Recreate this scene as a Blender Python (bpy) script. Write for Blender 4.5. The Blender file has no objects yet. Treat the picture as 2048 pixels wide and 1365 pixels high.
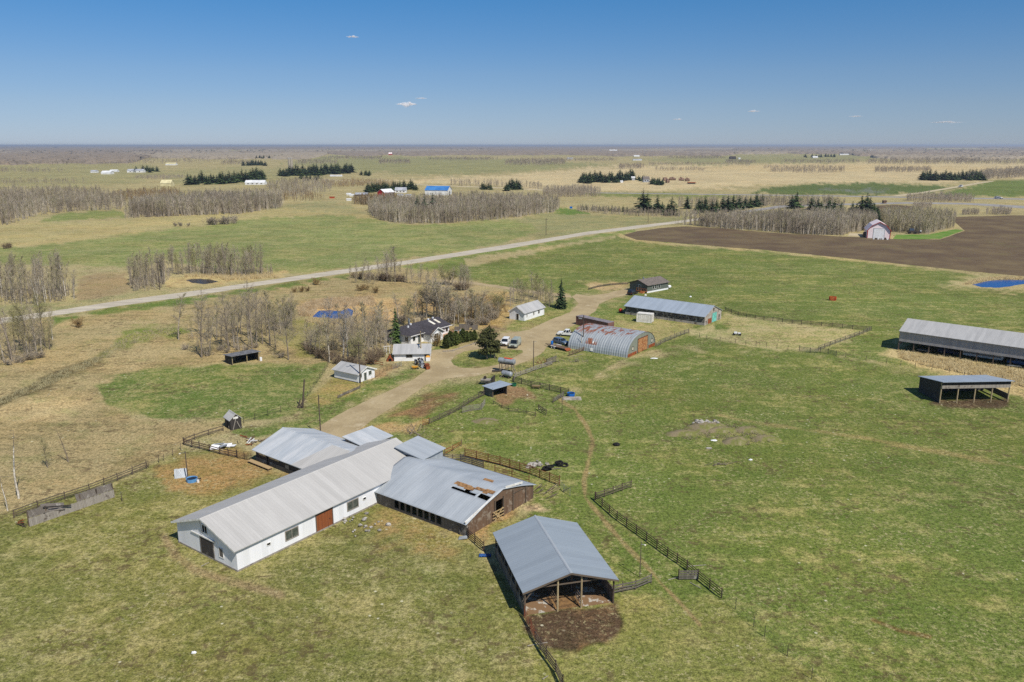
import bpy, math, random
import numpy as np
from mathutils import Vector, Matrix
from mathutils.geometry import tessellate_polygon
R = math.radians
sc = bpy.context.scene
col = sc.collection
random.seed(7); rng = np.random.default_rng(7)

# ---------------------------------------------------------------- camera, sky, sun, exposure
FPX, CX, CY, CAMH, YH = 1593.0, 1024.0, 682.5, 50.0, 290.8       # a drone 50 m up
PITCH = math.atan((CY - YH) / FPX); cp, sp = math.cos(PITCH), math.sin(PITCH)
cam = bpy.data.objects.new('camera', bpy.data.cameras.new('camera')); col.objects.link(cam)
cam.location = (0, 0, CAMH); cam.rotation_euler = (math.pi/2 - PITCH, 0, 0)
cam.data.sensor_width = 36; cam.data.lens = 36*FPX/2048; cam.data.clip_start = 1; cam.data.clip_end = 90000
sc.camera = cam
SUN_AZ, SUN_EL = R(145), R(50)
w = bpy.data.worlds.new('World'); sc.world = w; w.use_nodes = True
wn = w.node_tree.nodes; wl = w.node_tree.links
sky = wn.new('ShaderNodeTexSky'); sky.sky_type = 'NISHITA'; sky.sun_disc = False
sky.sun_elevation = SUN_EL; sky.sun_rotation = SUN_AZ
sky.altitude = 700; sky.air_density = 1.0; sky.dust_density = 0.0; sky.ozone_density = 5.0
tc = wn.new('ShaderNodeTexCoord'); sx_ = wn.new('ShaderNodeSeparateXYZ'); wl.new(tc.outputs['Generated'], sx_.inputs[0])
rmp = wn.new('ShaderNodeValToRGB'); wl.new(sx_.outputs[2], rmp.inputs[0]); rmp.color_ramp.interpolation = 'EASE'      # clear dry air: deeper blue above, grey blue at the horizon
stops = ((0.0, (.505,.60,.90,1)), (.045, (.565,.635,.835,1)), (.082, (.55,.66,.84,1)), (.184, (.305,.685,.935,1)), (.6, (.9,1,1.05,1)))
ce = rmp.color_ramp.elements; ce[0].color = stops[0][1]; ce[1].position = .6; ce[1].color = stops[4][1]; rmp.color_ramp.interpolation = 'LINEAR'
for p_, c_ in stops[1:4]: ce.new(p_).color = c_
mul = wn.new('ShaderNodeMix'); mul.data_type = 'RGBA'; mul.blend_type = 'MULTIPLY'; mul.inputs[0].default_value = 1
wl.new(sky.outputs[0], mul.inputs[6]); wl.new(rmp.outputs[0], mul.inputs[7]); wl.new(mul.outputs[2], wn['Background'].inputs[0]); wn['Background'].inputs[1].default_value = 0.082
sun = bpy.data.objects.new('sun', bpy.data.lights.new('sun', 'SUN')); col.objects.link(sun)
sun.data.energy = 4.2; sun.data.angle = R(0.5); sun.data.color = (1, 0.95, 0.87)
sdir = Vector((math.sin(SUN_AZ)*math.cos(SUN_EL), math.cos(SUN_AZ)*math.cos(SUN_EL), math.sin(SUN_EL)))
sun.rotation_euler = sdir.to_track_quat('Z', 'Y').to_euler()
sc.view_settings.view_transform = 'Standard'; sc.view_settings.look = 'None'
sc.view_settings.exposure = 0.17; sc.view_settings.gamma = 1
sc.cycles.use_denoising = False; sc.cycles.max_bounces = 5; sc.cycles.diffuse_bounces = 2; sc.cycles.transparent_max_bounces = 40

# ---------------------------------------------------------------- survey helpers: a photo position read on the ground plane
def ray(x, y):
    a = (x-CX)/FPX; b = (CY-y)/FPX
    return a, cp+b*sp, -sp+b*cp
def G(x, y, z=0.0):
    r = ray(x, y); t = (z-CAMH)/r[2]
    return Vector((r[0]*t, r[1]*t, z))
def ZAT(b, y):                                   # height of a thing standing on b whose top is read at row y
    r = ray(CX, y); return CAMH + r[2]/r[1]*b.y
def PX(X, Y, Z=0.0):                             # arrays: where ground points fall on the survey photo
    dep = Y*cp - (Z-CAMH)*sp; up = Y*sp + (Z-CAMH)*cp
    ok = dep > 5
    d = np.where(ok, dep, 1.0)
    return np.where(ok, CX+FPX*X/d, -1e5), np.where(ok, CY-FPX*up/d, -1e5)

# ---------------------------------------------------------------- materials
def S(r, g, b, k=1.0):
    f = lambda c: (c/255/12.92 if c/255 <= .04045 else ((c/255+.055)/1.055)**2.4)*k
    return (f(r), f(g), f(b), 1)
MATS = {}
class NT:
    def __init__(s, name):
        s.m = bpy.data.materials.new(name); s.m.use_nodes = True
        s.n = s.m.node_tree.nodes; s.l = s.m.node_tree.links; s.b = s.n['Principled BSDF']
    def new(s, t, **kw):
        o = s.n.new(t)
        for k, v in kw.items(): setattr(o, k, v)
        return o
    def link(s, a, b): s.l.new(a, b)
    def coord(s, kind='Object'):
        return s.new('ShaderNodeTexCoord').outputs[kind]
    def mapping(s, src, sc_=(1,1,1), rot=(0,0,0)):
        m = s.new('ShaderNodeMapping'); m.inputs['Scale'].default_value = sc_; m.inputs['Rotation'].default_value = rot
        s.link(src, m.inputs[0]); return m.outputs[0]
    def noise(s, src, scale, detail=3, rough=.6):
        n = s.new('ShaderNodeTexNoise'); n.inputs['Scale'].default_value = scale
        n.inputs['Detail'].default_value = detail; n.inputs['Roughness'].default_value = rough
        s.link(src, n.inputs['Vector']); return n.outputs['Fac']
    def math(s, op, a, b=None, c=None, clamp=False):
        n = s.new('ShaderNodeMath', operation=op, use_clamp=clamp)
        for i, v in enumerate((a, b, c)):
            if v is None: continue
            if hasattr(v, 'links') or hasattr(v, 'is_output'): s.link(v, n.inputs[i])
            else: n.inputs[i].default_value = v
        return n.outputs[0]
    def ramp(s, src, lo, hi, a=0.0, b=1.0):
        n = s.new('ShaderNodeMapRange', interpolation_type='SMOOTHSTEP')
        n.inputs[1].default_value = lo; n.inputs[2].default_value = hi; n.inputs[3].default_value = a; n.inputs[4].default_value = b
        s.link(src, n.inputs[0]); return n.outputs[0]
    def mix(s, f, a, b, mode='MIX'):
        n = s.new('ShaderNodeMix', data_type='RGBA', blend_type=mode)
        for i, v in ((0, f), (6, a), (7, b)):
            if hasattr(v, 'is_output'): s.link(v, n.inputs[i])
            else: n.inputs[i].default_value = v
        return n.outputs[2]
    def bump(s, h, strength=.3, dist=.05):
        n = s.new('ShaderNodeBump'); n.inputs['Strength'].default_value = strength; n.inputs['Distance'].default_value = dist
        s.link(h, n.inputs['Height']); s.link(n.outputs[0], s.b.inputs['Normal'])
    def scalecol(s, c, f):
        n = s.new('ShaderNodeVectorMath', operation='SCALE')
        s.link(c, n.inputs[0]) if hasattr(c, 'is_output') else setattr(n.inputs[0], 'default_value', c[:3])
        s.link(f, n.inputs['Scale']); return n.outputs[0]

def plain(name, c, c2=None, rough=.7, scale=1.5, lo=.4, hi=.62, var=.25, metal=0.0, rand=0.0, stretch=(1,1,1), spec=.3):
    """a surface of one stuff: two tones mottled by noise, a little wear"""
    if name in MATS: return MATS[name]
    t = NT(name); src = t.mapping(t.coord(), stretch)
    c2 = c2 or tuple(v*.75 for v in c[:3])+(1,)
    f = t.ramp(t.noise(src, scale, 5, .65), lo, hi)
    o = t.mix(f, c, c2)
    g = t.ramp(t.noise(src, scale*9, 3, .6), .25, .75, 1-var, 1+var)
    o = t.scalecol(o, g)
    if rand:
        oi = t.new('ShaderNodeObjectInfo'); o = t.scalecol(o, t.ramp(oi.outputs['Random'], 0, 1, 1-rand, 1+rand))
    t.link(o, t.b.inputs['Base Color']); t.b.inputs['Roughness'].default_value = rough
    t.b.inputs['Metallic'].default_value = metal; t.b.inputs['Specular IOR Level'].default_value = spec
    MATS[name] = t.m; return t.m
def sheet_metal(name, c, c2, axis='x', pitch=.3, rough=.5, metal=.35, depth=.03, rust=None, rust_lo=.62, seam=0.0, lap=2.4):
    """ribbed sheet metal, ribs across the given local axis"""
    if name in MATS: return MATS[name]
    t = NT(name); co = t.coord(); sep = t.new('ShaderNodeSeparateXYZ'); t.link(co, sep.inputs[0])
    if axis == 'xy': u = t.math('ADD', sep.outputs[0], sep.outputs[1])
    else: u = sep.outputs[{'x': 0, 'y': 1, 'z': 2}[axis]]
    st = {'x': (.8, .12, .12), 'y': (.12, .8, .12), 'xy': (.8, .8, .08), 'z': (1, 1, 1)}[axis]
    f = t.ramp(t.noise(t.mapping(co, st), 1.4, 5, .7), .30, .72)
    o = t.mix(f, c, c2)
    pan = t.math('FLOOR', t.math('DIVIDE', u, .9))                        # each sheet weathers a little differently
    wnz = t.new('ShaderNodeTexWhiteNoise', noise_dimensions='1D'); t.link(pan, wnz.inputs['W'])
    o = t.scalecol(o, t.ramp(wnz.outputs[0], 0, 1, .95, 1.03))
    o = t.scalecol(o, t.ramp(t.noise(co, 11, 4, .7), .3, .7, .92, 1.06))
    wv = t.math('PINGPONG', u, pitch/2)
    rib = t.ramp(wv, 0, pitch*.16, 1, 0)
    o = t.scalecol(o, t.math('MULTIPLY_ADD', rib, -.05, 1.0))
    if rust:
        rf = t.ramp(t.noise(t.mapping(co, st), 1.1, 6, .75), rust_lo, rust_lo+.07)
        o = t.mix(rf, o, rust)
    t.link(o, t.b.inputs['Base Color']); t.b.inputs['Roughness'].default_value = rough; t.b.inputs['Metallic'].default_value = metal
    t.bump(rib, .35, depth); MATS[name] = t.m; return t.m
def planks(name, c, c2, c3=None, width=.2, rough=.85, vertical=True, bumpd=.02, worn=.55):
    """boards: every board its own tone, grain and stains along it"""
    if name in MATS: return MATS[name]
    t = NT(name); co = t.coord(); sep = t.new('ShaderNodeSeparateXYZ'); t.link(co, sep.inputs[0])
    u = t.math('ADD', sep.outputs[0], sep.outputs[1]) if vertical else sep.outputs[2]
    bd = t.math('FLOOR', t.math('DIVIDE', u, width))
    wnz = t.new('ShaderNodeTexWhiteNoise', noise_dimensions='1D'); t.link(bd, wnz.inputs['W'])
    st = (4, 4, .5) if vertical else (.5, .5, 4)
    nz = t.noise(t.mapping(co, st), 1.0, 6, .7)
    o = t.mix(t.math('ADD', t.math('MULTIPLY', wnz.outputs[0], .45), t.math('MULTIPLY', nz, .55)), c, c2)
    if c3: o = t.mix(t.ramp(t.noise(co, .8, 6, .75), worn, worn+.1), o, c3)
    o = t.scalecol(o, t.ramp(t.noise(co, 14, 3, .7), .3, .7, .85, 1.12))
    gap = t.ramp(t.math('PINGPONG', u, width/2), 0, .012, 1, 0)
    o = t.scalecol(o, t.math('MULTIPLY_ADD', gap, -.45, 1.0))
    t.link(o, t.b.inputs['Base Color']); t.b.inputs['Roughness'].default_value = rough
    t.bump(gap, .5, bumpd); MATS[name] = t.m; return t.m

def M(n): return MATS[n]
plain('white_paint', S(232,232,232), S(220,219,216), rough=.6, scale=.8, var=.05)
sheet_metal('white_siding', S(236,236,238), S(228,228,228), 'xy', .24, rough=.6, metal=0, depth=.012)
plain('trim_white', S(232,231,226), S(205,200,190), rough=.6, var=.05)
plain('dark_glass', S(34,40,46), S(22,27,32), rough=.12, var=.1, spec=.6)
plain('old_glass', S(88,94,88), S(60,66,62), rough=.25, var=.15, spec=.5)
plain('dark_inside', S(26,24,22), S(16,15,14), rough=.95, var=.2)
sheet_metal('barn_roof', S(186,183,177), S(177,174,168), 'x', .45, rough=.62, metal=.0, depth=.03)
sheet_metal('galv_roof', S(176,181,184), S(162,168,172), 'x', .4, rough=.55, metal=.08, depth=.03)
sheet_metal('galv_roof_worn', S(174,180,184), S(204,205,204), 'x', .4, rough=.55, metal=.08, depth=.03)
sheet_metal('shelter_roof', S(152,161,167), S(145,154,161), 'y', .4, rough=.55, metal=.08, depth=.02)
sheet_metal('blue_metal_roof', S(164,174,184), S(152,162,172), 'x', .5, rough=.55, metal=.08, depth=.03)
sheet_metal('shed_roof', S(186,184,180), S(168,167,164), 'x', .35, rough=.6, metal=.12, depth=.03)
sheet_metal('shed_wall', S(176,172,168), S(158,154,152), 'xy', .3, rough=.6, metal=.1, depth=.04)
sheet_metal('galv_wall', S(178,184,188), S(150,154,156), 'xy', .25, rough=.55, metal=.25, depth=.03)
planks('grey_boards', S(122,114,104), S(84,77,70), S(150,144,134))
planks('pale_boards', S(166,158,146), S(128,120,110), S(96,86,76))
planks('dark_boards', S(66,60,56), S(44,40,38), S(104,98,90), worn=.58)
planks('brown_boards', S(120,94,72), S(82,64,50), S(140,126,110), worn=.52)
planks('flaking_boards', S(88,82,76), S(62,58,54), S(170,164,152), worn=.5)
planks('flaking_end', S(186,178,166), S(150,142,132), S(92,78,66), worn=.52)
planks('orange_door', S(150,84,40), S(112,58,28), S(86,48,26), worn=.56)
planks('rail_wood', S(112,98,82), S(82,70,60), vertical=False, width=.15)
planks('new_wood', S(190,165,120), S(164,138,98), vertical=False, width=.15)
plain('post_wood', S(104,90,76), S(72,62,54), scale=2, stretch=(1,1,.2), rand=.15)
plain('pole_wood', S(92,80,70), S(70,60,54), scale=2, stretch=(1,1,.15))
plain('pale_pole', S(178,160,124), S(150,132,100), scale=2, stretch=(1,1,.15))
plain('rust_pipe', S(128,74,48), S(92,54,38), scale=3)
plain('dark_pipe', S(62,54,50), S(86,66,54), scale=3)
plain('galv_pipe', S(160,166,168), S(130,136,138), rough=.4, metal=.5)
plain('concrete', S(176,168,154), S(138,128,112), scale=1.2)
plain('torn_board', S(160,122,80), S(112,82,54), scale=2)
plain('rust', S(156,84,44), S(110,58,36), scale=2)
plain('shingle_dark', S(74,70,74), S(58,55,58), scale=2, var=.18, rough=.9)
plain('shingle_brown', S(122,112,104), S(98,90,84), scale=2, var=.18, rough=.9)
planks('green_siding', S(98,104,94), S(86,92,84), vertical=False, width=.2)
plain('rubber', S(26,25,25), S(38,36,34), rough=.9)
plain('chrome_rim', S(150,152,154), S(110,112,114), rough=.35, metal=.6)
plain('steel_dark', S(58,58,58), S(84,70,60), rough=.6, metal=.3)
plain('lamp_glass', S(235,230,215), S(225,215,190), rough=.2)
plain('tail_red', S(150,24,18), S(110,16,14), rough=.3)
plain('blue_plastic', S(30,110,190), S(24,90,165), rough=.4)
plain('pale_blue_plastic', S(110,165,215), S(90,145,195), rough=.4)
plain('green_plastic', S(30,110,75), S(24,90,60), rough=.5)
plain('tank_grey', S(164,168,172), S(140,142,144), rough=.45, metal=.25)
plain('red_paint', S(180,52,34), S(140,38,26), rough=.5)
plain('yellow_paint', S(222,160,50), S(190,130,40), rough=.5)
plain('orange_paint', S(222,84,40), S(190,66,34), rough=.5)
plain('bark_pale', S(176,166,148), S(120,110,98), scale=3, var=.3, rand=.15, rough=.9)
plain('bark_grey', S(142,130,114), S(104,94,82), scale=3, var=.3, rand=.15, rough=.9)
plain('bark_white', S(214,206,190), S(150,140,126), scale=3, var=.25, rough=.9)
plain('twig_grey', S(174,162,142), S(150,138,120), scale=.5, rand=.15, rough=.9)
plain('twig_olive', S(164,154,116), S(142,134,102), scale=.5, rand=.15, rough=.9)
plain('twig_brown', S(136,118,96), S(112,98,82), scale=.5, rand=.15, rough=.9)
plain('twig_willow', S(158,132,88), S(132,112,78), scale=.5, rand=.15, rough=.9)
plain('bud_green', S(146,144,84), S(126,126,76), scale=.5, rand=.2, rough=.9)
plain('needle_dark', S(66,84,50), S(46,62,38), scale=1.2, rand=.2, rough=.8)
plain('needle_bright', S(82,100,50), S(54,74,38), scale=1.2, rand=.2, rough=.8)
plain('needle_pine', S(84,86,46), S(56,60,34), scale=1.2, rand=.15, rough=.8)
plain('cedar_green', S(86,96,42), S(58,68,30), scale=1.5, rand=.2, rough=.8)
plain('straw', S(206,188,144), S(182,160,114), scale=.6, rough=.9)
plain('dead_weed', S(146,136,108), S(122,116,84), scale=.6, rough=.9)
plain('reed', S(206,184,148), S(176,150,112), scale=.6, rough=.9)
plain('far_twig', S(170,158,138), S(140,127,110), scale=.05, rough=.95)
plain('far_twig_olive', S(152,144,108), S(126,118,90), scale=.05, rough=.95)
plain('far_trunk', S(196,186,168), S(150,138,122), scale=.05, rough=.95)
plain('far_wood_pale', S(166,152,128), S(140,128,108), scale=.02, rough=.95, var=.12)
plain('far_wood_mix', S(150,134,113), S(122,110,94), scale=.02, rough=.95, var=.12)
plain('rock', S(178,172,162), S(132,126,118), scale=1.5)
plain('soil', S(112,92,70), S(84,70,54), scale=1)
plain('cloud_white', S(250,248,246), S(238,238,240), rough=1, scale=.002, var=.02)
def water(name, c):
    t = NT(name); t.b.inputs['Base Color'].default_value = c; t.b.inputs['Roughness'].default_value = .25
    n = t.noise(t.coord(), 1.2, 4, .6); t.bump(n, .25, .05); MATS[name] = t.m
water('pond_blue', S(8,72,138)); water('pond_dark', S(34,34,40))

# ---------------------------------------------------------------- mesh helpers
class MB:
    def __init__(s): s.v = []; s.f = []; s.mi = []
    def add(s, vs, fs, mi=0):
        o = len(s.v); s.v += [tuple(v) for v in vs]
        s.f += [tuple(i+o for i in f) for f in fs]; s.mi += [mi]*len(fs); return s
    def box(s, x0, x1, y0, y1, z0, z1, mi=0):
        return s.add([(x0,y0,z0),(x1,y0,z0),(x1,y1,z0),(x0,y1,z0),(x0,y0,z1),(x1,y0,z1),(x1,y1,z1),(x0,y1,z1)],
                     [(0,3,2,1),(4,5,6,7),(0,1,5,4),(1,2,6,5),(2,3,7,6),(3,0,4,7)], mi)
    def hexa(s, b, t, mi=0):                        # bottom 4 points, top 4 points
        return s.add(list(b)+list(t), [(3,2,1,0),(4,5,6,7),(0,1,5,4),(1,2,6,5),(2,3,7,6),(3,0,4,7)], mi)
    def slab(s, pts, th, mi=0):                     # a sheet of given thickness hung below its top points
        n = len(pts); b = [(p[0],p[1],p[2]-th) for p in pts]
        fs = [tuple(range(n)), tuple(range(2*n-1, n-1, -1))]+[(i, n+i, n+(i+1)%n, (i+1)%n) for i in range(n)]
        return s.add(list(pts)+b, fs, mi)
    def prism(s, prof, y0, y1, mi=0, axis='y'):     # profile of (x,z) drawn out along y (or (y,z) along x)
        n = len(prof)
        f = (lambda p, q: (p[0], q, p[1])) if axis == 'y' else (lambda p, q: (q, p[0], p[1]))
        vs = [f(p, y0) for p in prof]+[f(p, y1) for p in prof]
        fs = [tuple(range(n)), tuple(range(2*n-1, n-1, -1))]+[(i, n+i, n+(i+1)%n, (i+1)%n) for i in range(n)]
        return s.add(vs, fs, mi)
    def tube(s, p, q, r, r2=None, n=6, mi=0, caps=True):
        p, q = Vector(p), Vector(q); r2 = r if r2 is None else r2
        d = (q-p)
        if d.length < 1e-6: return s
        d.normalize(); a = d.orthogonal().normalized(); b = d.cross(a)
        vs = []
        for c, rr in ((p, r), (q, r2)):
            for i in range(n):
                t = 2*math.pi*i/n; vs.append(c+a*(math.cos(t)*rr)+b*(math.sin(t)*rr))
        fs = [(i, (i+1)%n, n+(i+1)%n, n+i) for i in range(n)]
        if caps: fs += [tuple(range(n-1, -1, -1)), tuple(range(n, 2*n))]
        return s.add(vs, fs, mi)
    def bar(s, p, q, wd, ht, mi=0):                 # a board between two points, upright section
        p, q = Vector(p), Vector(q); d = (q-p); h = Vector((-d.y, d.x, 0))
        h = h.normalized()*(wd/2) if h.length > 1e-6 else Vector((wd/2,0,0))
        u = d.cross(h); u = u.normalized()*(ht/2)
        return s.hexa([p-h-u, p+h-u, q+h-u, q-h-u], [p-h+u, p+h+u, q+h+u, q-h+u], mi)
    def wheel(s, c, r, wd, axis='y', n=14, mi=0):
        c = Vector(c); d = Vector((0,wd/2,0)) if axis == 'y' else Vector((wd/2,0,0))
        return s.tube(c-d, c+d, r, n=n, mi=mi)
    def blob(s, c, rx, ry, rz, seed=0, n=9, m=6, j=.15, mi=0):
        rr = random.Random(seed); vs = []; fs = []
        for k in range(m+1):
            ph = math.pi*k/m-math.pi/2
            for i in range(n):
                t = 2*math.pi*i/n; q = 1+rr.uniform(-j, j)
                vs.append((c[0]+rx*q*math.cos(ph)*math.cos(t), c[1]+ry*q*math.cos(ph)*math.sin(t), c[2]+rz*q*math.sin(ph)))
        for k in range(m):
            for i in range(n): fs.append((k*n+i, k*n+(i+1)%n, (k+1)*n+(i+1)%n, (k+1)*n+i))
        return s.add(vs, fs, mi)
    def mesh(s, name, mats):
        me = bpy.data.meshes.new(name); me.from_pydata(s.v, [], s.f)
        for m in mats: me.materials.append(m)
        if len(mats) > 1: me.polygons.foreach_set('material_index', s.mi)
        me.update(); return me
def obj(name, mb, mats, parent=None, loc=None, smooth=False):
    if not isinstance(mats, (list, tuple)): mats = [mats]
    if name in SPLIT and isinstance(mb, MB):
        ps = list(pieces(mb))
        for p in ps[1:]:
            q = bpy.data.objects.new(name, p.mesh(name, mats)); col.objects.link(q); q.parent = parent
            if loc is not None: q.location = loc
        mb = ps[0]
    me = mb.mesh(name, mats) if isinstance(mb, MB) else mb
    if smooth: me.polygons.foreach_set('use_smooth', [True]*len(me.polygons))
    o = bpy.data.objects.new(name, me); col.objects.link(o)
    if parent: o.parent = parent
    if loc is not None: o.location = loc
    return o
SPLIT = {'door_post', 'trestle', 'brace', 'gable_fascia', 'fascia'}
def pieces(mb):
    par = list(range(len(mb.v)))
    def fd(i):
        while par[i] != i: par[i] = par[par[i]]; i = par[i]
        return i
    for f in mb.f:
        for i in f[1:]: par[fd(i)] = fd(f[0])
    out = {}
    for f in mb.f: out.setdefault(fd(f[0]), []).append(f)
    for fs in out.values():
        ids = sorted({i for f in fs for i in f}); mp = {i: k for k, i in enumerate(ids)}
        yield MB().add([mb.v[i] for i in ids], [tuple(mp[i] for i in f) for f in fs])
def tag(o, label, cat, group=None):
    o['label'] = label; o['category'] = cat
    if group: o['group'] = group
    return o
def thing(name, label, cat, loc=(0,0,0), rz=0.0, group=None):
    o = bpy.data.objects.new(name, None); o.empty_display_size = .3; col.objects.link(o)
    o.location = loc; o.rotation_euler = (0,0,rz); return tag(o, label, cat, group)
def struct(o, kind='structure'): o['kind'] = kind; return o
KIDS = {}
def kids(o):
    if o.name not in KIDS: KIDS[o.name] = [c for c in col.objects if c.parent == o]
    return KIDS[o.name]
def dup(o, loc, rz=0.0, s=1.0, label=None, group=None):
    r = o.copy(); col.objects.link(r); r.location = loc; r.rotation_euler = (0,0,rz)
    r.scale = s if isinstance(s, tuple) else (s, s, s)
    if label: r['label'] = label
    if group: r['group'] = group
    for ch in kids(o):
        c = ch.copy(); col.objects.link(c); c.parent = r
        for g in kids(ch):
            d = g.copy(); col.objects.link(d); d.parent = c
    return r
def np_mesh(name, V, F, mats, mi=None):
    """big mesh from arrays; F is (n,3) or (n,4)"""
    me = bpy.data.meshes.new(name); k = F.shape[1]
    me.vertices.add(len(V)); me.vertices.foreach_set('co', np.ascontiguousarray(V, np.float32).ravel())
    me.loops.add(F.size); me.loops.foreach_set('vertex_index', np.ascontiguousarray(F, np.int32).ravel())
    me.polygons.add(len(F)); me.polygons.foreach_set('loop_start', np.arange(0, F.size, k, dtype=np.int32))
    try: me.polygons.foreach_set('loop_total', np.full(len(F), k, np.int32))
    except Exception: pass
    for m in mats: me.materials.append(m)
    if mi is not None: me.polygons.foreach_set('material_index', np.ascontiguousarray(mi, np.int32))
    me.update(calc_edges=True); me.validate(); return me
def inpoly(x, y, poly):
    ins = np.zeros(x.shape, bool); n = len(poly)
    for i in range(n):
        x0, y0 = poly[i]; x1, y1 = poly[(i+1) % n]
        if y0 == y1: continue
        c = ((y0 > y) != (y1 > y)) & (x < (x1-x0)*(y-y0)/(y1-y0)+x0)
        ins ^= c
    return ins
def sdist(x, y, poly, closed=True):
    d = np.full(x.shape, 1e9); n = len(poly)
    for i in range(n if closed else n-1):
        x0, y0 = poly[i]; x1, y1 = poly[(i+1) % n]
        dx, dy = x1-x0, y1-y0; L = dx*dx+dy*dy+1e-9
        t = np.clip(((x-x0)*dx+(y-y0)*dy)/L, 0, 1)
        d = np.minimum(d, np.hypot(x-x0-t*dx, y-y0-t*dy))
    return np.where(inpoly(x, y, poly), d, -d) if closed else d

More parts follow.
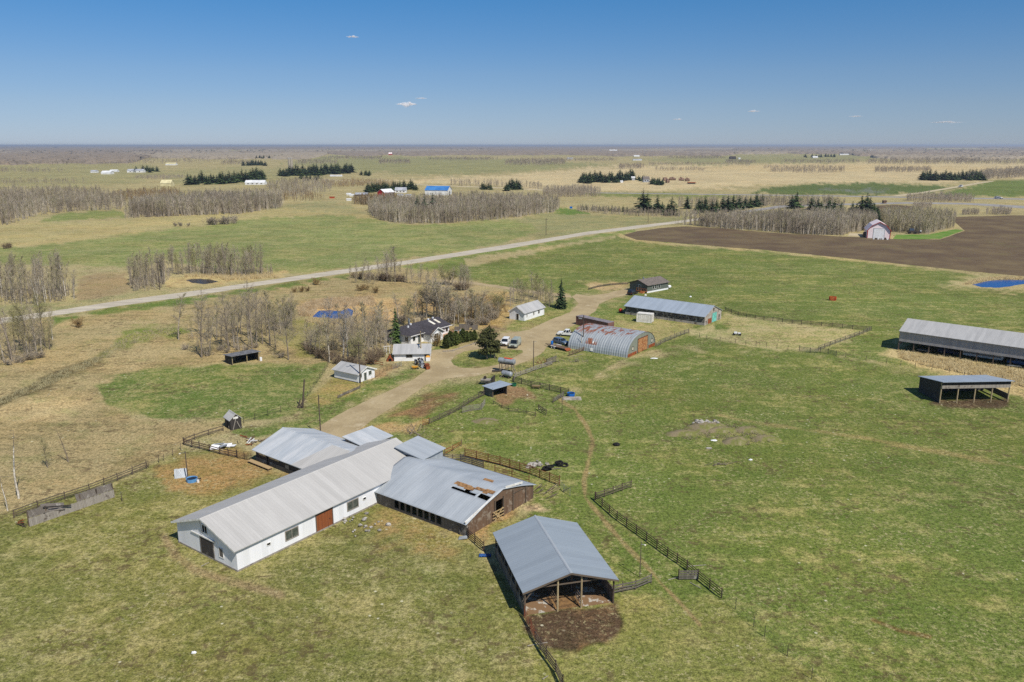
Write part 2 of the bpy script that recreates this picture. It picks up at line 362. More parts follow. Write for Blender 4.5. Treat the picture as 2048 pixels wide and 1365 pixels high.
# ================================================================ THE GROUND: one sheet to the horizon, its covers surveyed as areas
# area: (outline on the survey photo, softness, main cover colour, second cover colour, share of the second, streak)
def C(r, g, b): return S(r, g, b)[:3]
GREEN = (C(100,112,52), C(148,144,90)); HAY = (C(118,128,70), C(150,148,98)); TAN = (C(168,154,112), C(142,136,92))
STUB = (C(192,174,134), C(174,158,118)); MARSH = (C(166,148,106), C(136,124,86)); LAWN = (C(96,112,52), C(146,142,90))
MEADOW = (C(138,136,92), C(162,150,108)); WETG = (C(84,100,50), C(112,112,70)); BRIGHT = (C(92,118,50), C(120,128,66))
DUST = (C(172,152,116), C(150,130,98)); RUSTY = (C(160,128,84), C(140,112,74)); MUD = (C(82,66,50), C(118,96,70)); STRAWG = (C(190,170,122), C(160,144,98))
AREAS = [
 # far country
 ([(560,868),(690,800),(862,735),(872,662),(1150,588),(1262,690),(1180,772),(1000,862),(900,908),(700,908)], 8, *GREEN, .52, 0),
 ([(-600,285),(2700,285),(2700,303),(1024,302),(-600,303)], .6, C(178,164,126), C(150,144,104), .45, 0),
 ([(0,300),(640,304),(900,309),(1270,312),(1700,308),(2048,315),(2700,318),(2700,300),(-600,298)], 3, *MEADOW, .6, 0),
 ([(-900,372),(-900,335),(0,333),(130,324),(300,330),(340,345),(260,368),(100,376)], 4, *MEADOW, .5, 0),
 ([(330,345),(470,336),(700,340),(640,352),(520,366),(330,372)], 4, *MEADOW, .5, 0),
 ([(560,330),(640,312),(900,313),(1080,322),(1230,331),(1060,345),(900,352),(720,345),(640,335)], 3, *MEADOW, .3, 0),
 ([(760,362),(870,356),(1020,350),(1180,336),(1400,326),(1700,326),(2048,326),(2700,330),(2700,352),(1980,358),(1880,366),(1530,372),(1400,378),(1270,384),(1180,384),(1000,372),(860,366)], 3, *STUB, .4, 0),
 ([(1300,338),(1536,327),(1800,329),(2048,336),(2048,344),(1800,342),(1560,343)], 2, C(206,186,140), C(168,146,104), .5, .6),
 ([(1270,320),(1400,312),(1700,308),(1800,316),(1640,326),(1400,330)], 3, *MEADOW, .4, 0),
 ([(1500,386),(1536,375),(1640,367),(1760,367),(1930,373),(1880,384),(1790,391),(1640,391),(1540,390)], 2, *WETG, .35, 0),
 ([(1640,378),(1760,380),(1800,385),(1740,387)], 3, C(110,116,104), *WETG[:1], .4, 0),
 ([(1850,394),(1900,383),(1990,362),(2080,359),(2700,362),(2700,396)], 2, *LAWN, .35, 0),
 ([(1180,386),(1340,386),(1480,392),(1460,396),(1260,394),(1150,390)], 2, *LAWN, .5, 0),
 ([(640,402),(700,412),(730,428),(600,430),(470,432),(560,412)], 3, *MEADOW, .5, 0),
 ([(1110,420),(1150,425),(1290,436),(1400,434),(1380,440),(1290,450),(1080,480),(1000,470),(1040,440)], 3, *MEADOW, .4, 0),
 ([(1108,424),(1120,416),(1150,420),(1180,428),(1120,428)], 2, *BRIGHT, .4, 0),
 ([(80,446),(120,426),(240,420),(255,436),(150,441)], 2, *HAY, .4, .3),
 ([(-400,470),(0,452),(80,447),(260,438),(330,434),(560,418),(740,430),(760,440),(690,436),(560,436),(350,458),(120,490),(0,500),(-400,530)], 2, C(176,160,112), C(156,148,98), .5, .2),
 # big hay field beyond the road
 ([(-400,530),(0,497),(120,489),(350,456),(520,437),(690,431),(745,441),(800,448),(880,449),(1020,441),(1060,450),(1080,462),(1000,488),(800,520),(600,550),(470,552),(330,520),(250,535),(160,530),(0,530),(-400,570)], 2, *HAY, .50, .2),
 ([(160,548),(250,546),(270,585),(190,602),(150,606)], 4, C(150,132,98), C(136,122,86), .4, 0),
 ([(-300,640),(0,612),(150,606),(300,580),(300,588),(150,614),(0,634),(-300,690)], 4, *MEADOW, .5, 0),
 ([(330,552),(560,540),(620,546),(500,562),(330,580)], 4, C(186,166,116), C(150,128,90), .45, 0),
 # field right of the road, and the long pasture
 ([(800,545),(1000,505),(1200,474),(1262,470),(1400,489),(1536,499),(1700,517),(1955,545),(2048,556),(3000,680),(3000,1000),(2048,770),(1700,716),(1460,692),(1320,692),(1250,720),(1180,760),(1140,590),(1000,578),(900,566)], 3, *GREEN, .42, .22),
 ([(700,800),(1140,770),(1250,720),(1460,690),(1700,716),(2048,770),(3000,1000),(3000,2500),(1000,2500),(1050,1240),(1000,1080),(1060,1000),(1000,940),(880,900),(780,860)], 10, *GREEN, .40, .15),
 ([(760,905),(950,905),(1060,960),(1010,1090),(930,1110),(760,1030)], 18, C(128,122,66), C(158,142,92), .5, 0),
 # pastures left of the pole barn
 ([(-900,1130),(0,1010),(280,930),(420,890),(520,925),(760,1000),(960,1090),(1060,1240),(1140,1420),(1500,2500),(-900,2500)], 10, C(114,114,60), C(154,147,98), .46, .05),
 ([(1050,1235),(1290,1180),(1440,1200),(1640,1365),(1800,2000),(1200,2000)], 10, C(116,118,60), C(146,140,86), .46, .05),
 # the wet rough ground at the left
 ([(-900,760),(0,650),(300,604),(560,562),(700,546),(800,536),(900,548),(1010,580),(1030,640),(1000,662),(900,668),(760,700),(660,735),(470,722),(250,752),(205,790),(260,832),(330,840),(470,842),(450,862),(372,888),(290,935),(0,1035),(-900,1150)], 4, *MARSH, .45, .3),
 ([(-200,830),(0,790),(140,800),(190,790),(150,830),(0,850),(-200,880)], 14, C(188,168,122), C(160,142,102), .45, 0),
 ([(590,620),(640,600),(720,592),(800,600),(850,590),(900,600),(840,640),(760,650),(700,630),(640,640)], 8, C(196,166,116), C(170,138,92), .45, 0),
 ([(560,635),(640,640),(640,700),(600,715),(560,690)], 8, C(150,138,88), C(126,124,68), .5, 0),
 ([(940,590),(1010,590),(1030,620),(1000,650),(940,650),(900,640)], 8, C(184,156,104), C(146,124,70), .45, 0),
 ([(250,665),(300,650),(350,652),(380,665),(320,675),(270,685),(225,705),(190,728),(150,735),(200,705),(230,690)], 5, C(104,116,50), C(140,136,80), .48, 0),
 ([(215,700),(200,728),(120,760),(80,785),(0,815),(-80,825),(-80,810),(0,795),(60,770),(130,735),(185,715)], 5, C(88,80,54), C(140,124,86), .46, 0),
 ([(105,633),(250,611),(375,594),(512,573),(620,558),(700,548),(700,553),(620,567),(512,586),(375,608),(250,625),(150,641),(105,650)], 3, C(92,112,50), C(122,126,66), .4, 0),
 ([(800,535),(1000,500),(1270,458),(1274,463),(1000,508),(830,540)], 2, C(112,126,64), C(140,138,84), .4, 0),
 ([(930,520),(1130,488),(1230,473),(1232,476),(1130,494),(940,532)], 2, *TAN, .4, 0),
 ([(192,772),(250,749),(330,736),(450,728),(560,728),(652,730),(640,762),(600,800),(585,832),(500,842),(330,839),(262,832),(215,808)], 4, *LAWN, .48, .1),
 ([(640,835),(600,815),(660,795),(720,770),(770,755),(830,735),(860,740),(770,785),(700,815),(650,850)], 5, *LAWN, .42, 0),
 ([(560,845),(640,830),(660,860),(600,875),(500,870),(470,865)], 6, *LAWN, .5, 0),
 ([(620,800),(670,755),(720,768),(680,800),(640,815)], 6, C(134,130,72), C(156,138,88), .5, 0),
 ([(745,742),(790,728),(812,728),(770,750),(740,758)], 5, C(160,132,94), C(138,112,80), .4, 0),
 ([(940,690),(960,678),(1040,668),(1090,645),(1150,622),(1150,632),(1100,655),(1050,664),(1000,672)], 3, *BRIGHT, .3, 0),
 ([(958,668),(985,656),(1010,660),(1000,672),(970,676)], 4, C(124,104,80), C(100,84,64), .4, 0),
 ([(860,700),(870,692),(900,696),(890,704),(866,706)], 3, *LAWN, .3, 0),
 ([(1180,630),(1196,606),(1240,598),(1252,612),(1250,635)], 4, *LAWN, .4, 0),
 ([(1150,655),(1230,690),(1370,665),(1400,640),(1260,640)], 8, C(146,140,84), C(170,152,104), .5, 0),
 ([(1376,664),(1420,655),(1452,628),(1540,644),(1620,652),(1738,662),(1640,700),(1600,702),(1560,697),(1470,686),(1410,678)], 4, C(176,162,116), C(140,142,86), .5, .2),
 ([(1430,650),(1455,640),(1465,652),(1452,662),(1430,662)], 3, *LAWN, .4, 0),
 ([(1180,570),(1254,566),(1256,586),(1210,585),(1170,578)], 4, C(188,164,120), C(170,146,106), .4, 0),
 ([(1792,690),(1900,716),(2048,742),(2300,790),(2300,840),(2048,800),(1960,768),(1800,722),(1760,712)], 6, *STRAWG, .42, .2),
 ([(1860,806),(1900,818),(2000,818),(2026,804),(2014,796),(1880,798)], 4, *MUD, .4, 0),
 ([(1880,572),(1935,556),(1980,553),(2060,553),(2200,560),(2200,590),(2048,578),(1990,584),(1930,580)], 6, C(180,164,118), C(150,144,96), .4, 0),
 ([(630,856),(690,818),(770,781),(826,756),(856,735),(860,700),(903,696),(960,679),(1058,657),(1140,622),(1152,590),(1256,575),(1258,592),(1200,610),(1150,655),(1094,700),(1060,724),(995,746),(894,762),(850,777),(817,801),(715,868),(640,880)], 7, C(160,146,106), C(132,128,76), .46, 0),
 ([(905,722),(927,706),(960,700),(1044,702),(1028,713),(995,729),(938,736),(912,731)], 4, *GREEN, .5, 0),
 # bare and trampled ground
 ([(320,940),(360,918),(430,912),(520,926),(600,946),(560,962),(510,958),(480,972),(440,990),(380,985),(345,965)], 13, C(160,130,84), C(136,118,70), .48, 0),
 ([(670,1048),(750,1010),(840,1030),(930,1078),(900,1104),(800,1092),(720,1085),(660,1070)], 24, C(156,132,84), C(132,124,68), .5, 0),
 ([(1052,1230),(1120,1216),(1236,1200),(1250,1246),(1222,1300),(1160,1312),(1092,1296),(1066,1268)], 7, *MUD, .4, 0),
 ([(1150,1275),(1215,1270),(1205,1302),(1150,1308)], 8, C(150,112,70), C(104,80,56), .5, 0),
 ([(775,832),(850,800),(900,790),(925,792),(880,815),(850,835),(800,842)], 8, C(120,94,66), C(146,120,82), .4, 0),
 ([(650,850),(720,852),(800,840),(850,838),(820,870),(700,880)], 10, C(176,148,102), C(150,132,84), .4, 0),
 ([(990,802),(1000,782),(1020,768),(1046,772),(1070,792),(1076,802),(1030,800),(1006,812)], 5, C(140,112,80), C(118,96,66), .45, 0),
 ([(1130,800),(1145,788),(1175,792),(1180,800),(1150,804)], 4, C(176,156,124), C(156,136,104), .3, 0),
 ([(1040,1010),(1075,1008),(1102,1020),(1080,1028),(1050,1026)], 4, C(186,164,128), C(160,136,100), .35, 0),
 ([(935,1060),(960,1035),(1010,1010),(1050,1005),(1040,1020),(990,1050),(970,1090)], 8, C(166,136,92), C(140,126,80), .4, 0),
 ([(1235,1185),(1240,1168),(1275,1168),(1292,1176),(1270,1186)], 5, C(176,156,120), C(150,132,90), .4, 0),
]
PATHS = [  # trodden lines: (line, half width on the photo, colour)
 ([(1120,800),(1150,820),(1172,850),(1186,882),(1178,920),(1168,960),(1170,995),(1200,1032),(1245,1085),(1290,1130),(1320,1165),(1345,1190),(1400,1250)], 4, C(150,126,88), .75),
 ([(1440,832),(1540,850),(1700,872),(1850,900),(2048,936),(2300,980)], 3, C(156,134,92), .5),
 ([(330,1075),(350,1110),(390,1140),(440,1158),(500,1172),(560,1190)], 9, C(146,128,94), .85),
 ([(1241,470.5),(1274,482),(1399,492.5),(1536,503),(1700,519.5),(1955,547),(2048,556),(2400,600)], 2.6, C(176,158,112), .9),
 ([(1745,1240),(1800,1262),(1860,1274)], 4, C(120,88,60), .7),
]
def build_ground():
    ys = np.concatenate([np.arange(1420, 296, -2.4), np.arange(296, 292.2, -.5)])
    rr = np.array([G(CX, y).y for y in ys]); rr = np.concatenate([[3, 20, 40, 52], rr, [90000]])
    a = np.concatenate([np.arange(-180, -42, 6), np.arange(-42, -36, .5), np.arange(-36, 36, .11), np.arange(36, 42, .5), np.arange(42, 180, 6)])
    a = np.radians(a); na, nr = len(a), len(rr)
    X = np.outer(rr, np.sin(a)); Y = np.outer(rr, np.cos(a)); V = np.stack([X, Y, np.zeros_like(X)], -1).reshape(-1, 3)
    i, j = np.meshgrid(np.arange(nr-1), np.arange(na), indexing='ij'); j2 = (j+1) % na
    F = np.stack([i*na+j, (i+1)*na+j, (i+1)*na+j2, i*na+j2], -1).reshape(-1, 4)[:, ::-1]
    x, y = PX(V[:, 0], V[:, 1]); N = len(V)
    # wander the outlines a little so that no cover ends on a ruled line
    wob = np.zeros(N); wob2 = np.zeros(N)
    for k in range(22):
        fx, fy = rng.normal(0, 1, 2)/rng.choice([.5, 1, 2, 4, 9, 18, 40]); p = rng.uniform(0, 6.3, 2)
        wob += np.sin(V[:, 0]*fx+V[:, 1]*fy+p[0]); wob2 += np.sin(V[:, 0]*fy-V[:, 1]*fx+p[1])
    A = np.tile(np.array(TAN[0]), (N, 1)); B = np.tile(np.array(TAN[1]), (N, 1)); bi = np.full(N, .45); st = np.zeros(N)
    for poly, soft, ca, cb, share, streak in AREAS:
        P_ = np.array(poly, float); m = 3*soft+6
        sel = (x > P_[:, 0].min()-m) & (x < P_[:, 0].max()+m) & (y > P_[:, 1].min()-m) & (y < P_[:, 1].max()+m)
        if not sel.any(): continue
        d = sdist(x[sel], y[sel], poly)+wob[sel]*soft*.24
        t = np.clip(d/soft*.5+.5, 0, 1); t = t*t*(3-2*t); u = t[:, None]
        A[sel] = A[sel]*(1-u)+np.array(ca)*u; B[sel] = B[sel]*(1-u)+np.array(cb)*u
        bi[sel] = bi[sel]*(1-t)+share*t; st[sel] = st[sel]*(1-t)+streak*t
    for line, hw, c, k in PATHS:
        d = sdist(x, y, line, False)+wob2*.35
        t = np.clip(1.5-d/hw, 0, 1)*k; u = t[:, None]
        A = A*(1-u)+np.array(c)*u; B = B*(1-u)+np.array(c)*u
    near = np.clip((560-np.hypot(V[:, 0], V[:, 1]))/300, 0, 1)
    me = np_mesh('ground', V, F, [])
    for nm, cc, al in (('cover_one', A, bi), ('cover_two', B, st)):
        at = me.attributes.new(nm, 'FLOAT_COLOR', 'POINT')
        at.data.foreach_set('color', np.concatenate([cc, al[:, None]], 1).astype(np.float32).ravel())
    t = NT('meadow'); co = t.coord()
    a1 = t.new('ShaderNodeAttribute', attribute_name='cover_one'); a2 = t.new('ShaderNodeAttribute', attribute_name='cover_two')
    n1 = t.noise(co, .07, 7, .75); n2 = t.noise(co, .45, 6, .75)
    rot = t.mapping(co, (.02, .35, 1), (0, 0, R(-53))); n3 = t.noise(rot, 1.0, 4, .65)
    rot2 = t.mapping(co, (.06, .5, 1), (0, 0, R(20))); n4 = t.noise(rot2, 1.0, 3, .65)
    s = t.math('MULTIPLY_ADD', n2, .62, t.math('MULTIPLY', n1, .5))
    sk = t.math('MULTIPLY', t.math('SUBTRACT', t.math('ADD', n3, n4), 1.0), t.math('MULTIPLY', a2.outputs['Alpha'], 1.1))
    s = t.math('ADD', s, sk)
    s = t.math('ADD', s, t.math('MULTIPLY_ADD', a1.outputs['Alpha'], .5, -.25))
    f = t.ramp(s, .49, .66)
    c = t.mix(f, a1.outputs['Color'], a2.outputs['Color'])
    g1 = t.ramp(t.noise(co, 1.9, 5, .75), .36, .64, .70, 1.34); c = t.scalecol(c, g1)
    g2 = t.ramp(t.noise(co, .012, 4, .6), .3, .7, .88, 1.1); c = t.scalecol(c, g2)
    g3 = t.noise(co, 5.5, 3, .7); c = t.scalecol(c, t.ramp(g3, .34, .66, .66, 1.36))
    hue = t.noise(co, .035, 5, .65); hue2 = t.noise(co, .16, 5, .7)
    c = t.mix(t.ramp(hue, .42, .62, 0, .5), c, t.mix(1.0, c, (1.2, 1.06, .95, 1), 'MULTIPLY'))
    c = t.mix(t.ramp(hue2, .50, .64, 0, .6), c, t.mix(1.0, c, (.74, .86, .70, 1), 'MULTIPLY'))
    fl = t.math('MULTIPLY', t.ramp(t.noise(co, 1.5, 6, .85), .535, .585), t.ramp(t.noise(co, .13, 4, .7), .42, .60, .12, .8)); c = t.mix(fl, c, S(182,170,126))
    fd = t.math('MULTIPLY', t.ramp(t.noise(co, 1.9, 6, .85), .46, .41), .75); c = t.mix(fd, c, t.mix(1.0, c, (.66, .72, .62, 1), 'MULTIPLY'))
    # hoof-trodden and gopher soil showing through, pale stones and dandelion heads
    sp_ = t.math('MULTIPLY', t.ramp(t.noise(co, .09, 4, .65), .50, .57), t.ramp(t.noise(co, .6, 5, .8), .52, .57))
    c = t.mix(t.math('MULTIPLY', sp_, .62), c, S(88,72,52))
    vo = t.new('ShaderNodeTexVoronoi'); vo.inputs['Scale'].default_value = .9; t.link(co, vo.inputs['Vector'])
    vs = t.new('ShaderNodeSeparateXYZ'); t.link(vo.outputs['Color'], vs.inputs[0])
    dot = t.math('MULTIPLY', t.ramp(vo.outputs['Distance'], .10, .2, 1, 0), t.math('GREATER_THAN', vs.outputs[0], .80))
    dot = t.math('MULTIPLY', dot, t.ramp(t.noise(co, .05, 3, .6), .46, .6))
    c = t.mix(t.math('MULTIPLY', dot, .75), c, S(214,208,178))
    t.link(c, t.b.inputs['Base Color']); t.b.inputs['Roughness'].default_value = .95; t.b.inputs['Specular IOR Level'].default_value = .1
    t.bump(t.math('ADD', t.math('MULTIPLY', n2, 1.6), t.math('MULTIPLY', g3, .35)), .55, .35)
    me.materials.append(t.m)
    struct(obj('ground', me, []))
build_ground()

def ragged(poly, step, jit, seed=1):
    """an outline with its long edges broken into short uneven ones (photo positions)"""
    r = random.Random(seed); out = []
    for i in range(len(poly)):
        a, b = Vector(poly[i]), Vector(poly[(i+1) % len(poly)]); n = max(1, int((b-a).length/step))
        for k in range(n):
            p = a.lerp(b, k/n); out.append((p.x+r.uniform(-jit, jit), p.y+r.uniform(-jit, jit)*.5))
    return out
def sheet(name, mat, polys, z, kind='structure'):
    loops = [[G(x, y, z) for x, y in p] for p in polys]
    tris = tessellate_polygon(loops); vs = [v for lp in loops for v in lp]
    vs = [Vector((v.x, v.y, z)) for v in vs]; fs = []
    for t in tris:
        a, b, c = (vs[i] for i in t)
        fs.append(t if (b-a).cross(c-a).z > 0 else (t[0], t[2], t[1]))
    return struct(obj(name, MB().add(vs, fs), mat), kind)
def earth(name, c1, c2, scale, lo, hi, c3=None, streak=None, s3=.3, fine=3.0):
    t = NT(name); co = t.coord(); src = t.mapping(co, *streak) if streak else co
    o = t.mix(t.ramp(t.noise(src, scale, 5, .68), lo, hi), c1, c2)
    if c3: o = t.mix(t.ramp(t.noise(co, s3, 5, .7), .55, .7), o, c3)
    o = t.scalecol(o, t.ramp(t.noise(co, fine, 4, .75), .28, .72, .84, 1.14))
    t.link(o, t.b.inputs['Base Color']); t.b.inputs['Roughness'].default_value = .95; t.b.inputs['Specular IOR Level'].default_value = .15
    t.bump(t.noise(co, 1.2, 4, .7), .4, .2); MATS[name] = t.m; return t.m
earth('road_top', S(196,186,166), S(176,166,148), .12, .4, .6, S(150,146,138), streak=((.3, 3, 1), (0, 0, R(-33))))
earth('gravel', S(176,158,122), S(158,140,106), .14, .36, .64, S(184,168,136))
earth('ploughed', S(96,80,62), S(118,102,74), .05, .36, .70, S(108,98,66), s3=.06, fine=1.2)
earth('turf', S(102,116,56), S(150,142,88), .3, .4, .62, S(126,128,66))
earth('asphalt_far', S(158,154,148), S(140,136,132), .1, .4, .6)
earth('lane_far', S(196,182,150), S(178,162,130), .1, .4, .6)
earth('bright_turf', S(92,128,48), S(116,136,66), .1, .4, .6)

# county road: a straight embankment strip fitted to both road edges
RU = [(-420,706),(0,636.5),(105,622.5),(250,600),(375,584),(512,564.5),(620,548.5),(815,521),(1024,488),(1174,464),(1274,451.5),(1359,442),(1420,433),(1470,425)]
RL = [(1478,428),(1430,436.5),(1359,446.5),(1274,457.5),(1174,470),(1024,496.5),(815,529),(620,557.5),(512,572.5),(375,594),(250,610.5),(105,632.5),(0,648),(-420,724)]
sheet('county_road', M('road_top'), [ragged(RU+RL, 14, .5)], .012)
sheet('crossing_road', M('asphalt_far'), [[(1470,425),(1560,411),(1686,407.5),(1811,404.8),(1930,406),(2048,412),(2700,428),(2700,434),(2048,417.5),(1930,409.5),(1811,407.8),(1686,410.8),(1570,415),(1478,428)]], .016)
sheet('highway', M('asphalt_far'), [[(1180,385.2),(1400,388.2),(1648,391),(1900,395.4),(2048,397.4),(2700,402),(2700,405),(2048,399.8),(1900,397.6),(1648,393),(1400,389.8),(1180,386.6)]], .012)
sheet('far_road', M('lane_far'), [[(640,358.4),(760,365),(860,370),(1030,376.5),(1180,384.6),(1180,386.2),(1030,378.2),(860,371.4),(760,366.2),(640,359.6)]], .02)
sheet('field_lane', M('lane_far'), [[(1778,392.5),(1840,385),(1900,375),(1960,365),(1985,362.2),(1988,363.4),(1964,366.6),(1906,377),(1846,387),(1800,392.8)]], .02)
sheet('field_track', M('gravel'), [ragged([(880,559),(940,564),(1002,572),(1060,582),(1140,590),(1145,596),(1060,587),(1000,577),(940,568.5),(880,563)], 12, .7)], .012)
DRIVE = [(640,852),(690,822),(770,785),(828,759),(856,737),(860,711),(864,700),(903,699),(960,682),(999,669),(1058,660),(1092,643),(1140,625),(1152,614),(1157,608),(1150,600),(1143,594),(1152,588),(1176,592),(1212,588),(1254,577),(1257,590),(1221,598),(1199,608),(1190,623),(1168,640),(1146,652),(1119,663),(1093,696),(1080,709),(1059,720),(1032,731),(995,742),(949,753),(894,757),(850,772),(817,796),(760,830),(715,862),(680,880),(640,872)]
ISLE = [(902,722),(912,711),(927,704),(960,698),(999,697),(1045,701),(1046,706),(1030,714),(995,730),(965,736),(938,737),(918,735),(907,730)]
sheet('driveway', M('gravel'), [ragged(DRIVE, 9, 1.4, 3), ragged(ISLE, 6, .8, 4)], .012)
sheet('ploughed_field', M('ploughed'), [ragged([(1246,470),(1274,462.5),(1336,455),(1374,453.5),(1424,456),(1536,465),(1693,474),(1734,475.5),(1786,478.5),(1881,479),(1930,462),(1912,446),(1908,434),(2048,431),(2700,428),(2700,640),(2048,553),(1955,544.5),(1700,517.5),(1536,501),(1399,490.5),(1274,480)], 16, .8, 5)], .012)
sheet('fallow_strip', M('ploughed'), [ragged([(1741,412),(1790,409.5),(1826,413),(1826,419.5),(1760,420),(1900,425),(1800,432),(1757,428)], 12, .5, 6)], .02)
sheet('grass_corner', M('bright_turf'), [ragged([(1786,478.5),(1792,470),(1861,469),(1910,459),(1928,461),(1881,477.5),(1840,479)], 8, .7, 7)], .02)
sheet('grass_strip', M('lane_far'), [ragged([(1696,472),(1700,466),(1733,468),(1733,475)], 6, .4, 8)], .02)
# ponds lie in the wet hollows
sheet('farm_pond', M('pond_blue'), [ragged([(1944,569.6),(1960,566),(1979,561.7),(2010,560),(2048,560),(2110,561),(2120,566),(2048,568.5),(2020,573),(1998,576),(1963,574.5)], 8, .8, 9)], .012)
sheet('slough_pond', M('pond_blue'), [ragged([(624,635),(632,626),(638,622),(660,621),(681,623),(697,616.5),(706,621),(705,633),(685,639),(663,638),(642,636)], 6, .8, 10)], .012)
sheet('roadside_pond', M('pond_dark'), [ragged([(372,560.5),(384,558.5),(402,558),(424,560),(438,564),(424,567),(406,568.5),(384,566)], 6, .9, 11)], .012)

# ================================================================ BUILDINGS
def site(name, label, cat, A, B, group=None):
    """an Empty at the near-left footing A, its x axis towards footing B, its y axis away from the viewer"""
    a, b = G(*A), G(*B); d = b-a
    e = thing(name, label, cat, a, math.atan2(d.y, d.x), group); return e, d.length
def local(e, p):                                   # a surveyed point in the frame of a building
    m = Matrix.Translation(e.location) @ Matrix.Rotation(e.rotation_euler.z, 4, 'Z')
    return m.inverted() @ p
def gable(e, L, W, h, rh, wallm, roofm, axis='x', ov=.45, ovg=.35, th=.1, cap=True, fascia=None, ridge=.5):
    """walls and a two-slope roof; axis = the way the ridge runs"""
    X = L if axis == 'x' else W; Yw = W if axis == 'x' else L     # X along the ridge
    T = (lambda x, y, z: (x, y, z)) if axis == 'x' else (lambda x, y, z: (y, x, z))
    wl_ = MB(); yr = Yw*ridge
    pr = [(0,0),(Yw,0),(Yw,h),(yr,rh),(0,h)]
    vs = [T(0,y,z) for y, z in pr]+[T(X,y,z) for y, z in pr]
    fs = [(0,4,3,2,1),(5,6,7,8,9)]+[(i,(i+1)%5,5+(i+1)%5,5+i) for i in range(5)]
    wl_.add(vs, fs)
    wall = obj('wall', wl_, wallm, e)
    s1 = (rh-h)/yr; s2 = (rh-h)/(Yw-yr); g = .02+th
    ro = MB()
    p = [T(-ovg,-ov,h-ov*s1+g), T(X+ovg,-ov,h-ov*s1+g), T(X+ovg,yr,rh+g), T(-ovg,yr,rh+g)]
    q = [T(-ovg,yr+.004,rh+g), T(X+ovg,yr+.004,rh+g), T(X+ovg,Yw+ov,h-ov*s2+g), T(-ovg,Yw+ov,h-ov*s2+g)]
    ro.slab(p, th); ro.slab(q, th)
    roof = obj('roof', ro, roofm, e)
    if cap: obj('ridge_cap', MB().hexa([T(-ovg-.02,yr-.16,rh+g-.14*s1+.004), T(X+ovg+.02,yr-.16,rh+g-.14*s1+.004), T(X+ovg+.02,yr+.16,rh+g-.14*s2+.004), T(-ovg-.02,yr+.16,rh+g-.14*s2+.004)],
                                      [T(-ovg-.02,yr-.05,rh+g+.05), T(X+ovg+.02,yr-.05,rh+g+.05), T(X+ovg+.02,yr+.05,rh+g+.05), T(-ovg-.02,yr+.05,rh+g+.05)]), roofm, roof)
    if fascia:
        f = MB()
        for xx in (-ovg-.03, X+ovg+.002):
            for a, b in ((p[0], p[3]), (q[3], q[0])):
                A_, B_ = (a, b)
                la = [A_, B_]
                pts = [T(xx, (A_[1] if axis=='x' else A_[0]), A_[2]-.2), T(xx, (B_[1] if axis=='x' else B_[0]), B_[2]-.2)]
                f.bar((pts[0][0]+(.015 if axis=='x' else 0), pts[0][1]+(.015 if axis!='x' else 0), pts[0][2]+.1), (pts[1][0]+(.015 if axis=='x' else 0), pts[1][1]+(.015 if axis!='x' else 0), pts[1][2]+.1), .03, .24)
        obj('fascia', f, fascia, roof)
    return wall, roof
FACES = {'f': lambda a, o, z: (a, -o, z), 'b': lambda a, o, z: (a, o, z), 'l': lambda a, o, z: (-o, a, z), 'r': lambda a, o, z: (o, a, z)}
def opening(e, kind, face, D, a, z0, wd, ht, m, frame=None, fw=.1, handle=False, name=None):
    """a window (frame > pane) or a door on a wall face; D = how far that face lies from the origin axis"""
    def q(p, o, z):
        if face == 'f': return (p, D-o, z)
        if face == 'b': return (p, D+o, z)
        if face == 'l': return (D-o, p, z)
        return (D+o, p, z)
    def bx(mb, p0, p1, z0_, z1_, o):
        b = [q(p0,-.05,z0_), q(p1,-.05,z0_), q(p1,o,z0_), q(p0,o,z0_)]; t = [(v[0],v[1],z1_) for v in b]
        return mb.hexa(b, t)
    if kind == 'window':
        fr = MB(); bx(fr, a-wd/2-fw, a-wd/2, z0-fw, z0+ht+fw, .07); bx(fr, a+wd/2, a+wd/2+fw, z0-fw, z0+ht+fw, .07)
        bx(fr, a-wd/2, a+wd/2, z0-fw, z0, .07); bx(fr, a-wd/2, a+wd/2, z0+ht, z0+ht+fw, .07)
        if wd > .9: bx(fr, a-.03, a+.03, z0, z0+ht, .06)
        f = obj(name or 'window', fr, frame or M('trim_white'), e)
        obj('pane', bx(MB(), a-wd/2, a+wd/2, z0, z0+ht, .03), m, f); return f
    d = obj(name or 'door', bx(MB(), a-wd/2, a+wd/2, z0, z0+ht, .05), m, e)
    if frame:
        fr = MB(); bx(fr, a-wd/2-fw, a-wd/2, z0, z0+ht+fw, .08); bx(fr, a+wd/2, a+wd/2+fw, z0, z0+ht+fw, .08); bx(fr, a-wd/2, a+wd/2, z0+ht, z0+ht+fw, .08)
        obj('door_frame', fr, frame, d)
    if handle: obj('handle', bx(MB(), a+wd*.3, a+wd*.3+.08, z0+ht*.45, z0+ht*.45+.12, .11), M('steel_dark'), d)
    return d

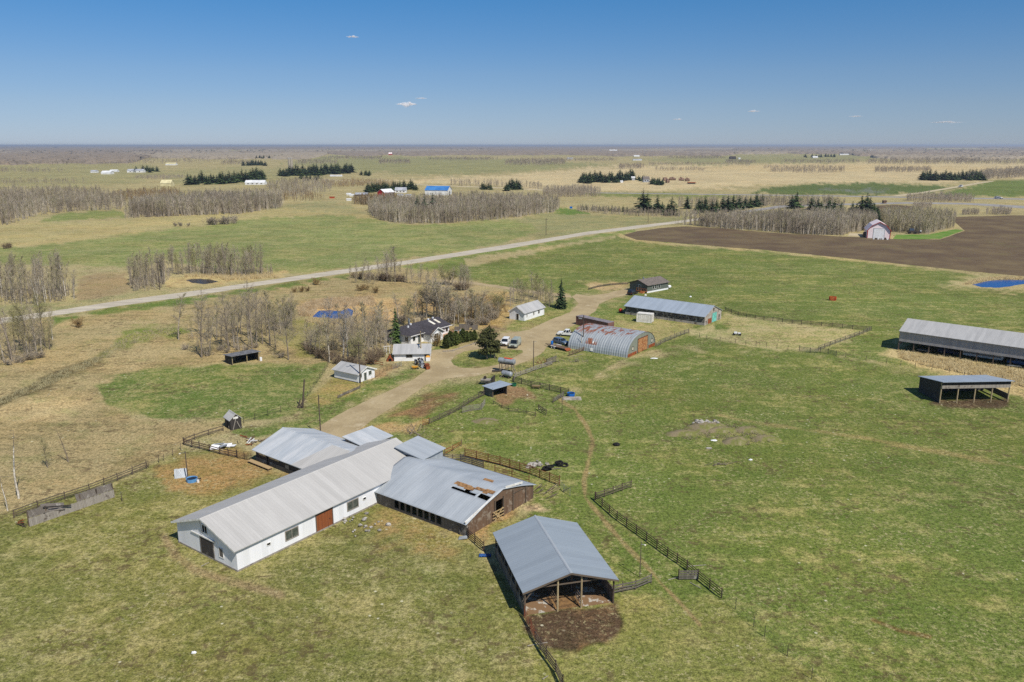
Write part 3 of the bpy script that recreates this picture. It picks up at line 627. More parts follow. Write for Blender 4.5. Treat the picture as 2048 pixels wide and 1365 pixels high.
# ---- the long white barn
e, _ = site('long_barn', 'long white barn with pale grey roof and orange wooden side door', 'barn', (475.8,1144), (752.7,1008.3))
BARN = e; L = 33.4
wall, roof = gable(e, L, 12.5, 3.05, 5.25, M('white_siding'), M('barn_roof'), ov=.45, ovg=.5, fascia=M('trim_white'))
obj('skirting', MB().box(-.06, L+.06, -.06, 12.56, 0, .22), M('pale_boards'), e)
opening(e, 'door', 'f', 0, 13.6, .15, 2.7, 2.35, M('orange_door'), M('rail_wood'), .14, True)
for a, wd, z0, ht in ((8.2, 1.9, 1.05, 1.15), (18.7, 1.9, 1.05, 1.15)): opening(e, 'window', 'f', 0, a, z0, wd, ht, M('old_glass'), M('pale_boards'), .12)
for a in (4.6, 20.9): opening(e, 'window', 'f', 0, a, 1.55, .5, .3, M('dark_glass'), M('trim_white'), .07, name='vent')
opening(e, 'door', 'l', 0, 6.0, .1, 2.6, 2.3, M('dark_boards'), M('grey_boards'), .14, True)
opening(e, 'window', 'l', 0, 6.2, 3.3, .95, .95, M('dark_inside'), M('white_paint'), .1, name='loft_hatch')
opening(e, 'window', 'l', 0, 3.1, .95, .8, 1.15, M('grey_boards'), M('trim_white'), .08)
obj('door_track', MB().box(-.14, -.04, 4.3, 9.2, 2.56, 2.72), M('trim_white'), e)
obj('lightning_wire', MB().tube((-.52,6.4,5.35), (-.1,6.7,3.0), .02, n=4), M('steel_dark'), e)

# ---- left wing: dark boarded shed with worn galvanised roof
e, _ = site('side_shed', 'grey metal roofed shed with dark board wall joining the white barn on its left', 'shed', (513,922), (579,948))
WING = e; LW = 16.8; WW = 11.4
gable(e, LW, WW, 2.1, 3.95, M('dark_boards'), M('galv_roof_worn'), ov=.55, ovg=.3)
for a, wd in ((1.75, 1.9), (4.9, 2.6)):
    opening(e, 'window', 'f', 0, a, 1.32, wd, .42, M('straw'), M('dark_boards'), .08)
opening(e, 'door', 'f', 0, 3.2, .05, .55, 1.65, M('dark_inside'), M('grey_boards'), .06)
opening(e, 'door', 'f', 0, 8.2, .1, .95, 1.25, M('pale_boards'), M('grey_boards'), .06)
obj('skirting', MB().box(-.05, LW, -.05, -.004, 0, .75), M('grey_boards'), e)
rp = MB(); s_ = (3.95-2.1)/5.7
rp.slab([(9.9,-.53,2.1-.53*s_+.135),(LW,-.53,2.1-.53*s_+.135),(LW,5.6,3.95-.1*s_+.135),(12.6,5.6,3.95-.1*s_+.135)], .012)
obj('roof_patch', rp, M('barn_roof'), e)
bk = thing('feed_bunk', 'low pale plank platform along the dark shed wall by the orange dirt', 'feed bunk', G(507,920)+Vector((0,-.6,0)), e.rotation_euler.z)
d = MB(); d.box(0, 5.6, -.95, -.1, .34, .42)
obj('deck', d, M('new_wood'), bk); lg = MB()
for i in range(5): lg.box(.2+i*1.27, .34+i*1.27, -.9, -.15, 0, .339)
obj('trestle', lg, M('rail_wood'), bk)

# ---- right wing: sagging galvanised roof with torn holes
e, _ = site('cattle_barn', 'sagging grey roofed cattle barn with torn roof holes and brown plank end', 'barn', (753,1007), (934.5,1075))
L = 17.0; W = 15.0; h = 2.1; rh = 4.25; x0 = -1.6
def sag(x, y):
    v = y/(W/2) if y <= W/2 else (W-y)/(W/2)
    z = h+(rh-h)*v
    return z+.22*math.sin(v*math.pi)*(.7+.5*math.sin(x*.55+v*2.2))-.10*math.sin(x*.9+v*5)*v+.03
nx, ny = 44, 36; vs = []; fs = []
for i in range(nx+1):
    for j in range(ny+1):
        x = x0+(L+.25-x0)*i/nx; y = -.5+(W+1.0)*j/ny
        vs.append((x, y, sag(x, y) if 0 <= y <= W else h-(.14 if True else 0)*min(abs(y), abs(y-W))/.5*1.0+.03))
def hole(i, j):
    x = x0+(L-x0)*(i+.5)/nx; y = -.5+(W+1.0)*(j+.5)/ny
    return (10.2 < x < 14.6 and 4.2+(x-10)*.0 < y < 4.9) or (15.0 < x < 16.6 and 4.4 < y < 5.5) or (12.2 < x < 13.4 and 4.8 < y < 5.5)
for i in range(nx):
    for j in range(ny):
        if not hole(i, j): a = i*(ny+1)+j; fs.append((a, a+ny+1, a+ny+2, a+1))
sh = MB().add(vs, fs); ro = obj('roof', sh, M('galv_roof'), e, smooth=True)
md = ro.modifiers.new('thickness', 'SOLIDIFY'); md.thickness = .05; md.offset = -1
def torn(px, py, n, seed, wd=.7):
    r = random.Random(seed); m = MB()
    for k in range(n):
        x = px+r.uniform(-1.2, 1.2); y = py+r.uniform(-.4, .4); z = sag(x, y)+.06+r.uniform(0, .06); a = r.uniform(-.3, .3); l = r.uniform(.4, 1.0); q = r.uniform(.2, wd)
        m.slab([(x-l,y-q,z-.1),(x+l*.9,y-q*.6,z-.06),(x+l,y+q,z+.12),(x-l*.7,y+q*.8,z+.15)], .03)
    return m
obj('torn_sheathing', torn(12.2, 5.4, 4, 3, .4), M('torn_board'), e)
obj('torn_sheathing', torn(15.7, 5.8, 3, 5, .35), M('torn_board'), e)
obj('torn_sheathing', torn(13.6, 8.2, 2, 6, .25), M('torn_board'), e)
w_ = MB(); w_.box(x0+1.6, 3.5, 0, .14, 0, h); w_.box(12.6, L, 0, .14, 0, h-.25); w_.box(3.5, 12.6, 0, .14, 0, .38); w_.box(3.5, 12.6, 0, .14, 1.68, h)
pw = 9.1/8
for k in range(9):
    xa = 3.5+k*pw
    w_.box(xa-(.13 if k else 0), xa+(.13 if k < 8 else 0), .001, .139, .38, 1.68)
    if k < 8:
        for sx, xx in ((1, xa+.13), (-1, xa+pw-.13)):
            w_.add([(xx,.002,1.68),(xx+sx*.26,.002,1.68),(xx,.002,1.42),(xx,.138,1.68),(xx+sx*.26,.138,1.68),(xx,.138,1.42)], [(0,1,2),(3,5,4),(0,3,4,1),(1,4,5,2),(2,5,3,0)])
obj('wall', w_, M('grey_boards'), e, (0,0,0))
bw = MB(); bw.box(0, L, W-.14, W, 0, h); obj('rear_wall', bw, M('dark_boards'), e)
ew = MB()
def zr(y): return sag(L, y)-.12
def panel(m, ya, yb, za, top=None, n=6, xo=0):
    for k in range(n):
        y0 = ya+(yb-ya)*k/n; y1 = ya+(yb-ya)*(k+1)/n; t0, t1 = (top, top) if top else (zr(max(y0,.01)), zr(min(y1,W-.01)))
        m.hexa([(L-.14+xo,y0,za),(L+xo,y0,za),(L+xo,y1,za),(L-.14+xo,y1,za)], [(L-.14+xo,y0,t0),(L+xo,y0,t0),(L+xo,y1,t1),(L-.14+xo,y1,t1)])
panel(ew, .14, 5.9, 0); panel(ew, 5.9, 7.7, 2.75, n=2); panel(ew, 7.7, W-.14, 0)
obj('end_wall', ew, M('brown_boards'), e)
pp = MB(); pp.bar((L+.1,-.5,2.28),(L+.1,5.6,3.75),.12,.3); pp.bar((L+.1,8.2,4.15),(L+.1,12.1,3.5),.12,.3)
obj('fascia', pp, M('trim_white'), e)
fr = MB()
for y in (5.85, 7.75): fr.box(L+.01, L+.16, y-.08, y+.08, 0, 3.0)
fr.box(L+.005, L+.15, 9.9, 10.05, 0, 3.2); fr.box(L+.005, L+.15, 12.9, 13.05, 0, 2.6)
fr.bar((L+.1,9.9,2.6),(L+.1,13,2.5),.05,.1)
obj('door_post', fr, M('rail_wood'), e)
br = MB()
for z in (.5, .95, 1.4): br.bar((L+.25,5.2,z+.1),(L+.25,7.6,z),.05,.14)
br.bar((L+.3,5.4,.1),(L+.3,7.3,1.6),.05,.14); br.bar((L+.35,5.3,1.5),(L+.9,6.6,.1),.05,.14)
obj('gate', br, M('new_wood'), e)
brk = MB(); brk.bar((13.9,-.06,.1),(15.4,-.06,1.3),.04,.2); brk.bar((15.9,-.05,.2),(15.9,-.05,1.8),.04,.3)
obj('loose_board', brk, M('grey_boards'), e); CATTLE = e

# ---- small lean-to sheds at the far end of the barn
p = [G(845.5,917,4.3), G(889.5,898,4.0)]
e = thing('tower_shed', 'small square shed with slanting grey roof at the far barn end', 'shed', (p[0].x, p[0].y, 0), math.atan2(p[1].y-p[0].y, p[1].x-p[0].x))
Lr = (p[1]-p[0]).length
w_ = MB(); w_.hexa([(.2,.2,0),(Lr-.25,.2,0),(Lr-.25,4.9,0),(.2,4.9,0)], [(.2,.2,3.9),(Lr-.25,.2,3.9),(Lr-.25,4.9,4.75),(.2,4.9,4.75)]); obj('wall', w_, M('galv_wall'), e)
r_ = MB(); r_.slab([(-.25,-.2,4.2),(Lr,-.2,4.2),(Lr,5.3,5.1),(-.25,5.3,5.1)], .12); obj('roof', r_, M('galv_roof'), e)
obj('eave_gap_shade', MB().box(-.02, .18, .25, 4.85, 3.7, 4.05), M('dark_inside'), e)  # solid near-black box; the shade under the raised eave is put into its colour
p = [G(728,890,3.0), G(778,884,3.0)]
e = thing('milk_shed', 'low blue grey roofed shed half hidden behind the barn ridge', 'shed', (p[0].x, p[0].y, 0), R(-37)+math.pi/2)
w_ = MB(); w_.hexa([(0,0,0),(6,0,0),(6,4.5,0),(0,4.5,0)], [(0,0,2.6),(6,0,2.6),(6,4.5,3.2),(0,4.5,3.2)]); obj('wall', w_, M('grey_boards'), e)
r_ = MB(); r_.slab([(-.3,-.3,2.75),(6.3,-.3,2.75),(6.3,4.9,3.4),(-.3,4.9,3.4)], .1); obj('roof', r_, M('galv_roof_worn'), e)

# ---- open pole barn in front
e, _ = site('pole_barn', 'open fronted pole barn with blue grey gable roof and three stalls', 'pole barn', (1049.5,1233), (1226.4,1206.7))
POLE = e; L = 10.3; D = 13.6; eh = 3.0; ah = 4.55
ro = MB(); s_ = (ah-eh)/(L/2)
ro.slab([(-.35,-.4,eh-.35*s_+.2),(L/2,-.4,ah+.2),(L/2,D+.3,ah+.2),(-.35,D+.3,eh-.35*s_+.2)][::-1], .07); ro.slab([(L/2+.004,-.4,ah+.2),(L+.45,-.4,eh-.45*s_+.2),(L+.45,D+.3,eh-.45*s_+.2),(L/2+.004,D+.3,ah+.2)][::-1], .07)
rf = obj('roof', ro, M('shelter_roof'), e)
obj('ridge_cap', MB().hexa([(L/2-.17,-.42,ah+.17),(L/2+.17,-.42,ah+.17),(L/2+.17,D+.32,ah+.17),(L/2-.17,D+.32,ah+.17)], [(L/2-.05,-.42,ah+.25),(L/2+.05,-.42,ah+.25),(L/2+.05,D+.32,ah+.25),(L/2-.05,D+.32,ah+.25)]), M('galv_roof'), rf)
fa = MB(); fa.bar((-.35,-.42,eh-.35*s_+.08),(L/2,-.42,ah+.08),.04,.2); fa.bar((L/2,-.42,ah+.08),(L+.45,-.42,eh-.45*s_+.08),.04,.2)
obj('fascia', fa, M('rail_wood'), rf)
tr = MB(); 
for k in range(5):
    y = k*D/4
    for sx in (0, 1):
        xa = 0 if sx == 0 else L
        tr.bar((xa,y,eh-.03),(L/2,y,ah-.03),.08,.16)
    tr.bar((1.6,y,eh+.28),(L-1.6,y,eh+.28),.07,.14)
for y in (1.2, 2.9, 4.6, 6.3, 8, 9.7, 11.4, 13):
    pass
obj('rafter', tr, M('rail_wood'), e)
for k in range(5):
    for x in ((0, 3.75, 6.5, L) if k < 2 else (0, 3.75, 6.5, L)):
        zt = eh if x in (0, L) else min(ah-.4, eh+min(x, L-x)*s_-.1)
        m = MB().tube((x, k*D/4, -.0), (x, k*D/4, zt), .11, .1, n=7)
        obj('post', m, M('post_wood') if not (k == 0 and x in (3.75, 6.5)) else M('pale_pole'), e)
bc = MB()
for y in (0,): 
    bc.bar((.08,y,2.0),(1.0,y,eh+.1),.06,.12); bc.bar((L-.08,y,2.0),(L-1.0,y,eh+.1),.06,.12)
    bc.bar((3.8,y+.1,1.4),(3.8,y+1.2,.4),.06,.12); bc.bar((6.55,y+.1,1.5),(6.55,y+1.3,.4),.06,.12)
obj('brace', bc, M('rail_wood'), e)
lw = MB(); lw.box(-.06, .02, .12, D, .05, 1.35); lw.box(-.06,.02,.12,D,2.45,2.9)
for k in range(8): lw.box(-.09+.0, -.0, .4+k*1.7, .55+k*1.7, 1.35, 2.45)
obj('side_boards', lw, M('grey_boards'), e)
rw = MB().box(L-.02, L+.07, .15, D, .05, 1.65); obj('side_boards', rw, M('grey_boards'), e)
bkw = MB().box(0, L, D+.02, D+.1, .05, 1.5); obj('rear_boards', bkw, M('grey_boards'), e)
for x in (3.75, 6.5):
    dv = MB()
    for z in (.5, .95, 1.4): dv.bar((x+.02, .3, z), (x+.02, D-.3, z), .05, .12)
    obj('stall_divider', dv, M('rail_wood'), e)
def slabmat():
    t = NT('stall_floor'); co = t.coord(); f = t.ramp(t.noise(co, .8, 6, .7), .52, .56)
    t.link(t.mix(f, S(128,100,70), S(184,178,166)), t.b.inputs['Base Color']); t.b.inputs['Roughness'].default_value = .9; return t.m
SF = slabmat()
for xa, xb in ((.1, 3.6), (6.65, 10.2)): obj('floor_slab', MB().box(xa, xb, .15, D-.1, -.05, .08), SF, e)
obj('floor_bedding', MB().box(3.61, 6.64, .3, D-.1, -.05, .04), plain('bedding', S(140,108,70), S(104,80,54), scale=2), e)
lampb = MB().box(4.6, 5.0, 1.2, 1.3, 3.3, 3.42); obj('lamp', lampb, M('lamp_glass'), e)

# ---- long machine shed at the right edge
e, _ = site('machine_shed', 'long grey metal machine shed open along its front, at the right edge', 'machine shed', (1796,700.5), (2020,734.8))
MACH = e; L = 48.6; W = 12.4; eh = 5.0; rh = 7.0
ro = MB(); s_ = (rh-eh)/(W/2); ro.slab([(-.2,-.5,eh-.5*s_+.15),(L+.2,-.5,eh-.5*s_+.15),(L+.2,W/2,rh+.15),(-.2,W/2,rh+.15)], .08); ro.slab([(-.2,W/2+.004,rh+.15),(L+.2,W/2+.004,rh+.15),(L+.2,W+.3,eh-.3*s_+.15),(-.2,W+.3,eh-.3*s_+.15)], .08)
obj('roof', ro, M('shed_roof'), e)
obj('front_wall', MB().box(0, L, -.1, -.02, 2.35, eh-.02), M('shed_wall'), e)
w_ = MB(); w_.box(0, L, W-.1, W, 0, eh); obj('rear_wall', w_, M('shed_wall'), e)
for xx in (0, L-.1):
    w_ = MB().prism([(0,1.2),(W-.12,1.2),(W-.12,eh),(W/2,rh),(0,eh)], xx, xx+.1, axis='x'); obj('end_wall', w_, M('shed_wall'), e)
for k in range(15): obj('post', MB().box(k*3.47-.11, k*3.47+.11, .0, .22, 0, eh-.1), M('post_wood'), e)
for k in range(1, 14, 2): obj('rear_post', MB().tube((k*3.47, W/2, 0), (k*3.47, W/2, rh-.1), .12, n=6), M('post_wood'), e)

# ---- cattle shelter below it
e, L = site('cattle_shelter', 'three sided dark board cattle shelter with slanting metal roof in the pasture', 'shelter', (1879.4,806.9), (2015.4,804.4))
W = 7.8; fh, bh = 4.35, 3.2
r_ = MB(); r_.slab([(-.35,-.7,fh+.25),(L+.35,-.7,fh+.25),(L+.35,W+.3,bh+.1),(-.35,W+.3,bh+.1)], .09); obj('roof', r_, M('blue_metal_roof'), e)
w_ = MB(); w_.prism([(0,0),(W,0),(W,bh-.02),(0,fh-.02)], 0, .1, axis='x'); obj('side_wall', w_, M('dark_boards'), e)
obj('rear_wall', MB().box(.1, L, W-.1, W, 0, bh-.05), M('dark_boards'), e)
obj('side_rail', MB().box(L-.1, L, .15, W-.1, .5, 1.7), M('grey_boards'), e)
obj('fascia', MB().box(.0, L, -.1, -.02, 3.75, fh), M('dark_boards'), e); obj('fascia', MB().box(.0, L, -.13, -.03, 3.05, 3.74), M('pale_boards'), e)
for k in range(5): obj('post', MB().tube((k*L/4, .1, 0), (k*L/4, .1, fh-.1), .13, n=7), M('pale_pole'), e)
for k in range(1, 4): obj('rear_post', MB().tube((k*L/4, W-.35, 0), (k*L/4, W-.35, bh), .11, n=6), M('post_wood'), e)

# ---- quonset hut
e, W = site('quonset_hut', 'rusty corrugated metal arched hut with orange slatted double door', 'quonset', (1254.7,716.5), (1310.8,691.2))
D = 16.9; H = 4.75; nb = 26; na = 22
def arc(t, k=1.0): return (W/2-W/2*k*math.copysign(abs(math.cos(t))**.86, math.cos(t)), H*k*abs(math.sin(t))**.93)
vs = []; fs = []; nyy = nb*4
for i in range(nyy+1):
    y = D*i/nyy; kk = 1+(.006 if (i//2) % 2 else 0)
    for j in range(na+1): x, z = arc(math.pi*j/na, kk); vs.append((x, y, z))
for i in range(nyy):
    for j in range(na): a = i*(na+1)+j; fs.append((a, a+1, a+na+2, a+na+1))
def quonmat():
    t = NT('corrugated_rusting'); co = t.coord(); sep = t.new('ShaderNodeSeparateXYZ'); t.link(co, sep.inputs[0])
    n1 = t.noise(t.mapping(co, (.35, 1.2, .35)), .9, 6, .75)
    o = t.mix(t.ramp(t.noise(t.mapping(co, (.15, 1.4, .15)), 1.4, 4, .7), .4, .62), S(178,182,182), S(158,164,166))
    crest = t.ramp(sep.outputs[2], 3.5, 4.5)
    m1 = t.ramp(t.math('ADD', n1, t.math('MULTIPLY', crest, .15)), .64, .70)
    yb = t.math('MULTIPLY', t.ramp(sep.outputs[1], 8.6, 9.2), t.ramp(sep.outputs[1], 11.8, 12.3, 1, 0))
    zb = t.math('MULTIPLY', t.math('MULTIPLY', t.ramp(sep.outputs[2], 1.7, 1.9), t.ramp(sep.outputs[2], 2.9, 3.3, 1, 0)), t.ramp(sep.outputs[0], 5, 6, 1, 0))
    m2 = t.math('MULTIPLY', t.math('MULTIPLY', yb, zb), t.ramp(n1, .46, .52))
    yb3 = t.math('MULTIPLY', t.ramp(sep.outputs[1], 10.5, 13, 0, 1), t.math('MULTIPLY', crest, t.ramp(n1, .46, .54)))
    o = t.mix(t.math('MAXIMUM', t.math('MAXIMUM', m1, m2), yb3), o, t.mix(t.noise(co, 3, 4, .7), S(176,104,58), S(120,80,68)))
    t.link(o, t.b.inputs['Base Color']); t.b.inputs['Roughness'].default_value = .5; t.b.inputs['Metallic'].default_value = .25; return t.m
obj('shell', MB().add(vs, fs), quonmat(), e)
en = MB(); pts = [arc(math.pi*j/20, .985) for j in range(21)]
for y0, y1 in ((.12, .2), (D-.2, D-.12)): en.prism(pts, y0, y1)
obj('end_wall', en, sheet_metal('quonset_end', S(158,162,148), S(140,144,132), 'x', .3, rust=S(150,84,54), rust_lo=.66), e)
dw = 5.2; dc = W*.53
for k in (0, 1):
    d0 = MB().box(dc-dw/2+k*dw/2+.03, dc+k*dw/2-.03, .04, .115, .05, 3.55); dd = obj('door', d0, M('rust'), e)
    sl = MB()
    for q in range(11): sl.box(dc-dw/2+k*dw/2+.08, dc+k*dw/2-.08, .0, .038, .2+q*.3, .36+q*.3)
    obj('door_slats', sl, plain('door_slat_paint', S(192,152,104), S(158,104,64), scale=1.5, lo=.45, hi=.6), dd)
obj('door_frame', MB().box(dc-dw/2-.14, dc-dw/2-.01, .0, .118, 0, 3.7).box(dc+dw/2+.01, dc+dw/2+.14, .0, .118, 0, 3.7).box(dc-dw/2-.01, dc+dw/2+.01, .0, .118, 3.57, 3.7), M('brown_boards'), e)
for a in (2.9, 13.4): opening(e, 'window', 'f', .12, a, 1.35, .55, .75, M('lamp_glass'), M('steel_dark'), .12)
bs = MB().box(.35, 4.9, .03, .114, 0, .75).box(11.6, W-.3, .03, .114, 0, .8); obj('base_flashing', bs, M('rust'), e)
obj('roof_patch', MB().add([(arc(R(24),1.02)[0],9.75,arc(R(24),1.02)[1]),(arc(R(31),1.02)[0],9.75,arc(R(31),1.02)[1]),(arc(R(31),1.02)[0],10.1,arc(R(31),1.02)[1]),(arc(R(24),1.02)[0],10.1,arc(R(24),1.02)[1])],[(0,1,2,3)]), M('trim_white'), e)
obj('roof_patch', MB().add([(arc(R(3),1.025)[0]-.02,9.5,arc(R(3),1.025)[1]),(arc(R(11),1.02)[0]-.02,9.5,arc(R(11),1.02)[1]),(arc(R(11),1.02)[0]-.02,10.3,arc(R(11),1.02)[1]),(arc(R(3),1.025)[0]-.02,10.3,arc(R(3),1.025)[1])],[(0,1,2,3)]), M('trim_white'), e)
QUON = e

# ---- weathered long barn behind it
e, L = site('weathered_barn', 'long low weathered barn with peeling white end and turquoise door', 'barn', (1250.3,628.6), (1408.6,651.6))
W = 11.4
gable(e, L, W, 2.65, 4.8, M('flaking_boards'), M('blue_metal_roof'), ov=.5, ovg=.3)
ew = MB().prism([(0,0),(W,0),(W,2.62),(W/2,4.74),(0,2.62)], L+.004, L+.05, axis='x'); obj('end_boards', ew, M('flaking_end'), e)
opening(e, 'door', 'r', L+.05, 6.4, .1, 3.0, 2.7, plain('turquoise_paint', S(118,196,182), S(96,168,156), scale=1.4), M('pale_boards'), .1, True)
opening(e, 'door', 'r', L+.05, 3.2, .1, 2.4, 1.5, M('rust'), M('pale_boards'), .08)
opening(e, 'door', 'r', L+.05, 9.8, .1, 1.1, 1.6, M('grey_boards'), M('pale_boards'), .08)
for k in range(14): opening(e, 'window', 'f', 0, 9+k*1.15, 1.25, .6, .35, M('dark_inside'), M('pale_boards'), .06)
opening(e, 'window', 'r', L+.05, 5.6, 3.6, .6, .6, M('dark_inside'), M('pale_boards'), .08)
obj('skirting', MB().box(.0, L, -.06, -.004, 0, .8), M('flaking_end'), e)

# ---- green bungalow, white hall, garage, small sheds, outhouse
e, L = site('green_bungalow', 'green sided bungalow with brown shingle roof beside the weathered barn', 'house', (1294,586.8), (1336,579))
gable(e, L, 7.9, 2.75, 4.15, M('green_siding'), M('shingle_brown'), ov=.5, ovg=.4, fascia=M('steel_dark'))
obj('skirting', MB().box(-.02, L+.02, -.05, -.004, 0, .55), M('white_paint'), e)
for a, wd in ((3.4, .8), (4.6, .8), (6.6, .9)): opening(e, 'window', 'f', 0, a, 1.1, wd, 1.2, M('dark_glass'), M('trim_white'), .08)
opening(e, 'door', 'l', 0, 3.3, .5, 1.0, 2.0, M('old_glass'), M('trim_white'), .1, True)
st = MB()
for k in range(4): st.box(-1.9+k*.35, -1.55+k*.35, .6+0, 2.2, 0, .13*(k+1))
st.box(-.5, -.06, -.2, 4.6, .4, .52)
for q in (0, 1.1, 2.2, 3.3, 4.4): st.box(-.5, -.42, q-.05, q+.05, .52, 1.4)
st.box(-.5, -.42, -.1, 4.5, 1.401, 1.48)
obj('deck', st, plain('deck_wood', S(186,120,70), S(154,94,54), scale=2), e)
obj('chimney', MB().box(2.2, 2.6, 3.6, 4.0, 4.1, 4.9), M('galv_pipe'), e)
obj('tank', MB().tube((L+.5,.6,.7), (L+1.9,.6,.7), .55, n=12), M('white_paint'), e)

e, L = site('white_hall', 'narrow white gabled outbuilding with grey roof beside the tall spruce', 'outbuilding', (1048.8,642.4), (1088.4,629.7))
gable(e, L, 5.3, 2.35, 4.05, M('white_paint'), M('shed_roof'), ov=.35, ovg=.35, fascia=M('trim_white'))
for a, wd in ((1.3, .35), (5.0, .5), (7.8, .8)): opening(e, 'window', 'f', 0, a, .95, wd, .95, M('dark_glass'), M('trim_white'), .08)
opening(e, 'door', 'l', 0, 2.4, .1, .85, 1.8, M('dark_glass'), M('trim_white'), .08, True)

e, L = site('garage', 'white garage with plain grey metal roof beside the drive', 'garage', (788.5,723), (860,722))
gable(e, L, 6.2, 2.0, 3.3, M('white_paint'), M('shed_roof'), ov=.55, ovg=.3, fascia=M('trim_white'))
opening(e, 'window', 'f', 0, 3.6, .95, 1.35, .7, M('dark_glass'), M('grey_boards'), .08)
opening(e, 'door', 'f', 0, 7.6, .05, .8, 1.75, M('grey_boards'), M('trim_white'), .08, True)
opening(e, 'door', 'r', L, 3.0, .05, 2.4, 1.8, M('pale_boards'), M('trim_white'), .1, True)

e, L = site('garden_shed', 'small white shed with grey roof and glazed gable front', 'shed', (669,756), (716.5,766.4))
W = 5.2
gable(e, L, W, 2.0, 3.05, M('white_paint'), M('shed_roof'), ov=.4, ovg=.35, fascia=M('trim_white'))
opening(e, 'door', 'r', L, 2.2, .1, .75, 1.7, M('old_glass'), M('trim_white'), .12, True)
opening(e, 'window', 'r', L, 3.7, .95, .9, .9, M('old_glass'), M('trim_white'), .1)
opening(e, 'window', 'r', L, .9, .95, .5, .8, M('old_glass'), M('trim_white'), .1)
obj('skirting', MB().box(-.03, L+.03, -.04, -.004, 0, .15), M('dark_boards'), e)

e, L = site('run_in_shed', 'black open fronted livestock shed on the edge of the small green paddock', 'shed', (465,731.5), (518,721.5))
W = 4.0
r_ = MB(); r_.slab([(-.4,-.6,2.35),(L+.4,-.6,2.35),(L+.4,W+.3,1.9),(-.4,W+.3,1.9)], .1); obj('roof', r_, plain('tar_roof', S(126,126,128), S(92,92,94), scale=1), e)
w_ = MB(); w_.prism([(0,0),(W,0),(W,1.82),(0,2.2)], 0, .1, axis='x'); obj('side_wall', w_, M('dark_boards'), e)
w_ = MB(); w_.prism([(0,0),(W,0),(W,1.82),(0,2.2)], L-.1, L, axis='x'); obj('side_wall', w_, M('dark_boards'), e)
obj('rear_wall', MB().box(.1, L-.1, W-.1, W, 0, 1.8), M('dark_boards'), e)
for x in (0.05, L*.55, L-.05): obj('post', MB().tube((x,-.05,0), (x,-.05,2.2), .08, n=6), M('pale_pole'), e)
obj('hay_rack', MB().box(.6, 2.2, W-1.0, W-.2, .2, 1.3), M('grey_boards'), e)
bb = obj('barrel', MB().tube((0,0,0), (0,0,.85), .3, n=10), M('white_paint'), None, G(522,722)); tag(bb, 'white barrel beside the black livestock shed', 'barrel')

e, L = site('outhouse', 'leaning dark plank outhouse with a pale gable roof', 'outhouse', (462,861.5), (484,856.5))
gable(e, L, 2.7, 1.95, 2.85, M('dark_boards'), M('barn_roof'), axis='y', ov=.22, ovg=.15)
opening(e, 'window', 'f', 0, L*.5, 2.02, .9, .42, M('trim_white'), M('grey_boards'), .05, name='gable_board')
obj('skew_board', MB().bar((.4,-.05,.1),(1.0,-.06,2.0),.04,.14).bar((1.7,-.3,0),(1.2,-.05,1.5),.04,.14), M('pale_boards'), e)
opening(e, 'door', 'l', 0, 1.3, .05, .8, 1.7, M('dark_inside'), M('grey_boards'), .06)

e, L = site('calf_shelter', 'little grey plank calf shelter with an oversized slanting metal roof', 'shelter', (967.5,788), (985,795.5))
r_ = MB(); r_.slab([(-.25,-.35,1.75),(L+.6,-.35,1.9),(L+.9,4.4,2.3),(-.25,4.4,2.05)], .07); obj('roof', r_, M('blue_metal_roof'), e)
obj('wall', MB().box(0, L, 0, .1, 0, 1.72).box(0, .1, .1, 3.6, 0, 1.75), M('grey_boards'), e)
obj('rear_wall', MB().box(.1, L, 3.5, 3.6, 0, 1.9), M('dark_boards'), e)
for x, y in ((L,.1), (L,3.6)): obj('post', MB().tube((x,y,0), (x,y,2.0), .08, n=6), M('post_wood'), e)

# ---- the dark roofed family house
e, L = site('farmhouse', 'white bungalow with dark shingle roof and cross gable among bare trees', 'house', (822,691), (899,668))
L = 15.6; W = 9.0; h, rh = 2.5, 4.2
wl_ = obj('wall', MB().box(0, L, 0, W, 0, h), M('white_paint'), e)
ro = MB(); o = .6; hp = 4.2
a0, a1, a2, a3 = (-o,-o,h), (L+o,-o,h), (L+o,W+o,h), (-o,W+o,h); r0, r1 = (hp,W/2,rh), (L+o,W/2,rh)
ro.add([a0,a1,a2,a3,r0,r1], [(0,1,5,4),(1,2,5),(2,3,4,5),(3,0,4),(3,2,1,0)])
rf = obj('roof', ro, M('shingle_dark'), e)
obj('gutter', MB().box(-o-.05, L+o+.05, -o-.08, -o-.002, h-.12, h+.06), M('trim_white'), rf)
xg = MB(); x0, x1 = 4.9, 9.7; xm = (x0+x1)/2
xg.add([(x0,-2.6,0),(x1,-2.6,0),(x1,-.004,0),(x0,-.004,0),(x0,-2.6,h-.1),(x1,-2.6,h-.1),(x1,-.004,h-.1),(x0,-.004,h-.1),(xm,-2.6,3.7),(xm,-.004,3.7)], [(0,1,5,8,4),(1,2,6,5),(3,0,4,7),(2,3,7,9,6),(4,8,9,7),(8,5,6,9)])
obj('gable_wall', xg, M('white_paint'), e)
gr = MB(); gs = (3.7-h+.1)/(xm-x0); yb = 3.2
gr.slab([(x0-.5,-3.1,h-.1-.5*gs+.12),(xm,-3.1,3.82),(xm,yb,3.82),(x0-.5,yb,h-.1-.5*gs+.12)][::-1], .1); gr.slab([(xm+.004,-3.1,3.82),(x1+.5,-3.1,h-.1-.5*gs+.12),(x1+.5,yb,h-.1-.5*gs+.12),(xm+.004,yb,3.82)][::-1], .1)
gf = obj('gable_roof', gr, M('shingle_dark'), e)
obj('fascia', MB().bar((x0-.5,-3.13,h-.5*gs-.08),(xm,-3.13,3.72),.03,.26).bar((xm,-3.13,3.72),(x1+.5,-3.13,h-.5*gs-.08),.03,.26), M('trim_white'), gf)
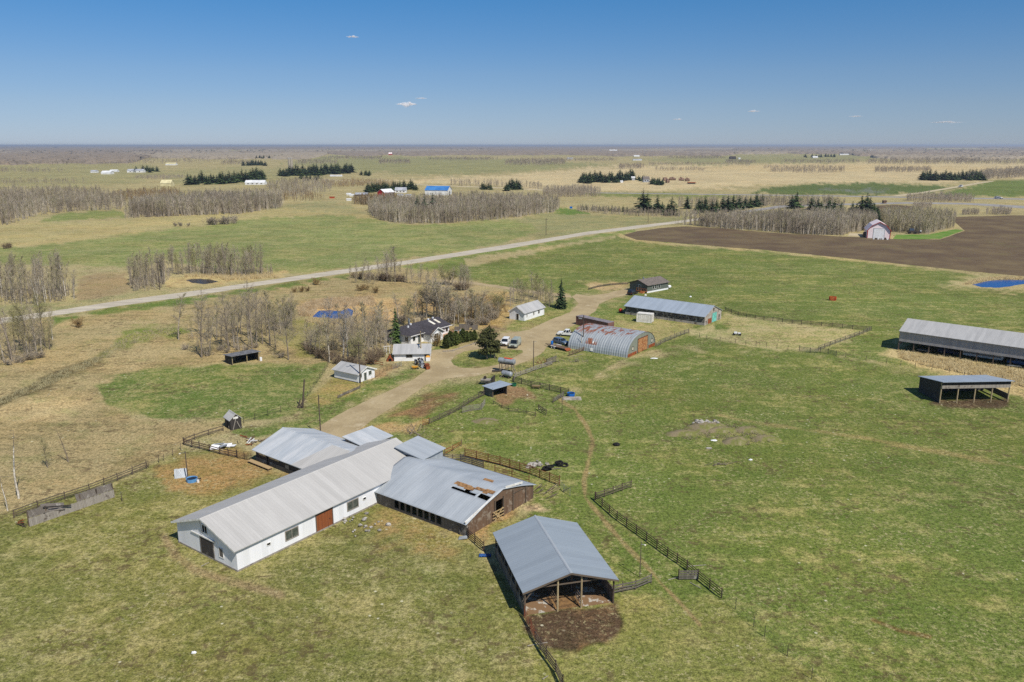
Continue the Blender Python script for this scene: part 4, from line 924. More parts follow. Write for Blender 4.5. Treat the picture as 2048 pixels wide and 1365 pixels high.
opening(e, 'window', 'f', -2.6, xm-.3, 1.0, 1.4, 1.1, M('dark_glass'), M('trim_white'), .1)
for a, wd in ((1.2, .9), (11.4, 1.0), (13.0, 1.0), (14.5, .9)): opening(e, 'window', 'f', 0, a, .9, wd, 1.1, M('dark_glass'), M('trim_white'), .1)
opening(e, 'door', 'f', 0, 3.2, .1, .95, 2.05, M('old_glass'), M('trim_white'), .1, True)
for a in (1.0, 3.2, 5.4): opening(e, 'window', 'l', 0, a*1.4, .9, 1.0, 1.1, M('dark_glass'), M('trim_white'), .1)
s_ = (rh-h)/(W/2+o)
for xx in (11.0, 13.2): obj('skylight', MB().slab([(xx,1.6,h+(1.6+o)*s_+.1),(xx+.8,1.6,h+(1.6+o)*s_+.1),(xx+.8,3.6,h+(3.6+o)*s_+.1),(xx,3.6,h+(3.6+o)*s_+.1)], .14), M('lamp_glass'), rf)
ch = MB().box(5.2, 5.6, 5.2, 5.6, rh-.6, rh+1.2); obj('chimney', ch, M('galv_pipe'), e)
obj('chimney', MB().box(8.6, 11.0, 6.2, 7.0, rh-1.2, rh+.35), M('pale_pole'), e)
for xx, yy in ((2.6,3.2),(4.4,3.9),(11.6,4.0),(13.6,4.1)): obj('roof_vent', MB().box(xx, xx+.4, yy, yy+.35, h+(yy+o)*s_-.1, h+(yy+o)*s_+.4), M('white_paint'), rf)
obj('deck', MB().box(10.6, 15.4, -3.4, -.05, .25, .4).box(10.6, 15.4, -3.4, -3.3, .41, 1.2).box(15.3, 15.4, -3.29, -.05, .41, 1.2), plain('deck_wood_pale', S(196,160,128), S(170,134,104), scale=2), e)
HOUSE = e

# ---- containers
def container(A, B, length, wid, label, m, mtop):
    e, _ = site('shipping_container', label, 'container', A, B); hh = 2.55; L = length
    w_ = MB(); n = int(L/.28)
    for side, yy in ((0, 0), (1, wid)):
        pts = []
        for k in range(n+1):
            x = L*k/n
            pts += [(x, yy+(.05 if side == 0 else -.05)*(k % 2)), ]
        for k in range(n):
            (xa, ya), (xb, yb) = pts[k], pts[k+1]
            q = [(xa,ya,.12),(xb,yb,.12),(xb,yb,hh-.1),(xa,ya,hh-.1)]
            w_.add(q, [(0,1,2,3) if side == 0 else (3,2,1,0)])
    w_.box(.0, .08, .06, wid-.06, .12, hh-.1); w_.box(L-.08, L, .06, wid-.06, .12, hh-.1)
    obj('wall', w_, m, e)
    fr = MB().box(-.04, L+.04, -.05, .06, 0, .119).box(-.04, L+.04, wid-.06, wid+.05, 0, .119)
    for xx in (-.04, L-.06):
        for yy in (-.05, wid-.06): fr.box(xx, xx+.1, yy, yy+.11, .12, hh-.101)
    obj('frame', fr, m, e)
    obj('roof', MB().box(-.04, L+.04, -.05, wid+.05, hh-.1, hh), mtop, e)
    for k in (0, 1): 
        d = obj('door', MB().box(L+.004, L+.05, .08+k*(wid/2-.03), wid/2-.02+k*(wid/2-.06), .14, hh-.13), m, e)
        obj('lock_rod', MB().tube((L+.08,.5+k*wid*.45,.2), (L+.08,.5+k*wid*.45,hh-.2), .03, n=5), M('galv_pipe'), d)
    return e, L
plain('container_brown', S(128,92,82), S(108,76,70), scale=1, rough=.6); plain('container_top', S(138,130,132), S(120,110,112), scale=.8, rough=.6)
plain('container_white', S(226,222,212), S(204,200,190), scale=1, rough=.6)
e, L = container((1152,649.5), (1233,668), 12.2, 2.44, 'long brown shipping container behind the arched hut', M('container_brown'), M('container_top'))
obj('plate', MB().box(1.0, 2.4, -.06, -.045, 1.95, 2.25), M('white_paint'), e)
container((1273,644), (1303,646.8), 4.4, 2.5, 'short white shipping container in front of the weathered barn', M('container_white'), M('container_white'))

# ================================================================ TREES
class Sticks:
    """many tapered sticks gathered into arrays"""
    def __init__(s): s.p = []; s.q = []; s.a = []; s.b = []
    def add(s, p, q, a, b): s.p.append(p); s.q.append(q); s.a.append(a); s.b.append(b)
    def arrays(s, n=3):
        p = np.array(s.p); q = np.array(s.q); a = np.array(s.a)[:, None]; b = np.array(s.b)[:, None]
        d = q-p; d /= np.linalg.norm(d, axis=1)[:, None]+1e-9
        h = np.where(np.abs(d[:, 2:3]) > .9, np.array([[1., 0, 0]]), np.array([[0, 0, 1.]]))
        u = np.cross(d, h); u /= np.linalg.norm(u, axis=1)[:, None]+1e-9; v = np.cross(d, u)
        V = []
        for c, r in ((p, a), (q, b)):
            for k in range(n):
                t = 2*math.pi*k/n; V.append(c+u*(math.cos(t)*r)+v*(math.sin(t)*r))
        V = np.stack(V, 1); N = len(p); base = (np.arange(N)*2*n)[:, None, None]
        F = np.array([[k, (k+1) % n, n+(k+1) % n, n+k] for k in range(n)])[None]+base
        return V.reshape(-1, 3), F.reshape(-1, 4)
def quads_cloud(P, size, r, up=0.0, asp=1.0):
    """small leaf sized faces at the given points, turned every way"""
    n = len(P); a = r.normal(size=(n, 3)); a /= np.linalg.norm(a, axis=1)[:, None]
    b = r.normal(size=(n, 3)); b -= a*(a*b).sum(1)[:, None]; b /= np.linalg.norm(b, axis=1)[:, None]
    s = size*r.uniform(.6, 1.3, (n, 1)); a = a*s*asp; b = b*s
    V = np.stack([P-a-b, P+a-b, P+a+b, P-a+b], 1).reshape(-1, 3)
    return V, np.arange(n*4).reshape(-1, 4)
def grow(r, H, style):
    """trunk and branches of one bare tree; returns (trunk sticks, crown sticks, bud points)"""
    T, K, B = Sticks(), Sticks(), []
    nst = {'willow': 7, 'bush': 16}.get(style, 1)
    for s_ in range(nst):
        az = r.uniform(0, 6.28); out = {'willow': .34, 'bush': .5}.get(style, .05)
        p = np.array([r.normal(0, .1*nst**.5), r.normal(0, .1*nst**.5), -.1]); d = np.array([math.cos(az)*out, math.sin(az)*out, 1.0]); d /= np.linalg.norm(d)
        h = H*(r.uniform(.7, 1.0) if nst > 1 else 1.0); n = 9; rad0 = (.012*H+.025)*(1 if nst == 1 else .45); path = [p]
        for k in range(n):
            q = p+d*h/n; d = d+r.normal(0, .05, 3)*np.array([1, 1, .2]); d[2] = max(d[2], .3); d /= np.linalg.norm(d)
            ra, rb = rad0*(1-k/n)**.8+.012, rad0*(1-(k+1)/n)**.8+.012
            (T if (k < n*.75 and style != 'bush') else K).add(p, q, ra, rb); p = q; path.append(p)
        lo = {'aspen': .38, 'poplar': .25, 'willow': .3, 'bush': .12, 'snag': .3}[style]
        nb = {'aspen': 34, 'poplar': 42, 'willow': 14, 'bush': 7, 'snag': 20}[style]
        for b in range(nb):
            f = lo+(1-lo)*((b+r.uniform())/nb); i = min(int(f*n), n-1); t = f*n-i; bp = path[i]*(1-t)+path[i+1]*t
            a = r.uniform(0, 6.28); rise = r.uniform(.45, 1.15) if style != 'snag' else r.uniform(-.1, .7)
            bl = H*{'aspen': .21, 'poplar': .31, 'willow': .28, 'bush': .3, 'snag': .16}[style]*(1.15-f*.75)*r.uniform(.6, 1.2)
            bd = np.array([math.cos(a), math.sin(a), rise]); bd /= np.linalg.norm(bd); br = .009+.005*bl
            prev = bp; m = 3
            for k in range(m):
                nx = prev+bd*bl/m; K.add(prev, nx, (br*(1-k/m)+.011)*(.6 if style == 'bush' else 1), (br*(1-(k+1)/m)+.011)*(.6 if style == 'bush' else 1))
                tw = {'bush': .5, 'willow': .7}.get(style, .66)
                for w_ in range({'snag': 1, 'bush': 5}.get(style, 5)):
                    td = bd+r.normal(0, .55, 3); td[2] += .25; td /= np.linalg.norm(td); tl = bl*r.uniform(.22, .5)
                    s0 = prev+(nx-prev)*r.uniform(); s1 = s0+td*tl; K.add(s0, s1, .015*tw, .009*tw)
                    if style != 'snag':
                        for y_ in range(2):
                            e_ = s0+(s1-s0)*r.uniform(.3, 1); ed = td+r.normal(0, .6, 3); ed /= np.linalg.norm(ed); K.add(e_, e_+ed*tl*.55, .012*tw, .007*tw)
                        B.append(s1)
                prev = nx; bd = bd+r.normal(0, .12, 3)+np.array([0, 0, .08]); bd /= np.linalg.norm(bd)
    return T, K, np.array(B) if B else np.zeros((0, 3))
TREEMESH = {}
def tree_meshes(kind, H, style, bark, twig, buds, seed, budsize=.06, dens=1.0):
    r = np.random.default_rng(seed); T, K, B = grow(r, H, style)
    tm = None
    if T.p: V, F = T.arrays(6); tm = np_mesh('trunk', V, F, [M(bark)])
    V, F = K.arrays(3); mi = np.zeros(len(F), int)
    if buds and len(B):
        V2, F2 = quads_cloud(B+r.normal(0, .1, B.shape), budsize*.7, r)
        F = np.concatenate([F, F2+len(V)]); V = np.concatenate([V, V2]); mi = np.concatenate([mi, np.ones(len(F2), int)])
    cm = np_mesh('crown', V, F, [M(twig), M(buds or twig)], mi)
    TREEMESH[kind] = (tm, cm)
def tree(kind, name, label, cat, loc, rz, s, group):
    tm, cm = TREEMESH[kind]; o = thing(name, label, cat, loc, rz, group); o.scale = s if isinstance(s, tuple) else (s, s, s)
    if tm: obj('trunk', tm, [], o)
    obj('crown', cm, [], o); return o
for k in range(4): tree_meshes(f'aspen{k}', 10, 'aspen', 'bark_pale', 'twig_grey', 'bud_green' if k % 2 else None, 10+k)
for k in range(2): tree_meshes(f'birch{k}', 10, 'aspen', 'bark_white', 'twig_grey', None, 20+k)
for k in range(4): tree_meshes(f'poplar{k}', 10, 'poplar', 'bark_grey', 'twig_olive' if k % 2 else 'twig_grey', 'bud_green' if k % 2 else None, 30+k)
for k in range(2): tree_meshes(f'willow{k}', 6, 'willow', 'bark_grey', 'twig_olive', 'bud_green', 40+k)
for k in range(3): tree_meshes(f'bush{k}', 2.6, 'bush', 'bark_grey', ('twig_brown', 'twig_willow', 'twig_grey')[k], None, 50+k)
for k in range(2): tree_meshes(f'snag{k}', 8, 'snag', 'bark_white' if k == 0 else 'bark_grey', 'bark_grey', None, 60+k)
BASEH = dict(aspen=10, birch=10, poplar=10, willow=6, bush=2.6, snag=8)
def plant(kind, x, y, top, label, group, name='bare_tree', cat='tree', wide=1.0, lean=0.0):
    """a tree on the spot read at (x, y) whose top is read `top` rows higher"""
    b = G(x, y); h = ZAT(b, y-top); base = BASEH[kind.rstrip('0123456789')]; s = h/base
    o = tree(kind, name, label, cat, b, random.uniform(0, 6.28), (s*wide, s*wide, s), group)
    if lean: o.rotation_euler = (0, R(lean), random.uniform(-.2, .2))
    return o
g = 'bare trees in the clump below the road at the left edge'; lb = 'bare grey poplar in the clump below the road at the left edge'
for i, (x, y, t) in enumerate([(55,712,95),(62,713,104),(75,716,80),(92,694,106),(8,726,92),(40,690,72),(70,700,84),(30,706,76),(84,708,70),(48,698,66),(15,698,80),(-14,715,90),(68,688,84),(100,700,60)]):
    plant(('aspen', 'poplar')[i % 2]+str(i % 4), x, y, t, lb, g)
plant('snag1', 25, 722, 138, 'tall crooked pale poplar towering over the clump at the left edge', g, lean=-3)
plant('birch0', 106, 680, 62, 'slim white barked tree on the right rim of the left edge clump', g)
g = 'bare trees standing between the black shed and the road'; lb = 'bare grey poplar in the open stand behind the black livestock shed'
for i, (x, y, t) in enumerate([(403,715,122),(422,710,80),(458,700,108),(467,697,92),(504,697,122),(484,669,82),(512,680,96),(538,691,106),(551,699,68),(360,680,92),(442,690,60),(495,676,84),(525,688,80),(478,688,88),(452,680,72),(560,668,70),(533,672,76),(500,660,72),(470,672,78),(432,680,74),(584,662,70),(515,690,60),(418,676,60),(398,668,64)]):
    plant(('poplar', 'aspen')[i % 2]+str((i*3) % 4), x, y, t, lb, g, lean=(-9 if i == 2 else random.uniform(-3, 3)))
plant('poplar0', 576, 720, 116, 'thick dark bare tree alone on the right side of the open stand', g, wide=.8)
plant('willow0', 573, 652, 62, 'broad fan shaped willow rising behind the open stand', 'bushy willows', 'bare_willow', wide=1.2)
plant('willow1', 556, 660, 40, 'low spreading willow at the foot of the fan shaped willow', 'bushy willows', 'bare_willow', wide=1.3)
g = 'bare trees around the slough pond'; lb = 'bare grey tree in the brush between the pond and the white garden shed'
for i, (x, y, t) in enumerate([(613,695,50),(631,713,66),(657,673,78),(660,724,92),(719,694,80),(732,680,76),(743,684,72),(751,688,84),(695,683,64),(681,672,62),(668,690,58),(640,700,48),(706,700,66),(724,712,62),(738,702,66),(755,700,80),(762,694,72),(748,714,58),(690,706,60),(622,704,44),(773,690,70),(765,676,74),(706,672,50),(730,664,58)]):
    plant(('poplar', 'aspen')[i % 2]+str(i % 4), x, y, t, lb, g)
for x, y, t, q in ((685,722,94,'left'), (697,723,112,'right')): plant('birch'+str(x % 2), x, y, t, f'white trunked bare tree behind the garden shed, {q} one of the pair', g)
plant('willow1', 713, 727, 62, 'fan shaped bare shrub tree just behind the white garden shed', 'bushy willows', 'bare_willow', wide=.9)
g = 'bare trees behind the farmhouse'; lb = 'bare tall tree growing behind the dark roofed farmhouse'
for i, (x, y, t) in enumerate([(854,636,66),(866,636,60),(876,638,72),(880,641,76),(827,640,46),(812,642,42),(884,640,66),(894,642,60),(903,640,58),(917,646,54),(800,648,56),(846,632,52),(930,645,58),(950,642,58),(960,639,52),(931,652,46),(908,652,44),(942,636,50),(890,630,60),(870,628,58),(836,634,44),(968,646,48),(922,634,52),(818,654,52)]):
    plant(('poplar', 'aspen')[(i+1) % 3 > 0]+str(i % 4), x, y, t*1.08, lb, g, wide=1.45)
g = 'bare trees beside the white hall'; lb = 'bare grey tree in the row behind the white hall'
for i, (x, y, t) in enumerate([(1021,613,44),(1042,606,46),(1065,595,52),(1071,595,46),(1026,606,44),(1098,615,46),(1048,603,42),(1076,598,42),(1034,600,42),(1058,604,40),(1086,604,44),(1092,610,36),(1104,606,44)]):
    plant(('aspen', 'poplar')[i % 2]+str(i % 4), x, y, t, lb, g, wide=1.1)
plant('willow0', 995, 624, 46, 'orange brown willow bush left of the white hall', 'bushy willows', 'bare_willow', wide=1.1)
g = 'bare trees along the near side of the road'; lb = 'bare tree in the brushy strip on the near side of the road'
for i, (x, y, t) in enumerate([(775,564,60),(790,562,56),(741,564,42),(727,562,46),(772,560,50),(800,560,40),(842,569,40),(884,568,40),(824,568,38),(813,565,36),(760,558,44),(700,560,30),(715,556,30),(858,570,34),(870,572,34),(905,573,40),(782,556,60)]):
    plant(('poplar', 'aspen')[i % 2]+str(i % 4), x, y, t, lb, g)
for x, y in ((931,576), (926,576), (937,578), (921,574)): plant('poplar2', x, y, 46, 'dense bare tree in the dark thicket at the end of the field track', 'thicket trees', wide=.8)
plant('willow0', 896, 570, 42, 'sprawling broken willow beside the dark roadside thicket', 'bushy willows', 'bare_willow', wide=1.5)
# left bottom edge
plant('snag0', 16.5, 1022, 74, 'thin white dead tree nearest the broken windbreak', 'dead trees', 'dead_tree')
plant('snag0', 38, 998, 136, 'tallest white dead tree at the left edge with a dark top', 'dead trees', 'dead_tree')
plant('poplar3', 96, 937, 62, 'small bare tree alone in the dry grass above the windbreak', 'dead trees', wide=.8)
plant('snag1', 136, 925, 74, 'bare dead trunk beside the small tree in the dry grass', 'dead trees', 'dead_tree')
# across the road
def scatter(poly, n, seed=0):
    r = np.random.default_rng(seed); P_ = np.array(poly, float); out = []
    lo, hi = P_.min(0), P_.max(0)
    while len(out) < n:
        q = r.uniform(lo, hi, (n*3, 2)); k = inpoly(q[:, 0], q[:, 1], poly); out += list(map(tuple, q[k]))
    return out[:n]
g = 'aspens in the grove left across the road'; lb = 'slim bare aspen in the grove across the road at the left edge'
for i, (x, y) in enumerate(scatter([(-90,612),(0,606),(70,612),(140,600),(152,592),(150,580),(0,582),(-90,588)], 62, 3)):
    plant(('aspen', 'birch')[i % 5 == 0]+str(i % 2 if i % 5 == 0 else i % 4), x, y, random.uniform(58, 84), lb, g, lean=random.uniform(-3, 3), wide=.8)
for x, y, t, ln, w_ in ((76,612,60,-8,'leaning left'), (148,598,50,8,'leaning right at the grove end')): plant('birch1', x, y, t+10, f'white aspen trunk {w_} at the road verge', g, lean=ln)
g = 'aspens in the two groves by the roadside pond'; lb = 'bare aspen in the dense clump left of the roadside pond'
for i, (x, y) in enumerate(scatter([(256,572),(265,582),(318,578),(332,566),(330,556),(290,552),(262,560)], 34, 4)):
    plant('aspen'+str(i % 4), x, y, random.uniform(48, 62), lb, g, wide=.8)
lb = 'bare aspen in the grove behind the roadside pond'
for i, (x, y) in enumerate(scatter([(335,550),(400,552),(480,555),(540,552),(545,545),(480,540),(400,538),(340,540)], 64, 5)):
    plant(('aspen', 'poplar')[i % 3 == 0]+str(i % 4), x, y, random.uniform(40, 58), lb, g, wide=.85)
# shrubs
def shrub(k, x, y, t, label, group=None, wide=1.0): return plant('bush'+str(k), x, y, t, label, group, 'bare_shrub', 'shrub', wide)
shrub(1, 157, 655, 24, 'rusty brown round shrub alone on the dry slope below the road', None, 1.3)
for x, y, t in ((590,585,12),(604,584,14),(616,583,12),(632,570,18),(720,582,16),(732,580,14),(752,586,16),(842,590,12)): shrub(1, x, y, t, 'small reddish shrub in the dry grass above the slough pond', 'reddish shrubs', 1.2)
for x, y, t in ((760,561,16),(770,562,18),(782,563,18),(795,563,18),(806,564,16),(748,560,16),(736,559,16),(722,558,16),(708,556,14),(930,580,20),(916,580,16)): shrub(0, x, y, t, 'dark low shrub in the hedge strip along the near road verge', 'verge shrubs', 1.5)
for x, y, t in ((640,716,26),(655,722,24),(672,728,24),(690,732,22),(708,733,22),(726,734,20),(742,728,26),(752,722,28),(764,715,24),(628,708,22),(614,700,20),(668,700,26),(690,694,24),(655,668,22),(640,664,20)): shrub(0, x, y, t, 'brown brush bush in the thicket behind the white garden shed', 'thicket bushes', 1.3)
for x, y, t in ((440,702,14),(452,706,12),(478,700,14),(494,702,14),(418,712,12),(510,696,12),(560,716,14),(372,700,14),(40,726,18),(60,720,20),(80,716,18),(20,730,16)): shrub(2, x, y, t, 'grey twiggy bush at the foot of the bare trees', 'understorey bushes', 1.4)
for x, y, t in ((806,646,26),(838,646,22),(896,648,24),(950,654,22),(970,650,22),(985,640,24),(905,622,26),(918,612,22),(880,612,24),(860,606,22),(925,626,24),(945,612,22),(965,628,24)): shrub(2, x, y, t, 'grey olive willow bush in the marsh behind the farmhouse', 'marsh willow bushes', 1.4)
for x, y, t in ((10,498,14),(-8,500,16),(20,497,12)): shrub(0, x, y, t, 'dark round bush on the hay field edge at the far left', 'hay field bushes', 1.2)
for x, y, t in ((417,450,16),(425,450,18),(433,450,19),(441,449,17),(449,449,18),(457,449,20),(468,447,20),(352,453,10),(362,453,11),(376,453,9)): shrub(2, x, y, t, 'dark round bush in the hedge row at the top of the hay field', 'hay field bushes', 1.1)
o = shrub(1, 875.4, 692, 34, 'copper coloured ornamental tree on the lawn in front of the farmhouse', None, .85)

# conifers
def spruce_mesh(kind, H, Rr, nl, nb, mat, seed, narrow=1.0, ragged_=.25):
    r = np.random.default_rng(seed); V = []; F = []
    for l in range(nl):
        f = l/(nl-1); z = H*(.06+.92*f); rad = Rr*(1-f)**.85*narrow+.05*Rr
        n = max(4, int(nb*(1-f*.6)))
        for b in range(n):
            a = r.uniform(0, 6.28); L_ = rad*r.uniform(1-ragged_*1.6, 1+ragged_*.6); drop = L_*r.uniform(.15, .45)
            d = np.array([math.cos(a), math.sin(a), 0]); s_ = np.array([-d[1], d[0], 0]); wd = L_*.30+.1
            p = np.array([0, 0, z+r.normal(0, H*.012)])
            for q in range(3):
                f0, f1 = q/3, (q+1)/3; zz0 = -drop*f0**1.5; zz1 = -drop*f1**1.5+ (.05*L_ if q == 2 else 0)
                w0, w1 = wd*(1.0-f0*.6), wd*(1.0-f1*.75); tl = r.normal(0, .35)
                o0 = p+d*L_*f0+np.array([0,0,zz0]); o1 = p+d*L_*f1+np.array([0,0,zz1]); ss = s_*math.cos(tl)+np.array([0,0,math.sin(tl)])
                k = len(V); V += [o0-ss*w0, o0+ss*w0, o1+ss*w1, o1-ss*w1]; F.append((k, k+1, k+2, k+3))
    V = np.array(V); cm = np_mesh('crown', V, np.array(F), [M(mat)])
    T = Sticks(); T.add(np.array([0,0,-.1]), np.array([0,0,H*.9]), H*.018+.04, .02); v, f_ = T.arrays(6); tm = np_mesh('trunk', v, f_, [M('bark_grey')])
    TREEMESH[kind] = (tm, cm)
for k in range(3): spruce_mesh(f'spruce{k}', 10, 2.3, 26, 15, ('needle_dark', 'needle_bright', 'needle_dark')[k], 70+k)
for k in range(3): spruce_mesh(f'farspruce{k}', 10, 2.9, 15, 15, ('needle_dark', 'needle_bright', 'needle_dark')[k], 80+k, ragged_=.35)
def cedar_mesh():
    r = np.random.default_rng(5); n = 900; z = r.uniform(0, 1, n); a = r.uniform(0, 6.28, n)
    rad = (.62*np.sin(np.clip(z*.96+.04, 0, 1)*math.pi)**.55*(1-z*.45))*r.uniform(.55, 1, n)**.5
    P_ = np.stack([np.cos(a)*rad, np.sin(a)*rad, .12+z*2.9], 1); V, F = quads_cloud(P_, .09, r, asp=1.7)
    cm = np_mesh('crown', V, F, [M('cedar_green')]); T = Sticks(); T.add(np.array([0,0,-.05]), np.array([0,0,2.2]), .07, .02); v, f = T.arrays(6)
    TREEMESH['cedar'] = (np_mesh('trunk', v, f, [M('bark_grey')]), cm)
cedar_mesh(); BASEH.update(spruce=10, farspruce=10, cedar=3.0, pine=7)
def pine_mesh(kind, seed):
    r = np.random.default_rng(seed); T, P_ = Sticks(), []
    p = np.array([0, 0, -.1]); lean = r.normal(0, .06, 2)
    for k in range(6):
        q = p+np.array([lean[0], lean[1], 7/6.5]); T.add(p, q, .15*(1-k/8)+.03, .15*(1-(k+1)/8)+.03); p = q
    for k in range(26):
        z = r.uniform(1.3, 6.6); a = r.uniform(0, 6.28); l = (1.0-abs(z-3.2)/5.5)*2.1*r.uniform(.5, 1.1)
        b = np.array([lean[0]*z*.9, lean[1]*z*.9, z]); e_ = b+np.array([math.cos(a)*l, math.sin(a)*l, .25*l]); T.add(b, e_, .05, .02)
        for c in range(4):
            ctr = b+(e_-b)*r.uniform(.45, 1.05); P_.append(ctr+r.normal(0, 1, (26, 3))*np.array([.36, .36, .2]))
    P_.append(np.array([lean[0]*7, lean[1]*7, 6.9])+r.normal(0, 1, (60, 3))*np.array([.3, .3, .4]))
    V, F = quads_cloud(np.concatenate(P_), .10, r, asp=1.4); cm = np_mesh('crown', V, F, [M('needle_pine')])
    v, f = T.arrays(6); TREEMESH[kind] = (np_mesh('trunk', v, f, [M('bark_grey')]), cm)
for k in range(3): pine_mesh(f'pine{k}', 90+k)
plant('spruce1', 792, 687, 74, 'tall narrow spruce at the left corner of the farmhouse', None, 'spruce_tree', wide=.85)
plant('spruce0', 1122, 617, 62, 'dense dark spruce beside the bend of the drive by the white hall', None, 'spruce_tree', wide=.98)
for k, (x, y, t, q) in enumerate([(974,719,58,'left'), (981,715,58,'tallest'), (990,717,48,'right')]):
    plant(f'pine{k}', x, y, t, f'dark pine in the drive turning circle, {q} of the three', 'pines in the turning circle', 'pine_tree', wide=1.1)
for k, (x, y, t) in enumerate([(893.6,697,25),(901,693,28),(911.8,690.5,26),(918.8,687,18),(925.8,685,25),(934,684,20),(941,682,18),(949,681,19)]):
    plant('cedar', x, y, t*1.05, 'narrow clipped cedar in the hedge row between the house and the drive', 'cedars in the hedge row', 'cedar_tree', wide=1.6)
MIDSPRUCE = [(1285,425,40),(1294,424,34),(1314,426,31),(1324,426,20),(1335,431,22),(1343,431,33),(1374,418,23),(1398,423,25),(1410,421,25),(1424,425,22),(1433,422,20),(1445,421,24),(1455,421,27),(1466,420,28),(1478,419,25),(1490,417,21),(1500,416,20),(1512,414,25),(1524,411,21),(1392,428,18),(1404,426,20),(1460,424,20)]
for i, (x, y, t) in enumerate(MIDSPRUCE): plant(f'farspruce{i%3}', x, y, t*1.2, 'dark spruce in the yard shelterbelt beyond the bend of the road', 'spruces in the shelterbelt beyond the road', 'spruce_tree', wide=1.6)
for i, x in enumerate((1165,1172,1185,1192,1199,1206,1217,1224,1230,1238,1246,1254,1266)): plant(f'farspruce{i%3}', x, 420+i*.45, random.uniform(11, 15), 'young spruce in the low tree row along the green field edge', 'young spruces in a row', 'spruce_tree', wide=1.4)
for i, (x, y, t) in enumerate([(1583,418,24),(1592,416,30),(1622,420,22),(1635,422,20),(1642,424,16),(1657,426,26),(1668,425,23),(1681,429,22),(1704,427,18),(1712,428,16),(1722,426,32),(1732,426,34),(1738,429,30),(1747,437,26),(1752,446,26),(1754,440,22)]):
    plant(f'farspruce{i%3}', x, y, t+7, 'dark spruce rising over the aspen grove by the pink white shed', 'spruces in the right grove', 'spruce_tree', wide=1.6)
for x, y, t, q in ((835,430,42,'left'), (850,434,45,'middle'), (866,430,46,'right')): plant('farspruce0', x, y, t, f'dark spruce in the bare grove in the middle distance, {q} of three', 'three grove spruces', 'spruce_tree', wide=1.1)
def row(pts, n, tlo, thi, label, group, seed, jy=3, wide=1.8):
    r = random.Random(seed)
    for k in range(n):
        f = (k+r.uniform(.1, .9))/n*(len(pts)-1); i = min(int(f), len(pts)-2); t = f-i
        x = pts[i][0]*(1-t)+pts[i+1][0]*t; y = pts[i][1]*(1-t)+pts[i+1][1]*t
        plant(f'farspruce{k%3}', x, y+r.uniform(-jy, jy*.3), r.uniform(tlo, thi), label, group, 'spruce_tree', wide=wide)
row([(376,370),(440,368),(490,364),(528,360)], 38, 16, 28, 'dark spruce in the windbreak left of the long roofed white house', 'spruces of the left windbreak', 1)
row([(262,345),(290,344),(300,345),(318,343)], 9, 9, 16, 'spruce beside the far white house at the left', 'spruces by the far white house', 2)
row([(560,353),(620,351),(660,350),(706,347)], 46, 14, 24, 'dark spruce in the wide windbreak by the silos', 'spruces of the silo windbreak', 3)
row([(600,361),(616,362),(638,360)], 7, 9, 15, 'spruce in the small clump below the silo windbreak', 'spruces below the silo windbreak', 4)
row([(719,351),(735,352),(740,352)], 5, 9, 12, 'lone spruce at the right end of the silo windbreak', 'spruces below the silo windbreak', 5)
row([(732,386),(760,384),(790,384),(835,380)], 26, 13, 22, 'dark spruce behind the red barn', 'spruces behind the red barn', 6)
row([(963,381),(984,380)], 5, 12, 18, 'spruce in the left clump of two beside the far road', 'spruces by the far road', 7)
row([(1012,382),(1026,380),(1040,379)], 7, 18, 26, 'spruce in the right clump of two beside the far road', 'spruces by the far road', 8)
row([(1160,368),(1190,366),(1230,365),(1268,360)], 36, 15, 26, 'dark spruce in the windbreak of the farmyard in the stubble field', 'spruces of the stubble farmyard', 9)
row([(1275,362),(1290,364)], 4, 8, 13, 'spruce between the farmyard house and its shed', 'spruces of the stubble farmyard', 10)
row([(1302,370),(1328,370)], 8, 11, 17, 'spruce at the right end of the stubble farmyard', 'spruces of the stubble farmyard', 11)
row([(1842,361),(1880,361),(1930,361),(1968,361)], 38, 12, 24, 'dark spruce in the right hand windbreak beyond the green flat', 'spruces of the right windbreak', 12)
row([(512,318),(530,318),(566,316)], 10, 5, 9, 'tiny far spruce in the dark row left of the silos', 'far spruces', 13, 1)
row([(486,332),(534,332)], 10, 9, 14, 'small far spruce in the row under the tiny far row', 'far spruces', 14, 1)
row([(1604,316),(1640,315),(1672,315)], 10, 5, 9, 'tiny far spruce around the white roofed far farm', 'far spruces', 15, 1)
row([(1424,306),(1455,306)], 9, 3, 5, 'tiny far spruce near the horizon', 'horizon spruces', 16, .5)

